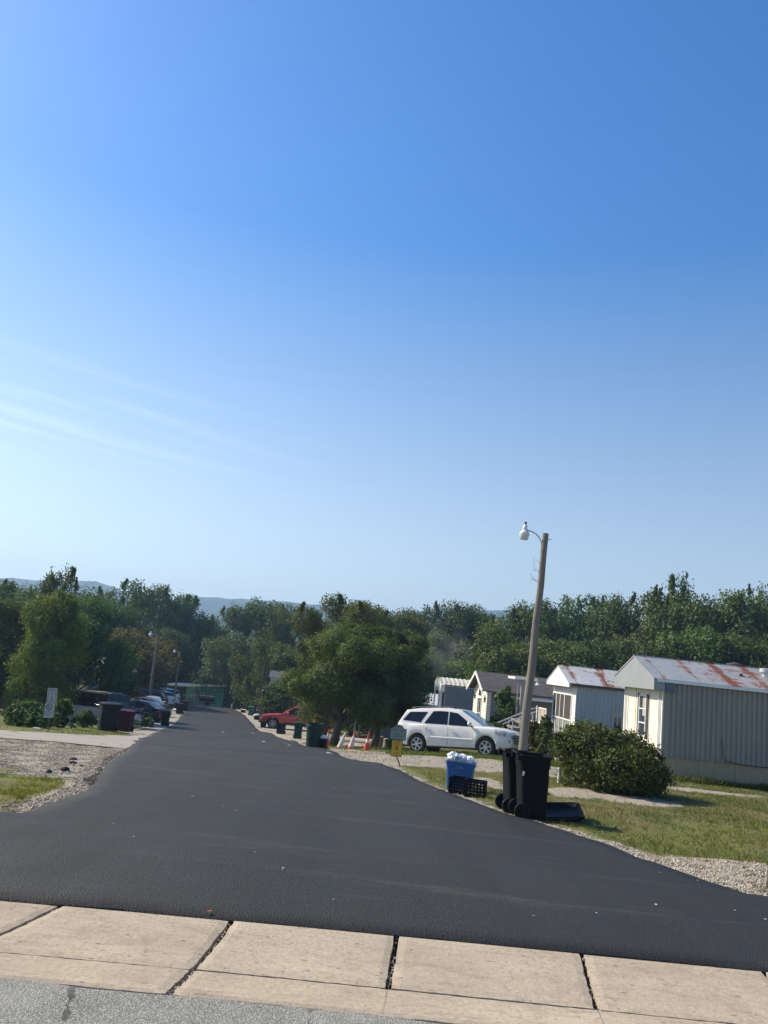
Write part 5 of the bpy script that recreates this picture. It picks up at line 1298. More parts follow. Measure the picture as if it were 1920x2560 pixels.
def make_crate(label, loc, rz, rot=None, w=.34, d=.34, h=.28):
    t = thing('milk_crate', label, 'crate', gp(*loc, .0), rz, 'black milk crates by the blue tote', rot=rot)
    mm = m_cblack2; th = .012
    def face(nm, fx):
        l = MB()
        n = 6; m_ = 5
        for i in range(n + 1): a = -w / 2 + w * i / n; fx(l, a - .008, a + .008, 0, h)
        for j in range(m_ + 1): z = .008 + (h - .016) * j / m_; fx(l, -w / 2, w / 2, z - .009, z + .009)
        for i in range(n):
            for j in range(m_):
                if (i + j) % 2: 
                    a = -w / 2 + w * i / n; z = h * j / m_; fx(l, a + .01, a + w / n * .5, z + .012, z + h / m_ * .4)
        fx(l, -w / 2, w / 2, h - .035, h + .0015)
        l.build(nm, mm, t, fixn=False)
    face('side_panel', lambda l, a, b_, z0, z1: l.bb(a, b_, -d / 2, -d / 2 + th, z0, z1)); face('side_panel', lambda l, a, b_, z0, z1: l.bb(a, b_, d / 2 - th, d / 2, z0, z1))
    face('side_panel', lambda l, a, b_, z0, z1: l.bb(-w / 2, -w / 2 + th, a * d / w, b_ * d / w, z0, z1)); face('side_panel', lambda l, a, b_, z0, z1: l.bb(w / 2 - th, w / 2, a * d / w, b_ * d / w, z0, z1))
    l = MB()
    for i in range(8): a = -w / 2 + w * (i + .5) / 8; l.bb(a - .006, a + .006, -d / 2, d / 2, .0, .01); l.bb(-w / 2, w / 2, a - .006, a + .006, .010, .016)
    l.build('floor_grid', mm, t, fixn=False); return t
q = hit(1133, 1983); make_crate('narrow looking black milk crate against the blue tote', (q.x + .10, q.y + .10), R(-20), w=.3, d=.3, h=.30)
q = hit(1168, 1992); make_crate('wider black milk crate on the right with open lattice side', (q.x + .16, q.y + .12), R(-17), w=.37, d=.32, h=.30)

# -------- signs
m_sg = mat('sign_sage', (.23, .25, .215), .6, var=.08); m_sgd = mat('sign_dark_green', (.035, .05, .04), .6); m_yel = mat('sign_yellow', (.72, .38, .025), .55, var=.08); m_blk = mat('sign_black', (.02, .018, .012), .6)
m_signw = mat('sign_white', (.36, .37, .38), .55, var=.08); m_rust = mat('rusty_post', (.10, .055, .035), .85, var=.3, vscale=20); m_fadeg = mat('faded_green_print', (.16, .22, .20), .6)
q = hit(1006, 1917); D_ = q.y
sx = D_ / F_PX           # metres per photograph pixel here
t = thing('warning_sign', 'arched grey green notice over a yellow running child sign on a bent post', 'sign', gp(q.x - .13, q.y), R(-3))
t.rotation_euler = (R(-3), 0, R(-2))
l = MB(); l.tube([(.10, .03, -.1), (.02, .03, .12), (-.05, .03, .24), (-.07, .03, 1.05)], .018, 6); l.build('post', m_rust, t)
cx_ = -.07; up = .0
def board(nm, m, poly_, y0, d=-.012): l = MB(); l.prism(poly_, (0, d, 0), (0, y0, 0), (1, 0, 0), (0, 0, 1)); return l.build(nm, m, t)
wq = 40 * sx; hq = 32 * sx; z0 = (1918 - 1857) * sx
arch_ = lambda W2, zb, zs, zt: [(cx_ - W2, zb), (cx_ + W2, zb), (cx_ + W2, zs), (cx_ + W2 * .66, zs + .012)] + [(cx_ + W2 * .60 * math.cos(a), zs + .012 + (zt - zs - .012) * math.sin(a) ** .8) for a in np.linspace(.15, math.pi - .15, 9)] + [(cx_ - W2 * .66, zs + .012), (cx_ - W2, zs)]
zs_ = z0 + 27 * sx; zt_2 = z0 + 36 * sx
o = board('notice_board', m_sgd, arch_(wq / 2, z0, zs_, zt_2), .0); board('notice_face', m_sg, arch_(wq / 2 - .014, z0 + .014, zs_ - .01, zt_2 - .013), -.013, -.004)
for k, (s_, zz, sz, wd) in enumerate((('PRIVATE', .775, .050, 1.15), ('COMMUNITY ONLY', .67, .040, 1.05), ('Residents and', .545, .036, 1.15), ('Invited Guests', .48, .036, 1.15), ('Only', .415, .034, 1))):
    text(s_, sz * 1.0, m_sgd, t, (cx_, -.020, z0 + (zz - .37) * .86), (math.pi / 2, 0, 0), width=wd)
yb, yt = (1918 - 1896) * sx, z0 - .002; wy = 27 * sx
board('yellow_board', m_blk, [(cx_ - wy / 2, yb), (cx_ + wy / 2, yb), (cx_ + wy / 2, yt), (cx_ - wy / 2, yt)], .002); board('yellow_face', m_yel, [(cx_ - wy / 2 + .012, yb + .012), (cx_ + wy / 2 - .012, yb + .012), (cx_ + wy / 2 - .012, yt - .012), (cx_ - wy / 2 + .012, yt - .012)], -.011, -.004)
text('5 MPH', .062, m_blk, t, (cx_, -.018, yt - .055), (math.pi / 2, 0, 0)); text('CHILDREN', .038, m_blk, t, (cx_, -.018, yt - .105), (math.pi / 2, 0, 0), width=1.1)
text('AT PLAY', .038, m_blk, t, (cx_, -.018, yb + .095), (math.pi / 2, 0, 0), width=1.15); text('DRIVE SLOWLY', .026, m_blk, t, (cx_, -.018, yb + .05), (math.pi / 2, 0, 0), width=1.05)
zc = (yb + yt) / 2 - .005
l = MB(); l.lathe([(.017, -.003), (.017, .003)], 10, (cx_ + .0, -.02, zc + .060), 'y')
l.tube([(cx_, -.02, zc + .038), (cx_ - .004, -.02, zc - .01)], .012, 5); l.tube([(cx_ - .045, -.02, zc + .0), (cx_ - .02, -.02, zc + .022), (cx_ + .02, -.02, zc + .026), (cx_ + .045, -.02, zc + .008)], .006, 5)
l.tube([(cx_ - .004, -.02, zc - .01), (cx_ - .03, -.02, zc - .035), (cx_ - .055, -.02, zc - .04)], .007, 5); l.tube([(cx_ - .004, -.02, zc - .01), (cx_ + .022, -.02, zc - .038), (cx_ + .05, -.02, zc - .045)], .007, 5)
l.build('running_child_symbol', m_blk, t)
# left speed sign
q = hit(119, 1829); sx = q.y / F_PX
t = thing('speed_limit_sign', 'white speed limit 5 sign above a faded watch notice on a thin rusty post', 'sign', gp(q.x, q.y), 0); t.rotation_euler = (0, R(-4.5), 0)
l = MB(); l.tube([(-.0, .03, -.1), (.0, .03, 98 * sx)], .018, 6); l.build('post', m_rust, t)
z1, z2, z3 = 32 * sx, 67 * sx, 102 * sx; w1, w2 = 23 * sx / 2, 23 * sx / 2
l = MB(); l.prism([(x_ + .03, z_) for x_, z_ in rrect(2 * w2, z3 - z2, .02)], (0, -.012, 0), (0, 0, (z2 + z3) / 2), (1, 0, 0), (0, 0, 1)); l.build('speed_plate', m_signw, t)
l = MB(); l.prism([(x_ - .035, z_) for x_, z_ in rrect(2 * w1, z2 - z1 - .01, .03)], (0, -.012, 0), (0, .004, (z1 + z2) / 2 - .005), (1, 0, 0), (0, 0, 1)); o = l.build('notice_plate', m_signw, t); o.rotation_euler = (0, R(2), 0)
b_ = MB()
def frame_(mb, cx, cz, w, h, th, y):
    mb.bb(cx - w/2, cx + w/2, y - .003, y, cz + h/2 - th, cz + h/2); mb.bb(cx - w/2, cx + w/2, y - .003, y, cz - h/2, cz - h/2 + th)
    mb.bb(cx - w/2, cx - w/2 + th, y - .003, y, cz - h/2 + th, cz + h/2 - th); mb.bb(cx + w/2 - th, cx + w/2, y - .003, y, cz - h/2 + th, cz + h/2 - th)
frame_(b_, .03, (z2 + z3) / 2, 2 * w2 - .06, z3 - z2 - .06, .012, -.012); b_.build('border', m_blk, t)
hh = z3 - z2
text('SPEED', hh * .165, m_blk, t, (.03, -.013, z3 - hh * .20), (math.pi / 2, 0, 0), width=.8); text('LIMIT', hh * .165, m_blk, t, (.03, -.013, z3 - hh * .40), (math.pi / 2, 0, 0), width=.85); text('5', hh * .46, m_blk, t, (.03, -.013, z2 + hh * .28), (math.pi / 2, 0, 0), ext=.002)
l = MB(); K = hh / .65; zc = z2 - .17 * K; cx_ = -.035 * K
ringp = [(cx_ + .125 * K * math.cos(a), -.013, zc + .125 * K * math.sin(a)) for a in np.linspace(0, 2 * math.pi, 25)]; l.tube(ringp, .010, 5, cap=False)
l.tube([(cx_ - .05 * K, -.013, zc + .02 * K), (cx_ - .02 * K, -.013, zc - .03 * K), (cx_ + .05 * K, -.013, zc - .05 * K), (cx_ + .08 * K, -.013, zc - .03 * K)], .008, 5); l.lathe([(.028 * K, -.003), (.028 * K, .003)], 10, (cx_ - .04 * K, -.013, zc + .045 * K), 'y'); l.build('round_emblem', m_blk, t)
text('WARNING', .088 * K, m_fadeg, t, (cx_ - .01, -.011, zc - .20 * K), (math.pi / 2, 0, 0), width=.85); text('WATCH', .088 * K, m_fadeg, t, (cx_ - .01, -.011, zc - .29 * K), (math.pi / 2, 0, 0), width=.9); text('AREA', .08 * K, m_fadeg, t, (cx_ - .01, -.011, zc - .37 * K), (math.pi / 2, 0, 0), width=.8)

# -------- utility box, motorcycle, trailer etc on the left
def ubox(px_, py_, w, h, label, m, dz=0):
    q = hit(px_, py_); t = thing('utility_box', label, 'utility box', gp(q.x, q.y + .2))
    l = MB(); l.box((0, 0, h / 2), (w, .3, h)); l.build('cabinet', m, t, bevel=.02); l = MB(); l.box((0, 0, h + .02), (w * 1.08, .34, .05)); l.build('cap', m, t, bevel=.02)
m_ug = mat('utility_green', (.17, .24, .21), .6, var=.1)
ubox(164, 1814, .32, .68, 'pale green utility pedestal in the left grass', m_ug); ubox(811, 1838, .24, .42, 'small green utility pedestal right of the round can', m_cgreen2)
q = hit(208, 1811); t = thing('utility_trailer', 'low pale grey trailer with open bed left of the charcoal cart', 'trailer', gp(q.x, q.y + 2.2), R(5))
l = MB(); l.bb(-1.5, 1.4, -.7, .7, .38, .44); l.bb(-1.5, 1.4, -.72, -.68, .44, .85); l.bb(-1.5, 1.4, .68, .72, .44, .85); l.bb(-1.5, -1.46, -.68, .68, .44, .85); l.build('bed', mat('pale_grey_panel2', (.22, .22, .21), .6, var=.1), t)
l = MB(); l.tube([(1.4, -.5, .4), (2.2, 0, .38), (1.4, .5, .4)], .03, 6); l.build('drawbar', m_black, t)
for s in (-1, 1):
    l = MB(); l.lathe([(.2, -.07), (.28, -.06), (.28, .06), (.2, .07), (.08, .05), (.01, .05)], 18, (-.1, s * .82, .28), 'y'); l.build('wheel', m_tyre, t, smooth=True, auto=40)
# motorcycle
q = hit(338, 1812); t = thing('motorcycle', 'dark motorcycle with chrome bars parked between maroon cart and dark sedan', 'motorcycle', gp(q.x - .1, q.y + .6), R(-150))
for x_ in (-.72, .75):
    l = MB(); l.lathe([(.24, -.06), (.31, -.05), (.33, 0), (.31, .05), (.24, .06)], 20, (x_, 0, .33), 'y', cap=False); o = l.build('wheel', m_tyre, t, smooth=True, auto=40)
    l = MB(); l.lathe([(.25, -.03), (.25, .03), (.03, .06), (.03, -.06)], 16, (x_, 0, .33), 'y'); l.build('rim', m_rim, o)
l = MB(); l.lathe([(.02, -.32), (.13, -.2), (.17, .05), (.12, .25), (.02, .3)], 12, (.12, 0, .82), 'x'); l.build('fuel_tank', maroonp, t, smooth=True)
l = MB(); l.box((-.42, 0, .76), (.66, .28, .1)); l.box((-.8, 0, .85), (.1, .26, .28)); l.build('seat', m_plastic, t, bevel=.03)
l = MB(); l.box((.02, 0, .45), (.5, .32, .36)); l.tube([(.0, .2, .3), (-.5, .22, .28), (-1.0, .22, .33)], .045, 8); l.build('engine', m_chrome, t, bevel=.02)
l = MB(); l.tube([(.75, .09, .33), (.50, .09, 1.0)], .025, 6); l.tube([(.75, -.09, .33), (.50, -.09, 1.0)], .025, 6); l.tube([(.42, -.42, 1.12), (.52, -.2, 1.08), (.5, 0, 1.02), (.52, .2, 1.08), (.42, .42, 1.12)], .016, 6); l.build('handlebar', m_chrome, t)
l = MB(); l.lathe([(.09, 0), (.1, .06), (.07, .12), (.01, .13)], 12, (.55, 0, .92), 'x'); l.build('headlight', m_chrome, t, smooth=True)
l = MB(); l.prism([(-.22, 1.0), (.22, 1.0), (.16, 1.36), (-.16, 1.36)], (.02, 0, .0), (.56, 0, 0), (0, 1, 0), (0, 0, 1)); l.build('windshield', m_cglass, t)
for s in (-1, 1):
    l = MB(); l.box((-.72, s * .24, .62), (.44, .16, .28)); l.build('saddlebag', m_plastic, t, bevel=.04)
# pallet pile, trailer, white bag by the far left
q = hit(452, 1768); t = thing('pallet_stack', 'stack of pale wooden pallets and boards by the second leaning lamp pole', 'pallets', gp(q.x + .2, q.y + 3), R(10))
m_pal = mat('pale_pallet_wood', (.40, .30, .19), .85, var=.25, vscale=5)
l = MB()
for k in range(5):
    z = k * .2
    for a in range(6): l.box((-.5 + a * .2, 0, z + .15), (.1, 1.2, .02))
    for a in (-.5, 0, .5): l.box((0, a, z + .08), (1.1, .08, .1))
l.build('pallet', m_pal, t); l = MB()
for k in range(5): l.box((random.uniform(-.1, .1), -.3 + k * .15, 1.08 + k * .05), (1.5, .12, .03), Matrix.Rotation(random.uniform(-.3, .3), 3, 'Y') @ Matrix.Rotation(random.uniform(-.4, .4), 3, 'Z'))
l.build('board', m_pal, t)
q = hit(480, 1768.5); t = thing('barbecue_trailer', 'black barrel smoker on wheels in front of the green home', 'smoker', gp(q.x, 103.2), R(4))
l = MB(); l.tube([(-.95, 0, .95), (.95, 0, .95)], .38, 16); l.build('barrel', m_black, t, smooth=True, auto=50)
l = MB(); l.bb(-1.25, 1.1, -.45, .45, .45, .52); l.tube([(-.9, 0, .5), (-.9, 0, .9)], .04, 6); l.tube([(.9, 0, .5), (.9, 0, .9)], .04, 6); l.tube([(-1.25, -.4, .5), (-1.25, -.4, 1.6)], .03, 6); l.build('frame', m_black, t)
l = MB(); l.bb(-1.0, 1.0, -.52, -.38, 1.0, 1.04); l.build('shelf', m_chrome, t)
for s in (-1, 1):
    l = MB(); l.lathe([(.2, -.07), (.3, -.06), (.3, .06), (.2, .07), (.01, .05)], 16, (.1, s * .5, .3), 'y'); l.build('wheel', m_tyre, t, smooth=True, auto=40)
q = hit(438, 1779); l = MB(); crumple(l, (0, 0, .14), .22, 12, 5, (1.8, 1, .6)); o = l.build('plastic_bag', m_bag); o.location = gp(q.x, q.y + .1); tag(o, 'flat white bag at the foot of a far left cart', 'bag')
# right far items
q = hit(607, 1782); t = thing('storage_tote', 'black tote with white lid by the far right verge', 'tote', gp(q.x, q.y + .2)); l = MB(); l.box((0, 0, .16), (.55, .4, .32), taper=.85); l.build('body', m_cblack2, t); l = MB(); l.box((0, 0, .35), (.62, .46, .06)); l.build('lid', m_white, t, bevel=.015)
q = hit(641, 1800); t = thing('storage_tote', 'black tub in front of the pickup holding a white bag', 'tub', gp(q.x, q.y + .2)); l = MB(); l.box((0, 0, .2), (.6, .5, .4), taper=.85); l.build('body', m_cblack2, t, bevel=.02)
l = MB(); crumple(l, (0, 0, 0), .26, 12, 8, (1.25, 1, .6)); o = l.build('plastic_bag', m_bag); o.location = gp(q.x, q.y + .2, .45); tag(o, 'white bag spread over the black tub near the pickup', 'bag')
q = hit(646, 1792); t = thing('storage_box', 'grey lidded deck box just beyond the white bag', 'box', gp(q.x, q.y + 1)); l = MB(); l.box((0, 0, .3), (.9, .5, .6)); l.build('body', m_trimdk, t); l = MB(); l.box((0, 0, .64), (.98, .56, .12)); l.build('lid', mat('grey_lid', (.25, .25, .26), .6), t, bevel=.02)
q = hit(577, 1772.5); l = MB(); l.tube([(0, 0, -.2), (0, 0, .62)], .09, 8); o = l.build('bollard', m_galv, smooth=True, auto=40); o.location = gp(q.x, q.y + .5); tag(o, 'short pale post standing at the crest of the lane', 'post')
# basketball hoop
p = at(630, 1742, 100); t = thing('basketball_hoop', 'basketball hoop with blue board and white net beyond the pickup', 'basketball hoop', (p.x, 100, 0), R(-8))
m_bb = mat('blue_board', (.09, .19, .32), .3, spec=.7)
l = MB(); l.bb(-.8, .75, -.02, .02, p.z - .38, p.z + .5); l.build('backboard', m_bb, t); l = MB(); frame_(l, -.025, p.z + .06, 1.6, .93, .04, -.03); l.build('board_frame', m_white, t)
l = MB(); l.tube([(0, .1, -8), (0, .1, p.z)], .06, 8); l.tube([(.0, .1, p.z), (0, 0, p.z)], .05, 6); l.build('pole', m_black, t)
l = MB(); rp_ = [(.95 + .23 * math.cos(a), -.3 + .23 * math.sin(a), p.z - .15) for a in np.linspace(0, 2 * math.pi, 17)]; l.tube(rp_, .02, 5, cap=False); l.tube([(.72, -.3, p.z - .15), (.6, 0, p.z - .15)], .02, 5); rm = l.build('rim', m_cone_r, t)
l = MB()
for k in range(12):
    a, b_ = 2 * math.pi * k / 12, 2 * math.pi * (k + 1.5) / 12
    l.tube([(.95 + .22 * math.cos(a), -.3 + .22 * math.sin(a), p.z - .15), (.95 + .13 * math.cos(b_), -.3 + .13 * math.sin(b_), p.z - .6)], .018, 4); a2 = 2 * math.pi * (k - 1.5) / 12
    l.tube([(.95 + .22 * math.cos(a), -.3 + .22 * math.sin(a), p.z - .15), (.95 + .13 * math.cos(a2), -.3 + .13 * math.sin(a2), p.z - .6)], .018, 4)
l.build('net', m_white, t)
# garden lantern
p = at(659, 1731, 80); t = thing('garden_lantern', 'black lantern on a post above the shrubs beyond the pickup', 'lantern', (p.x, 80, 0))
l = MB(); l.tube([(0, 0, -7), (0, 0, p.z - .28)], .04, 8); l.build('post', m_black, t); l = MB(); l.lathe([(.08, -.28), (.16, .1), (.22, .14), (.06, .26), (.01, .3)], 6, (0, 0, p.z)); l.build('lamp_housing', m_black, t)
# teal barrel with bag near lamp pole
q = hit(1376, 1888); t = thing('trash_barrel', 'teal barrel half hidden behind the big bush', 'barrel', gp(q.x, q.y + 1.0), 0)
l = MB(); l.lathe([(.24, 0), (.26, .03), (.27, .3), (.285, .31), (.285, .33), (.27, .34), (.27, .62), (.285, .63), (.27, .66), (.25, .85), (.23, .85), (.2, .1), (.01, .1)], 22, cap=False); l.build('body', mat('teal_plastic', (.012, .075, .11), .45), t, smooth=True, auto=40)
bl = t.location.copy()
l = MB(); l.tube([(0, 0, .1), (0, 0, .75)], .06, 8); o = l.build('red_cylinder', mat('red_plastic', (.45, .02, .03), .4), smooth=True, auto=40); o.location = (bl.x - .33, bl.y - .25, bl.z + .1); tag(o, 'thin upright red cylinder leaning at the teal barrel', 'cylinder')
l = MB(); crumple(l, (0, 0, 0), .17, 12, 21, (1, 1, .8)); o = l.build('plastic_bag', m_bag); o.location = (bl.x + .22, bl.y, bl.z + 1.08); tag(o, 'white bag above the pink cloth on the teal barrel', 'bag')
l = MB(); crumple(l, (0, 0, 0), .19, 12, 22, (1, 1, .7)); o = l.build('cloth', mat('pink_cloth', (.60, .20, .22), .8)); o.location = (bl.x + .2, bl.y - .05, bl.z + .92); tag(o, 'crumpled pink cloth under the white bag by the big bush', 'cloth')
q = hit(1398, 1957); l = MB(); l.tube([(0, 0, -.1), (.01, 0, .35)], .045, 10); l.tube([(.01, 0, .30), (.01, 0, .36)], .055, 10); o = l.build('pipe_stub', mat('white_pvc', (.55, .52, .45), .6), smooth=True, auto=40); o.location = gp(q.x, q.y + .05); tag(o, 'short white pipe stub at the left foot of the big bush', 'pipe')
# post with teal paint behind the log
p0 = hit(882, 1850); t = MB(); t.tube([(0, 0, 0), (.05, 0, 1.9)], .06, 7); o = t.build('post', mat('teal_white_post', (.35, .50, .48), .6, var=.4, vscale=4)); o.location = gp(p0.x, p0.y + 3); tag(o, 'pale teal painted post behind the log', 'post')
t = MB(); t.tube([(0, 0, 0), (.0, 0, 1.15)], .09, 7); o = t.build('post', m_log); o.location = gp(p0.x + .4, p0.y + 2.6); tag(o, 'thick grey wooden post right of the teal one', 'post')

t = thing('unseen_shadow_box', 'plain tall box added unseen just outside the left edge to cast the shadow on the gravel', 'utility cabinet', gp(-7.5, 13.9)); l = MB(); l.box((0, 0, .65), (.8, .5, 1.3)); l.build('cabinet', m_ug, t, bevel=.03); l = MB(); l.box((0, 0, 1.32), (.9, .6, .06)); l.build('cap', m_ug, t)  # made-up box out of view, added only to throw a shadow on the gravel
# asphalt clods, paper scraps, leaf
m_clod = mat('black_asphalt_clod', (.015, .015, .016), .9, bump=1, bscale=60)
for k, (px_, py_, r_) in enumerate(((182, 1902, .06), (182, 1910, .055), (163, 1926, .065), (205, 1918, .04), (122, 1931, .045))):
    q = hit(px_, py_); l = MB(); crumple(l, (0, 0, r_ * .35), r_, 8, 40 + k, (1.2, .9, .6)); o = l.build('asphalt_clod', m_clod); o.location = gp(q.x, q.y); tag(o, 'black asphalt clod on the left gravel', 'clod', 'black asphalt clods scattered on the left gravel')
m_paper = mat('paper_scrap', (.42, .40, .36), .7)
for k, (px_, py_, r_) in enumerate(((557, 1832, .16), (632, 1834, .18), (658, 1857, .16), (713, 1862, .12), (723, 1866, .16), (820, 1886, .12), (828, 1887, .08), (730, 1848, .22), (704, 2189, .012), (706, 2184, .018), (838, 1976, .02), (557, 2024, .014), (480, 1998, .03), (588, 2035, .02), (282, 2070, .014), (1088, 1981, .02), (1152, 1966, .03),
                                    (1640, 2275, .025), (1490, 2297, .014), (1838, 2289, .014), (1650, 2192, .014), (1744, 2212, .012), (333, 2104, .012), (1333, 2305, .01), (832, 2265, .010), (1914, 2312, .02), (636, 2142, .010), (90, 1825, .2), (145, 1818, .25))):
    q = hit(px_, py_); l = MB(); n_ = 5; rr = random.Random(k)
    l.prism([(r_ * rr.uniform(.5, 1) * math.cos(2 * math.pi * a / n_), r_ * rr.uniform(.3, .6) * math.sin(2 * math.pi * a / n_)) for a in range(n_)], (0, 0, max(.004, r_ * .12)), (0, 0, 0), (1, 0, 0), (0, 1, 0))
    o = l.build('paper_scrap', m_paper); o.location = gp(q.x, q.y, .04); o.rotation_euler = (rr.uniform(-.1, .1), rr.uniform(-.1, .1), rr.uniform(0, 3)); tag(o, 'pale scrap of litter on the ground along the lane', 'scrap', 'pale scraps littering the lane')
q = hit(520, 2292); l = MB(); l.add([(0, -.02, 0), (.013, -.007, .008), (.01, .0, .003), (.018, .012, .009), (.0, .022, .003), (-.018, .012, .01), (-.01, 0, .003), (-.014, -.008, .008)], [(0, 1, 2, 3, 4, 5, 6, 7)]); o = l.build('dry_leaf', mat('orange_leaf', (.26, .07, .025), .7)); o.location = gp(q.x, q.y, .03); tag(o, 'dry orange leaf where the asphalt meets the gutter', 'leaf')
# ================================================================ VEGETATION
def leafmat(name, a, b, trans=.30, rnd=.18, yellow=None):
    m = bpy.data.materials.new(name); m.use_nodes = True; t = m.node_tree; nd, lk = t.nodes, t.links
    nd.remove(nd['Principled BSDF']); out = nd['Material Output']
    co = nd.new('ShaderNodeTexCoord'); n = nd.new('ShaderNodeTexNoise'); n.inputs['Scale'].default_value = .7; n.inputs['Detail'].default_value = 3; lk.new(co.outputs['Object'], n.inputs['Vector'])
    n2 = nd.new('ShaderNodeTexNoise'); n2.inputs['Scale'].default_value = 6; n2.inputs['Detail'].default_value = 2; lk.new(co.outputs['Object'], n2.inputs['Vector'])
    oi = nd.new('ShaderNodeObjectInfo')
    ad = nd.new('ShaderNodeMath'); ad.operation = 'ADD'; lk.new(n.outputs[0], ad.inputs[0])
    m2 = nd.new('ShaderNodeMath'); m2.operation = 'MULTIPLY_ADD'; lk.new(n2.outputs[0], m2.inputs[0]); m2.inputs[1].default_value = .9; m2.inputs[2].default_value = -.45; lk.new(m2.outputs[0], ad.inputs[1])
    r = nd.new('ShaderNodeMapRange'); r.inputs[1].default_value = .28; r.inputs[2].default_value = .75; lk.new(ad.outputs[0], r.inputs[0])
    mx = nd.new('ShaderNodeMix'); mx.data_type = 'RGBA'; mx.inputs[6].default_value = (*a, 1); mx.inputs[7].default_value = (*b, 1); lk.new(r.outputs[0], mx.inputs[0])
    h = nd.new('ShaderNodeHueSaturation'); lk.new(mx.outputs[2], h.inputs['Color'])
    r2 = nd.new('ShaderNodeMapRange'); r2.inputs[3].default_value = 1 - rnd; r2.inputs[4].default_value = 1 + rnd; lk.new(oi.outputs['Random'], r2.inputs[0]); lk.new(r2.outputs[0], h.inputs['Value'])
    r3 = nd.new('ShaderNodeMapRange'); r3.inputs[3].default_value = .475; r3.inputs[4].default_value = .515; lk.new(oi.outputs['Random'], r3.inputs[0]); lk.new(r3.outputs[0], h.inputs['Hue'])
    d = nd.new('ShaderNodeBsdfDiffuse'); lk.new(h.outputs[0], d.inputs[0]); tr = nd.new('ShaderNodeBsdfTranslucent')
    mt = nd.new('ShaderNodeMix'); mt.data_type = 'RGBA'; mt.blend_type = 'MULTIPLY'; mt.inputs[0].default_value = 1; lk.new(h.outputs[0], mt.inputs[6]); mt.inputs[7].default_value = (1.5, 1.45, .5, 1); lk.new(mt.outputs[2], tr.inputs[0])
    ms = nd.new('ShaderNodeMixShader'); ms.inputs[0].default_value = trans; lk.new(d.outputs[0], ms.inputs[1]); lk.new(tr.outputs[0], ms.inputs[2])
    gl = nd.new('ShaderNodeBsdfGlossy'); gl.inputs['Roughness'].default_value = .6; gl.inputs[0].default_value = (.8, .85, .8, 1)
    ms2 = nd.new('ShaderNodeMixShader'); ms2.inputs[0].default_value = .025; lk.new(ms.outputs[0], ms2.inputs[1]); lk.new(gl.outputs[0], ms2.inputs[2]); lk.new(ms2.outputs[0], out.inputs[0])
    return m
L_dark = leafmat('leaves_dark', (0.030, 0.064, 0.022), (.090, .145, .040)); L_mid = leafmat('leaves_mid', (0.040, 0.068, 0.019), (.112, .160, .036))
L_olive = leafmat('leaves_olive', (.046, .076, .018), (.118, .156, .036)); L_yel = leafmat('leaves_yellow_green', (0.056, 0.106, 0.016), (0.164, 0.213, 0.038)); L_grey = leafmat('leaves_grey_green', (0.059, 0.085, 0.039), (0.129, 0.151, 0.069))
L_bush = leafmat('leaves_bush', (.030, .052, .012), (.105, .13, .026))
L_brown = leafmat('leaves_brownish', (0.083, 0.090, 0.024), (0.212, 0.178, 0.042)); L_fresh = leafmat('leaves_fresh', (0.046, 0.104, 0.013), (0.130, 0.209, 0.024))
m_bark = mat('bark', (.085, .07, .055), .95, var=.35, vscale=8, bump=.8, bscale=14, stretch=(3, 3, .5))

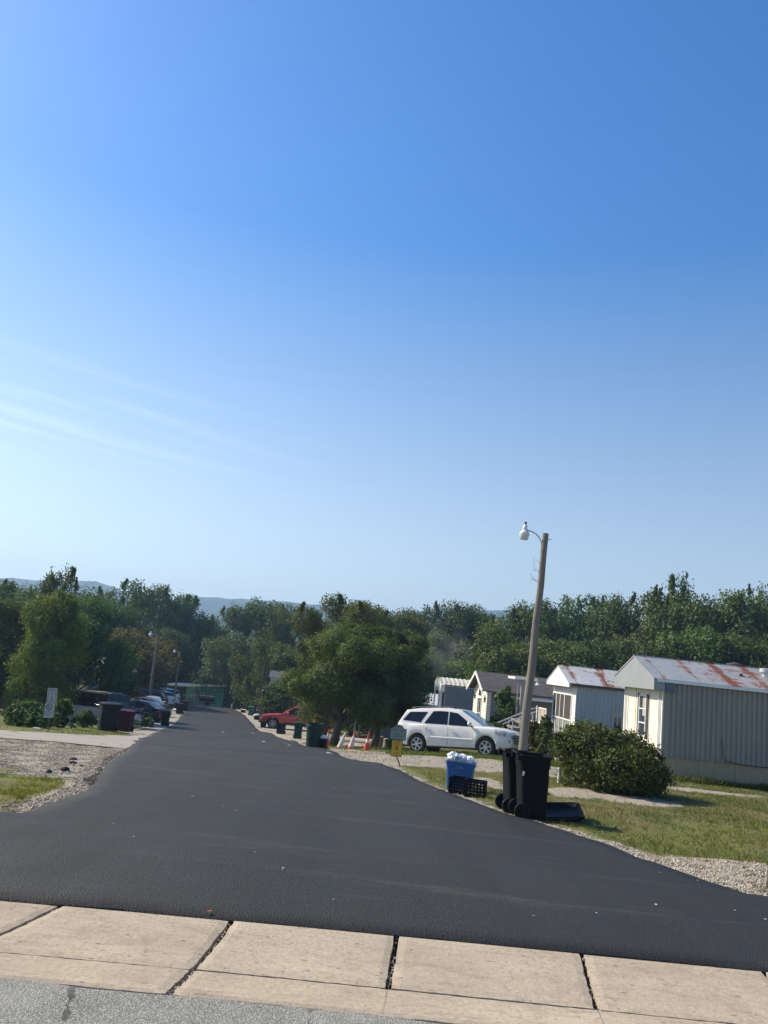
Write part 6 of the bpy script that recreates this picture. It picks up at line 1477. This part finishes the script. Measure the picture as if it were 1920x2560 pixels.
def leaves(P, Nrm, size, rg, asp=.5, droop=0.0, up=.25):
    n = len(P)
    N_ = Nrm + rg.normal(0, .55, (n, 3)); N_[:, 2] += up; N_ /= np.linalg.norm(N_, axis=1, keepdims=True) + 1e-9
    T = rg.normal(0, 1, (n, 3)); T[:, 2] -= droop; T -= (T * N_).sum(1, keepdims=True) * N_; T /= np.linalg.norm(T, axis=1, keepdims=True) + 1e-9
    B = np.cross(N_, T); s = size * rg.uniform(.6, 1.35, (n, 1))
    V = np.stack([P - T * s * .5, P + B * s * asp * .5, P + T * s * .5 + N_ * s * -.08, P - B * s * asp * .5], 1).reshape(-1, 3)
    return V
def crown_points(kind, H, Rr, nleaf, rg, low=.18, ragged=False):
    """leaf positions and outward normals for a crown of height H and radius Rr"""
    h0 = H * low; hc = (h0 + H) / 2; hz = (H - h0) / 2
    nl = {'broad': 34, 'tall': 26, 'spiky': 38, 'willow': 26, 'bush': 52}[kind]
    C, LR = [], []
    for i in range(nl):
        th = rg.uniform(0, 2 * np.pi); u = rg.uniform(-.92, 1.0); f = rg.uniform(.45, .86) if kind != 'bush' else rg.uniform(.1, .84)
        w = np.sqrt(max(.0, 1 - u * u))
        if kind == 'broad': w = w ** .8
        if kind == 'tall': w = (1 - ((u + .35) / 1.35) ** 2 * .85) if u > -.35 else .85 + .15 * (u + 1)
        if kind == 'bush': w = min(1, (1 - ((u + .8) / 1.85) ** 2) ** .5 if u > -.8 else 1)
        if kind == 'willow': w = (1 - max(0, u) ** 2) ** .5 * (.95 if u > -.5 else .8)
        if ragged: f = rg.uniform(.3, 1.02); w = w ** .7
        lr = Rr * (rg.uniform(.14, .36) if ragged else rg.uniform(.20, .36)) * (.8 if kind in ('tall', 'spiky') and u > .5 else 1)
        C.append((np.cos(th) * Rr * w * f, np.sin(th) * Rr * w * f, hc + u * hz * .88 - (0 if u < .8 else lr * .4))); LR.append(lr)
    C = np.array(C); LR = np.array(LR)
    ns = max(60, nleaf // 16)
    li = rg.choice(nl, ns, p=LR ** 2 / (LR ** 2).sum())
    d = rg.normal(0, 1, (ns, 3)); d[:, 2] += .25; d /= np.linalg.norm(d, axis=1, keepdims=True)
    SC = C[li] + d * LR[li, None] * rg.uniform(.72, 1.08, (ns, 1)) * np.array([1, 1, .85])
    SC[:, 2] = np.maximum(SC[:, 2], H * .04 if kind == 'bush' else h0 * (.7 if kind == 'willow' else .92))
    k = rg.integers(0, ns, nleaf); sp = LR[li][k][:, None] * .22
    off = np.clip(rg.normal(0, 1, (nleaf, 3)), -1.7, 1.7) * sp
    if kind == 'willow': off[:, 2] = -np.abs(rg.normal(0, 1, nleaf)) * sp[:, 0] * 3.2; off[:, :2] *= .5
    if kind == 'spiky': off[:, 2] = off[:, 2] * 1.9 + sp[:, 0] * .6; off[:, :2] *= .65
    P = SC[k] + off; Nn = d[k]
    # upright shoots breaking the outline
    nsh = {'broad': 10, 'tall': 10, 'spiky': 18, 'willow': 4, 'bush': 18}[kind]; top = SC[SC[:, 2] > hc]
    Ps, Ns = [P], [Nn]
    if ragged and kind == 'bush': nsh = 60
    per = max(22 if (ragged and kind == 'bush') else 10, int(nleaf * .10 / nsh))
    if len(top):
        for i in range(nsh):
            b = top[rg.integers(0, len(top))]; ln = H * rg.uniform(.03, .09) * (1.4 if kind == 'spiky' else 1)
            ln = ln * (2.0 if (ragged and kind == 'bush') else 1)
            dr = np.array([rg.normal(0, .35), rg.normal(0, .35), 1.0]); dr /= np.linalg.norm(dr); t = rg.uniform(0, 1, per)[:, None]
            Ps.append(b + dr * ln * t + rg.normal(0, 1, (per, 3)) * Rr * .03 * (1.3 - t)); nn = rg.normal(0, 1, (per, 3)); nn[:, 2] *= .3; Ns.append(nn / np.linalg.norm(nn, axis=1, keepdims=True))
    P = np.vstack(Ps); Nn = np.vstack(Ns); P[:, 2] = np.maximum(P[:, 2], .03)
    return P, Nn, C, LR
def make_tree(kind, H, Rr, nleaf, lsize, lm, seed, low=.18, name='tree', trunk_r=None, multi=1, asp=.5, ragged=False):
    rg = np.random.default_rng(seed); t = bpy.data.objects.new(name, None); S.collection.objects.link(t); t.empty_display_size = .3
    P, Nn, C, LR = crown_points(kind, H, Rr, nleaf, rg, low, ragged)
    V = leaves(P, Nn, lsize, rg, asp, droop=1.2 if kind == 'willow' else 0)
    F = np.arange(len(V)).reshape(-1, 4); npmesh('crown' if name == 'tree' else 'foliage', V, F, lm, t)
    tb = MB(); tr = trunk_r or H * .022
    for k in range(multi):
        a = 2 * math.pi * k / max(1, multi) + .7; o = Vector((math.cos(a), math.sin(a), 0)) * (tr * 1.2 if multi > 1 else 0); ln = Vector((math.cos(a), math.sin(a), 0)) * (H * .10 if multi > 1 else 0)
        hh = H * .72; pts = [o + ln * (i / 6) ** 1.3 + Vector((tr * .6 * math.sin(i * 1.7 + seed), tr * .6 * math.cos(i * 1.3 + seed), -.25 + (hh + .25) * i / 6)) for i in range(7)]
        tb.tube(pts, [tr * (1.25 if i == 0 else 1 - .13 * i) * (.75 if multi > 1 else 1) for i in range(7)], 9)
        for j in range(k, min(len(C), 22), multi):
            c = Vector(C[j]); zb = max(H * .12, c.z * .45 + rg.uniform(-.04, .04) * H); q = min(.99, max(0, (zb + .25) / (hh + .25))); i0 = int(q * 6); p0 = pts[i0].lerp(pts[min(6, i0 + 1)], q * 6 - i0)
            m_ = p0.lerp(c, .5) + Vector((rg.normal(0, .03), rg.normal(0, .03), .05)) * H; r0 = tr * (1 - q * .75) * .5
            tb.tube([p0, m_, c], [r0, r0 * .6, r0 * .2], 5, cap=False)
    tb.build('trunk' if name == 'tree' else 'stem', m_bark, t, smooth=True)
    t['H'] = H; t['R'] = Rr
    return t
protos = {}
def proto(kind, i, lm):
    key = (kind, i)
    if key not in protos:
        low = {'broad': .20, 'tall': .12, 'spiky': .10, 'willow': .12, 'bush': .03}[kind]
        t = make_tree(kind, 10, 4, 22000, .23, L_mid, 100 + i * 7 + len(kind), low=low, asp=.55); t['_proto'] = 1; protos[key] = [t, False]
    return protos[key]
def crownmesh(src, lm):
    key = (src.name, lm.name)
    if key not in cm_cache:
        me = src.copy(); me.materials.clear(); me.materials.append(lm); cm_cache[key] = me
    return cm_cache[key]
cm_cache = {}
def tree_at(px, top, wpx, D, kind, i, lm, label, group='trees around the mobile home park', zoff=0, rz=None, base_z=None):
    p = at(px, top, D); x = p.x; zb = (gzf(x, D) if base_z is None else base_z) - .1 + zoff; H = p.z - zb; Rr = wpx * D / F_PX / 2
    pr = proto(kind, i, lm); t = copy_tree(pr[0]) if True else pr[0]
    for ch in kids(t):
        if ch.name.startswith('crown'): ch.data = crownmesh(ch.data, lm)
    t.location = (x, D, zb); sx_ = max(Rr / 2.9, .72 * H / 10.6); t.scale = (sx_, sx_, H / 10.6); t.rotation_euler = (0, 0, rz if rz is not None else (px * 1.7 + top) % 6.28)
    tag(t, label, 'tree', group); 
    for k_ in ('H', 'R', '_proto'):
        if k_ in t: del t[k_]
    return t
# foreground trees made individually
def own_tree(px, top, wpx, basepx, kind, lm, n, ls, label, seed, low=.15, multi=1, ragged=False, D=None, name='tree', cat='tree', tr=None, group='trees around the mobile home park', asp=.5):
    q = hit(*basepx) if D is None else Vector((at(px, top, D).x, D, 0)); D = q.y; p = at(px, top, D); x = q.x; zb = gzf(x, D); H = p.z - zb; Rr = wpx * D / F_PX / 2
    t = make_tree(kind, H, Rr, n, ls, lm, seed, low, name, tr, multi, asp, ragged); t.location = (x, D, zb)
    for k_ in ('H', 'R'): del t[k_]
    return tag(t, label, cat, group)
own_tree(806, 1546, 265, (836, 1866), 'broad', L_olive, 130000, .105, 'big olive green maple spreading over the red pickup', 11, low=.20, tr=.26, ragged=True)
own_tree(852, 1486, 240, (0, 0), 'broad', L_olive, 60000, .17, 'tall feathery tree rising behind the big olive maple', 17, low=.10, D=62, ragged=True)
own_tree(962, 1512, 200, (0, 0), 'broad', L_mid, 50000, .17, 'tall tree rising behind the dark maple', 18, low=.10, D=64, ragged=True)
own_tree(966, 1556, 205, None, 'broad', L_mid, 100000, .105, 'dark maple behind the long log, right of the big olive one', 12, low=.17, tr=.22, ragged=True, D=45.0)
own_tree(158, 1478, 195, (100, 1812), 'bush', L_yel, 60000, .13, 'yellow green tree leafy to the ground behind the speed limit sign', 13, low=.03, D=49, multi=3)
own_tree(20, 1500, 240, (0, 1800), 'bush', L_mid, 30000, .18, 'broad green tree filling the left edge beside the reddish house', 14, low=.03, D=52)
own_tree(222, 1500, 240, (0, 1800), 'broad', L_dark, 50000, .17, 'dark rounded tree over the navy van', 15, low=.10, D=57)
own_tree(300, 1600, 130, (0, 1800), 'bush', L_dark, 24000, .17, 'dark bushy tree right of the one over the navy van', 16, low=.10, D=66)
TL = [
 (170, 1404, 135, 66, 'spiky', 0, L_mid, 'tall tree whose upright shoots rise above the left ridge'),
 (20, 1436, 130, 84, 'tall', 0, L_dark, 'dark tree at the far left under the ridge'),
 (88, 1452, 120, 78, 'spiky', 1, L_mid, 'tree with loose shoots between the far left tree and the tallest left one'),
 (258, 1488, 120, 98, 'broad', 1, L_dark, 'small dark tree in the dip where the left ridge shows'),
 (338, 1436, 150, 122, 'broad', 0, L_mid, 'round topped tree right of the visible left ridge'),
 (408, 1452, 100, 128, 'broad', 2, L_dark, 'dark tree standing between the round topped and the tall narrow one'),
 (473, 1445, 95, 130, 'tall', 1, L_dark, 'tall narrow dark tree above the green home'),
 (325, 1568, 190, 93, 'spiky', 2, L_brown, 'brownish yellow tree behind the first leaning lamp pole'),
 (300, 1505, 150, 100, 'broad', 2, L_dark, 'dark tree behind the brownish yellow one'),
 (425, 1560, 110, 116, 'broad', 1, L_dark, 'dark tree behind the second leaning lamp pole'),
 (530, 1532, 100, 132, 'spiky', 0, L_mid, 'pale topped tree right of the tall narrow dark tree'),
 (585, 1505, 100, 134, 'broad', 0, L_dark, 'tree with clumped top below the middle ridge'),
 (655, 1484, 120, 132, 'broad', 1, L_dark, 'tall dark clumped tree at the right end of the middle ridge'),
 (722, 1500, 110, 128, 'broad', 2, L_mid, 'tree left of the slender sprig above the big maple'),
 (596, 1560, 160, 114, 'willow', 0, L_grey, 'grey green weeping tree hanging over the end of the lane'),
 (560, 1620, 90, 116, 'willow', 1, L_grey, 'smaller weeping tree in front of the green home wall'),
 (675, 1580, 130, 98, 'willow', 2, L_olive, 'olive tree with a twisted trunk behind the basketball hoop'),
 (780, 1508, 70, 110, 'tall', 0, L_olive, 'slender pale sprig tree above the big olive maple'),
 
 (905, 1492, 140, 88, 'broad', 2, L_olive, 'pale olive tree behind the dark maple'),
 (1012, 1512, 90, 100, 'broad', 1, L_olive, 'tree with yellowish top behind the dark maple right side'),
 (1070, 1500, 110, 104, 'broad', 0, L_dark, 'dark round tree left of the smoke'),
 (1135, 1492, 130, 108, 'broad', 2, L_dark, 'dark round tree just behind the smoke'),
 (1195, 1500, 110, 110, 'broad', 1, L_dark, 'dark tree sloping down to the gap in the treeline'),
 (1110, 1565, 150, 88, 'broad', 0, L_grey, 'hazy grey green tree in front of which the smoke drifts'),
 (1060, 1610, 150, 74, 'bush', 0, L_mid, 'leafy green tree left of the arched home front'),
 (1165, 1635, 190, 76, 'bush', 1, L_yel, 'yellow green undergrowth tree above the cream ribbed roof'),
 (1250, 1538, 170, 80, 'spiky', 2, L_mid, 'bright green tree just left of the near lamp pole'),
 (1345, 1488, 140, 92, 'broad', 1, L_dark, 'dark tree right of the near lamp pole'),
 (1415, 1472, 130, 94, 'broad', 0, L_dark, 'dark tree behind the white gable home'),
 (1490, 1476, 140, 92, 'broad', 2, L_dark, 'tree with jagged top left of the slim pair of shoots'),
 (1555, 1478, 110, 90, 'spiky', 1, L_mid, 'tree with slim pointed shoots above the white gable'),
 (1620, 1466, 120, 88, 'broad', 0, L_mid, 'tree beside the tallest branching one on the right'),
 (1690, 1424, 120, 86, 'spiky', 0, L_mid, 'tallest branching tree above the rusty roof peak'),
 (1765, 1472, 130, 86, 'broad', 1, L_mid, 'tree just right of the tallest branching one'),
 (1835, 1462, 130, 84, 'broad', 2, L_mid, 'tree with loose twigs above the roof vents'),
 (1905, 1460, 140, 84, 'spiky', 2, L_mid, 'tree reaching the right edge of the treeline'),
 (2010, 1450, 160, 84, 'broad', 0, L_mid, 'tree beyond the right end of the treeline'),
 (1400, 1570, 210, 74, 'bush', 2, L_olive, 'yellowish green tree low in the wood behind the white gable'),
 (1300, 1590, 160, 72, 'bush', 0, L_mid, 'leafy tree directly behind the near lamp pole'),
 (1510, 1590, 190, 70, 'broad', 2, L_dark, 'shadowed low tree between the two rusty roofs'),
 (1610, 1560, 180, 70, 'bush', 1, L_mid, 'leafy tree low behind the rusty roof peak'),
 (1740, 1545, 200, 68, 'bush', 0, L_mid, 'leafy tree low behind the middle of the rusty roof'),
 (1860, 1555, 200, 68, 'bush', 2, L_mid, 'leafy tree low behind the roof vents'),
 (1985, 1550, 180, 68, 'bush', 1, L_mid, 'leafy tree low beyond the right edge'),
 (1215, 1660, 150, 66, 'bush', 2, L_mid, 'low green tree behind the dark shingle roof'),
 (-60, 1440, 150, 80, 'broad', 0, L_dark, 'tree beyond the left edge of the treeline'),
 (-150, 1470, 200, 66, 'bush', 1, L_mid, 'broad tree outside the left edge by the reddish house'),
 (500, 1600, 120, 126, 'bush', 2, L_dark, 'dark low tree directly behind the green home'),
 (760, 1610, 150, 84, 'bush', 0, L_dark, 'dark tree behind the pickup'),
 (900, 1600, 180, 70, 'bush', 1, L_dark, 'dark tree low between the two maples'),
]
for a in TL: tree_at(*a)
for k_, (t, _) in protos.items():
    for ch in kids(t): bpy.data.objects.remove(ch)
    bpy.data.objects.remove(t)
# distant wood mass filling behind
rg = np.random.default_rng(5); n = 60000
xx = rg.uniform(-150, 150, n); yy = rg.uniform(150, 190, n); base = gz(xx, yy)
hh = 9.5 + 1.8 * pn(xx * .12, yy * 0, 1) + 1.0 * pn(xx * .5, yy * .1, 1, 2); u = rg.uniform(0, 1, n) ** .7
P = np.c_[xx, yy, base + hh * u]; Nn = np.c_[rg.normal(0, .4, n), -np.ones(n) * .6, rg.uniform(0, 1, n)]
V = leaves(P, Nn, .9, rg, .6); o = npmesh('far_woods', V, np.arange(len(V)).reshape(-1, 4), L_dark); tag(o, 'far mass of dark woods filling behind the trees', kind='stuff')

# shrubs and weeds
SH = [
 (1530, 1830, 258, (1516, 1976), 'bush', L_bush, 50000, .07, 'big round leafy bush in front of the cream end wall', 31, 'bush'),
 (1268, 1714, 86, 43.0, 'bush', L_dark, 12000, .12, 'dark dense shrub against the shingle roofed home', 32, 'shrub'),
 (1238, 1800, 75, 36.5, 'bush', L_mid, 5000, .11, 'low dark shrub under the long handrail', 33, 'shrub'),
 (1338, 1798, 50, 33.0, 'bush', L_brown, 5000, .10, 'brownish weedy shrub right of the near lamp pole', 34, 'shrub'),
 (1368, 1790, 62, 31.5, 'bush', L_mid, 6000, .09, 'loose green shrub beside the teal barrel', 35, 'shrub'),
 (1440, 1806, 90, 33.5, 'bush', L_mid, 5000, .09, 'green shrub under the blue window behind the big bush', 36, 'shrub'),
 (672, 1752, 60, (672, 1806), 'bush', L_grey, 5000, .18, 'grey green flowering shrub left behind the pickup bonnet', 37, 'shrub'),
 (706, 1764, 44, (706, 1806), 'bush', L_grey, 4000, .18, 'pale bushy shrub above the pickup bonnet', 38, 'shrub'),
 (786, 1786, 46, (786, 1862), 'bush', L_brown, 3000, .12, 'reddish leafed shrub growing behind the round can', 39, 'shrub'),
 (210, 1776, 56, (212, 1818), 'bush', L_mid, 3500, .12, 'small shrub in front of the grey trailer', 40, 'shrub'),
 (60, 1770, 150, (60, 1816), 'bush', L_dark, 7000, .12, 'low tangle of green at the foot of the yellow green tree', 41, 'shrub'),
 (140, 1750, 90, (142, 1818), 'bush', L_mid, 5000, .12, 'leafy sapling clump right behind the speed limit sign', 42, 'shrub'),
 (335, 1716, 60, (335, 1778), 'bush', L_olive, 4000, .16, 'sunlit pale shrub behind the silver sedan', 43, 'shrub'),
 (365, 1796, 42, (366, 1818), 'bush', L_olive, 1600, .10, 'dry weed tuft between motorcycle and charcoal cart', 44, 'weeds'),
 (978, 1838, 34, (980, 1874), 'bush', L_olive, 1600, .09, 'weeds at the foot of the warning signs', 45, 'weeds'),
 (538, 1738, 60, (540, 1766), 'bush', L_dark, 3000, .25, 'dark bush at the corner of the green home', 46, 'shrub'),
 (592, 1742, 34, (592, 1772), 'bush', L_fresh, 2000, .22, 'bright green bush at the right crest of the lane', 47, 'shrub'),
 (735, 1800, 60, (840, 1868), 'bush', L_mid, 1500, .1, 'small shoots at the maple trunk', 48, 'weeds'),
]
for (px, top, wpx, bp, kind, lm, n, ls, lab, seed, cat) in SH[:-1]:
    own_tree(px, top, wpx, bp if isinstance(bp, tuple) else None, kind, lm, n, ls, lab, seed, D=None if isinstance(bp, tuple) else bp, low=.02, ragged=(n > 40000), name='shrub', cat=cat, multi=4, tr=.025, group='shrubs and weeds beside the homes', asp=.55)

# -------- grass blades
def grass(name, n, xr, yr, hmin, hmax, wid, lm, label, acc, seed, lean=.5):
    rg = np.random.default_rng(seed)
    x = rg.uniform(*xr, n); y = yr[0] + (yr[1] - yr[0]) * rg.uniform(0, 1, n) ** 1.5
    keep = acc(x, y, rg); x, y = x[keep], y[keep]; n = len(x); print(name, label[:30], n); z = gz(x, y) - .01 + .018 * pn(x, y, 2.2)
    h = rg.uniform(hmin, hmax, n) * (.7 + .6 * np.clip(.5 + .5 * pn(x, y, 1.7), 0, 1)) ; a = rg.uniform(0, 2 * np.pi, n); w = wid * (.7 + y / 40) * rg.uniform(.7, 1.3, n)
    dx, dy = np.cos(a) * w, np.sin(a) * w; lx_, ly_ = rg.normal(0, lean, n) * h, rg.normal(0, lean, n) * h
    V = np.stack([np.c_[x - dx, y - dy, z], np.c_[x + dx, y + dy, z], np.c_[x + lx_ * .4 + dx * .6, y + ly_ * .4 + dy * .6, z + h * .6], np.c_[x + lx_, y + ly_, z + h]], 1).reshape(-1, 3)
    o = npmesh(name, V, np.arange(len(V)).reshape(-1, 4), lm); tag(o, label, kind='stuff')
def off_road(x, y, m=.3):
    l = by_y(LEFT, y); r = by_y(RIGHT, y); return (x < l - m) | (x > r + m)
def not_gravel(x, y, rg):
    jx_ = x + .25 * pn(x, y, 2.5, 1); jy_ = y + .35 * pn(x, y, 1.8, 5); gmask = np.zeros(x.shape, bool)
    for p in Z_gravel: gmask |= in_poly(jx_, jy_, p)
    return ~gmask | (rg.uniform(0, 1, len(x)) < .05)
lanepoly = P2([(-420, 1776), (-150, 1805), (0, 1827), (116, 1833), (235, 1840), (320, 1841), (392, 1833), (352, 1852), (318, 1873), (246, 1867), (145, 1856), (0, 1847), (-150, 1835), (-420, 1818)])
m_gr1 = leafmat('grass_green', (.060, .085, .016), (.14, .155, .04), trans=.35); m_gr2 = leafmat('grass_dry', (.15, .135, .05), (.30, .245, .11), trans=.35)
greenness = lambda x, y: .5 + .5 * pn(x, y, .9, 7)
grass('grass', 420000, (-1, 26), (6.8, 36), .025, .075, .0036, m_gr1, 'green grass blades on the right yard', lambda x, y, rg: off_road(x, y, .45) & not_gravel(x, y, rg) & (rg.uniform(0, 1, len(x)) < .25 + .6 * greenness(x, y)), 1)
grass('dry_grass', 330000, (-1, 26), (6.8, 36), .02, .065, .0036, m_gr2, 'dry straw coloured grass on the right yard', lambda x, y, rg: off_road(x, y, .35) & not_gravel(x, y, rg) & (rg.uniform(0, 1, len(x)) < .8 - .5 * greenness(x, y)), 2)
GL = Z_green[0]
grass('grass', 60000, (-9, -2.6), (7.5, 13), .02, .055, .0045, leafmat('grass_yellow_green', (.09, .11, .02), (.20, .20, .05), trans=.35), 'yellow green grass patch left of the lane', lambda x, y, rg: off_road(x, y, .4) & in_poly(x + .3 * pn(x, y, 2), y + .3 * pn(x, y, 2, 3), GL), 3)
grass('grass', 60000, (-34, -6), (18, 62), .03, .09, .005, m_gr1, 'grass verge along the left side lane', lambda x, y, rg: off_road(x, y, .5) & ~in_poly(x, y, lanepoly) & not_gravel(x, y, rg) & (greenness(x, y) > .25), 4)
grass('tall_grass', 26000, (-6, 20), (26, 46), .05, .15, .006, m_gr1, 'longer grass around the drive and homes', lambda x, y, rg: off_road(x, y, .4) & not_gravel(x, y, rg) & (greenness(x, y) > .3), 5)
grass('dry_grass', 30000, (-12, -2.8), (9, 23), .015, .05, .004, m_gr2, 'dry grass tufts growing through the left gravel', lambda x, y, rg: off_road(x, y, .35) & ~in_poly(x, y, lanepoly) & (pn(x * .6, y * 2.2, 1.0, 4) > .15), 9)
# grass fringe in front of SUV and along skirting
grass('tall_grass', 6000, (1, 8), (29.3, 31.4), .05, .16, .008, m_gr1, 'fringe of grass before the white SUV', lambda x, y, rg: greenness(x, y) > .1, 6)
grass('tall_grass', 5000, (9.8, 22), (26.0, 26.65), .06, .25, .006, m_gr1, 'grass growing against the skirting', lambda x, y, rg: rg.uniform(0, 1, len(x)) > 0, 8)

# -------- loose stones
def stones(name, n, polys, rmin, rmax, m, label, seed, jit=.15, ymax=30):
    rg = np.random.default_rng(seed); Ps = []
    for p in polys:
        a = np.array(p); lo, hi = a.min(0), a.max(0); x = rg.uniform(lo[0], hi[0], n); y = rg.uniform(lo[1], hi[1], n); k = in_poly(x, y, p) & (y < ymax); Ps.append(np.c_[x[k], y[k]])
    Q = np.vstack(Ps); Q = Q[off_road(Q[:, 0], Q[:, 1], .0)]; n = len(Q); r = rg.uniform(rmin, rmax, n) * rg.choice([1, 1, 1.6], n)
    oc = np.array([(1, 0, 0), (0, 1, 0), (-1, 0, 0), (0, -1, 0), (0, 0, .8), (0, 0, -.6)]); V = oc[None] * r[:, None, None] * rg.uniform(.6, 1.35, (n, 6, 1))
    th = rg.uniform(0, 6.28, n); c, s = np.cos(th)[:, None], np.sin(th)[:, None]; X = V[:, :, 0] * c - V[:, :, 1] * s; Y = V[:, :, 0] * s + V[:, :, 1] * c
    V = np.stack([X + Q[:, 0:1], Y + Q[:, 1:2], V[:, :, 2] + (gz(Q[:, 0], Q[:, 1]) + .018 * pn(Q[:, 0], Q[:, 1], 2.2) + r * .2)[:, None]], -1).reshape(-1, 3)
    f = np.array([(0, 1, 4), (1, 2, 4), (2, 3, 4), (3, 0, 4), (1, 0, 5), (2, 1, 5), (3, 2, 5), (0, 3, 5)]); F = (f[None] + (np.arange(n) * 6)[:, None, None]).reshape(-1, 3)
    o = npmesh(name, V, F, m); tag(o, label, kind='stuff')
g = NT('pale_stones'); oc_ = g.voro(28, out='Color'); m_st = g.out(g.ramp(g.sep(oc_)[0], [(0, (.14, .115, .085)), (.4, (.30, .255, .20)), (.8, (.42, .365, .29)), (1, (.56, .51, .42))]), .85, spec=.25)
lipR = [(float(by_y(RIGHT, y_)) + o_, y_) for y_, o_ in [(v, .0) for v in np.arange(7, 26, .5)] + [(v, .34) for v in np.arange(26, 7, -.5)]]
lipL = [(float(by_y(LEFT, y_)) - o_, y_) for y_, o_ in [(v, .0) for v in np.arange(9, 26, .5)] + [(v, .34) for v in np.arange(26, 9, -.5)]]
stones('loose_gravel', 52000, [Z_gravel[0]], .005, .0125, m_st, 'loose pale stones along the right shoulder', 21)
stones('loose_gravel', 60000, [Z_gravel[9], Z_gravel[7]], .005, .013, m_st, 'loose pale stones at the lane mouth and left shoulder', 22, ymax=34)
stones('loose_gravel', 14000, [lipR, lipL, Z_gravel[1]], .006, .014, m_st, 'loose pale stones lining the asphalt edges and drive', 23, ymax=34)
# crumbled asphalt at the left edge
m_cr = mat('asphalt_crumbs', (.022, .023, .025), .9)
stones('asphalt_crumbs', 9000, [P2([(236, 1938), (262, 1895), (318, 1872), (322, 1884), (282, 1908), (262, 1935), (240, 1965)]), P2([(205, 1952), (240, 1936), (262, 1932), (250, 1955), (236, 1972)])], .006, .018, m_cr, 'crumbled black asphalt spilling over the left edge', 24)

# -------- smoke wisp and air
def vol_box(name, x0, x1, y0, y1, z0, z1): b = MB(); b.bb(x0, x1, y0, y1, z0, z1); return b
m = bpy.data.materials.new('haze_air'); m.use_nodes = True; nt = m.node_tree; nt.nodes.remove(nt.nodes['Principled BSDF']); pv = nt.nodes.new('ShaderNodeVolumePrincipled')
pv.inputs['Color'].default_value = (.45, .68, 1.0, 1); pv.inputs['Density'].default_value = .00042; pv.inputs['Anisotropy'].default_value = .3
nt.links.new(pv.outputs[0], nt.nodes['Material Output'].inputs['Volume'])
HZ = vol_box('haze', -2600, 2900, -60, 2500, -60, 165).build('haze', m); tag(HZ, 'thin blue summer haze', kind='stuff')
m = bpy.data.materials.new('smoke_wisp'); m.use_nodes = True; nt = m.node_tree; nt.nodes.remove(nt.nodes['Principled BSDF']); pv = nt.nodes.new('ShaderNodeVolumePrincipled'); pv.inputs['Color'].default_value = (.85, .9, 1, 1)
tcn = nt.nodes.new('ShaderNodeTexCoord'); gr_ = nt.nodes.new('ShaderNodeTexGradient'); gr_.gradient_type = 'SPHERICAL'; mp = nt.nodes.new('ShaderNodeMapping'); mp.inputs['Scale'].default_value = (1 / 2.4, 1 / 1.5, 1 / 3.0)
nt.links.new(tcn.outputs['Object'], mp.inputs[0]); nt.links.new(mp.outputs[0], gr_.inputs[0]); nn = nt.nodes.new('ShaderNodeTexNoise'); nn.inputs['Scale'].default_value = .8; nn.inputs['Detail'].default_value = 4; nt.links.new(tcn.outputs['Object'], nn.inputs['Vector'])
mm = nt.nodes.new('ShaderNodeMath'); mm.operation = 'MULTIPLY'; nt.links.new(gr_.outputs['Fac'], mm.inputs[0]); mr = nt.nodes.new('ShaderNodeMapRange'); mr.inputs[1].default_value = .42; mr.inputs[2].default_value = .7; mr.inputs[3].default_value = 0; mr.inputs[4].default_value = .16; nt.links.new(nn.outputs[0], mr.inputs[0]); nt.links.new(mr.outputs[0], mm.inputs[1]); nt.links.new(mm.outputs[0], pv.inputs['Density']); nt.links.new(pv.outputs[0], nt.nodes['Material Output'].inputs['Volume'])
b = MB(); b.lathe([(.01, -3), (1.4, -2.4), (2.2, -1), (2.4, 0), (2.2, 1), (1.4, 2.4), (.01, 3)], 16); SM = b.build('smoke', m); p = at(1118, 1628, 66); SM.location = p; tag(SM, 'thin grey smoke drifting before the trees', kind='stuff')
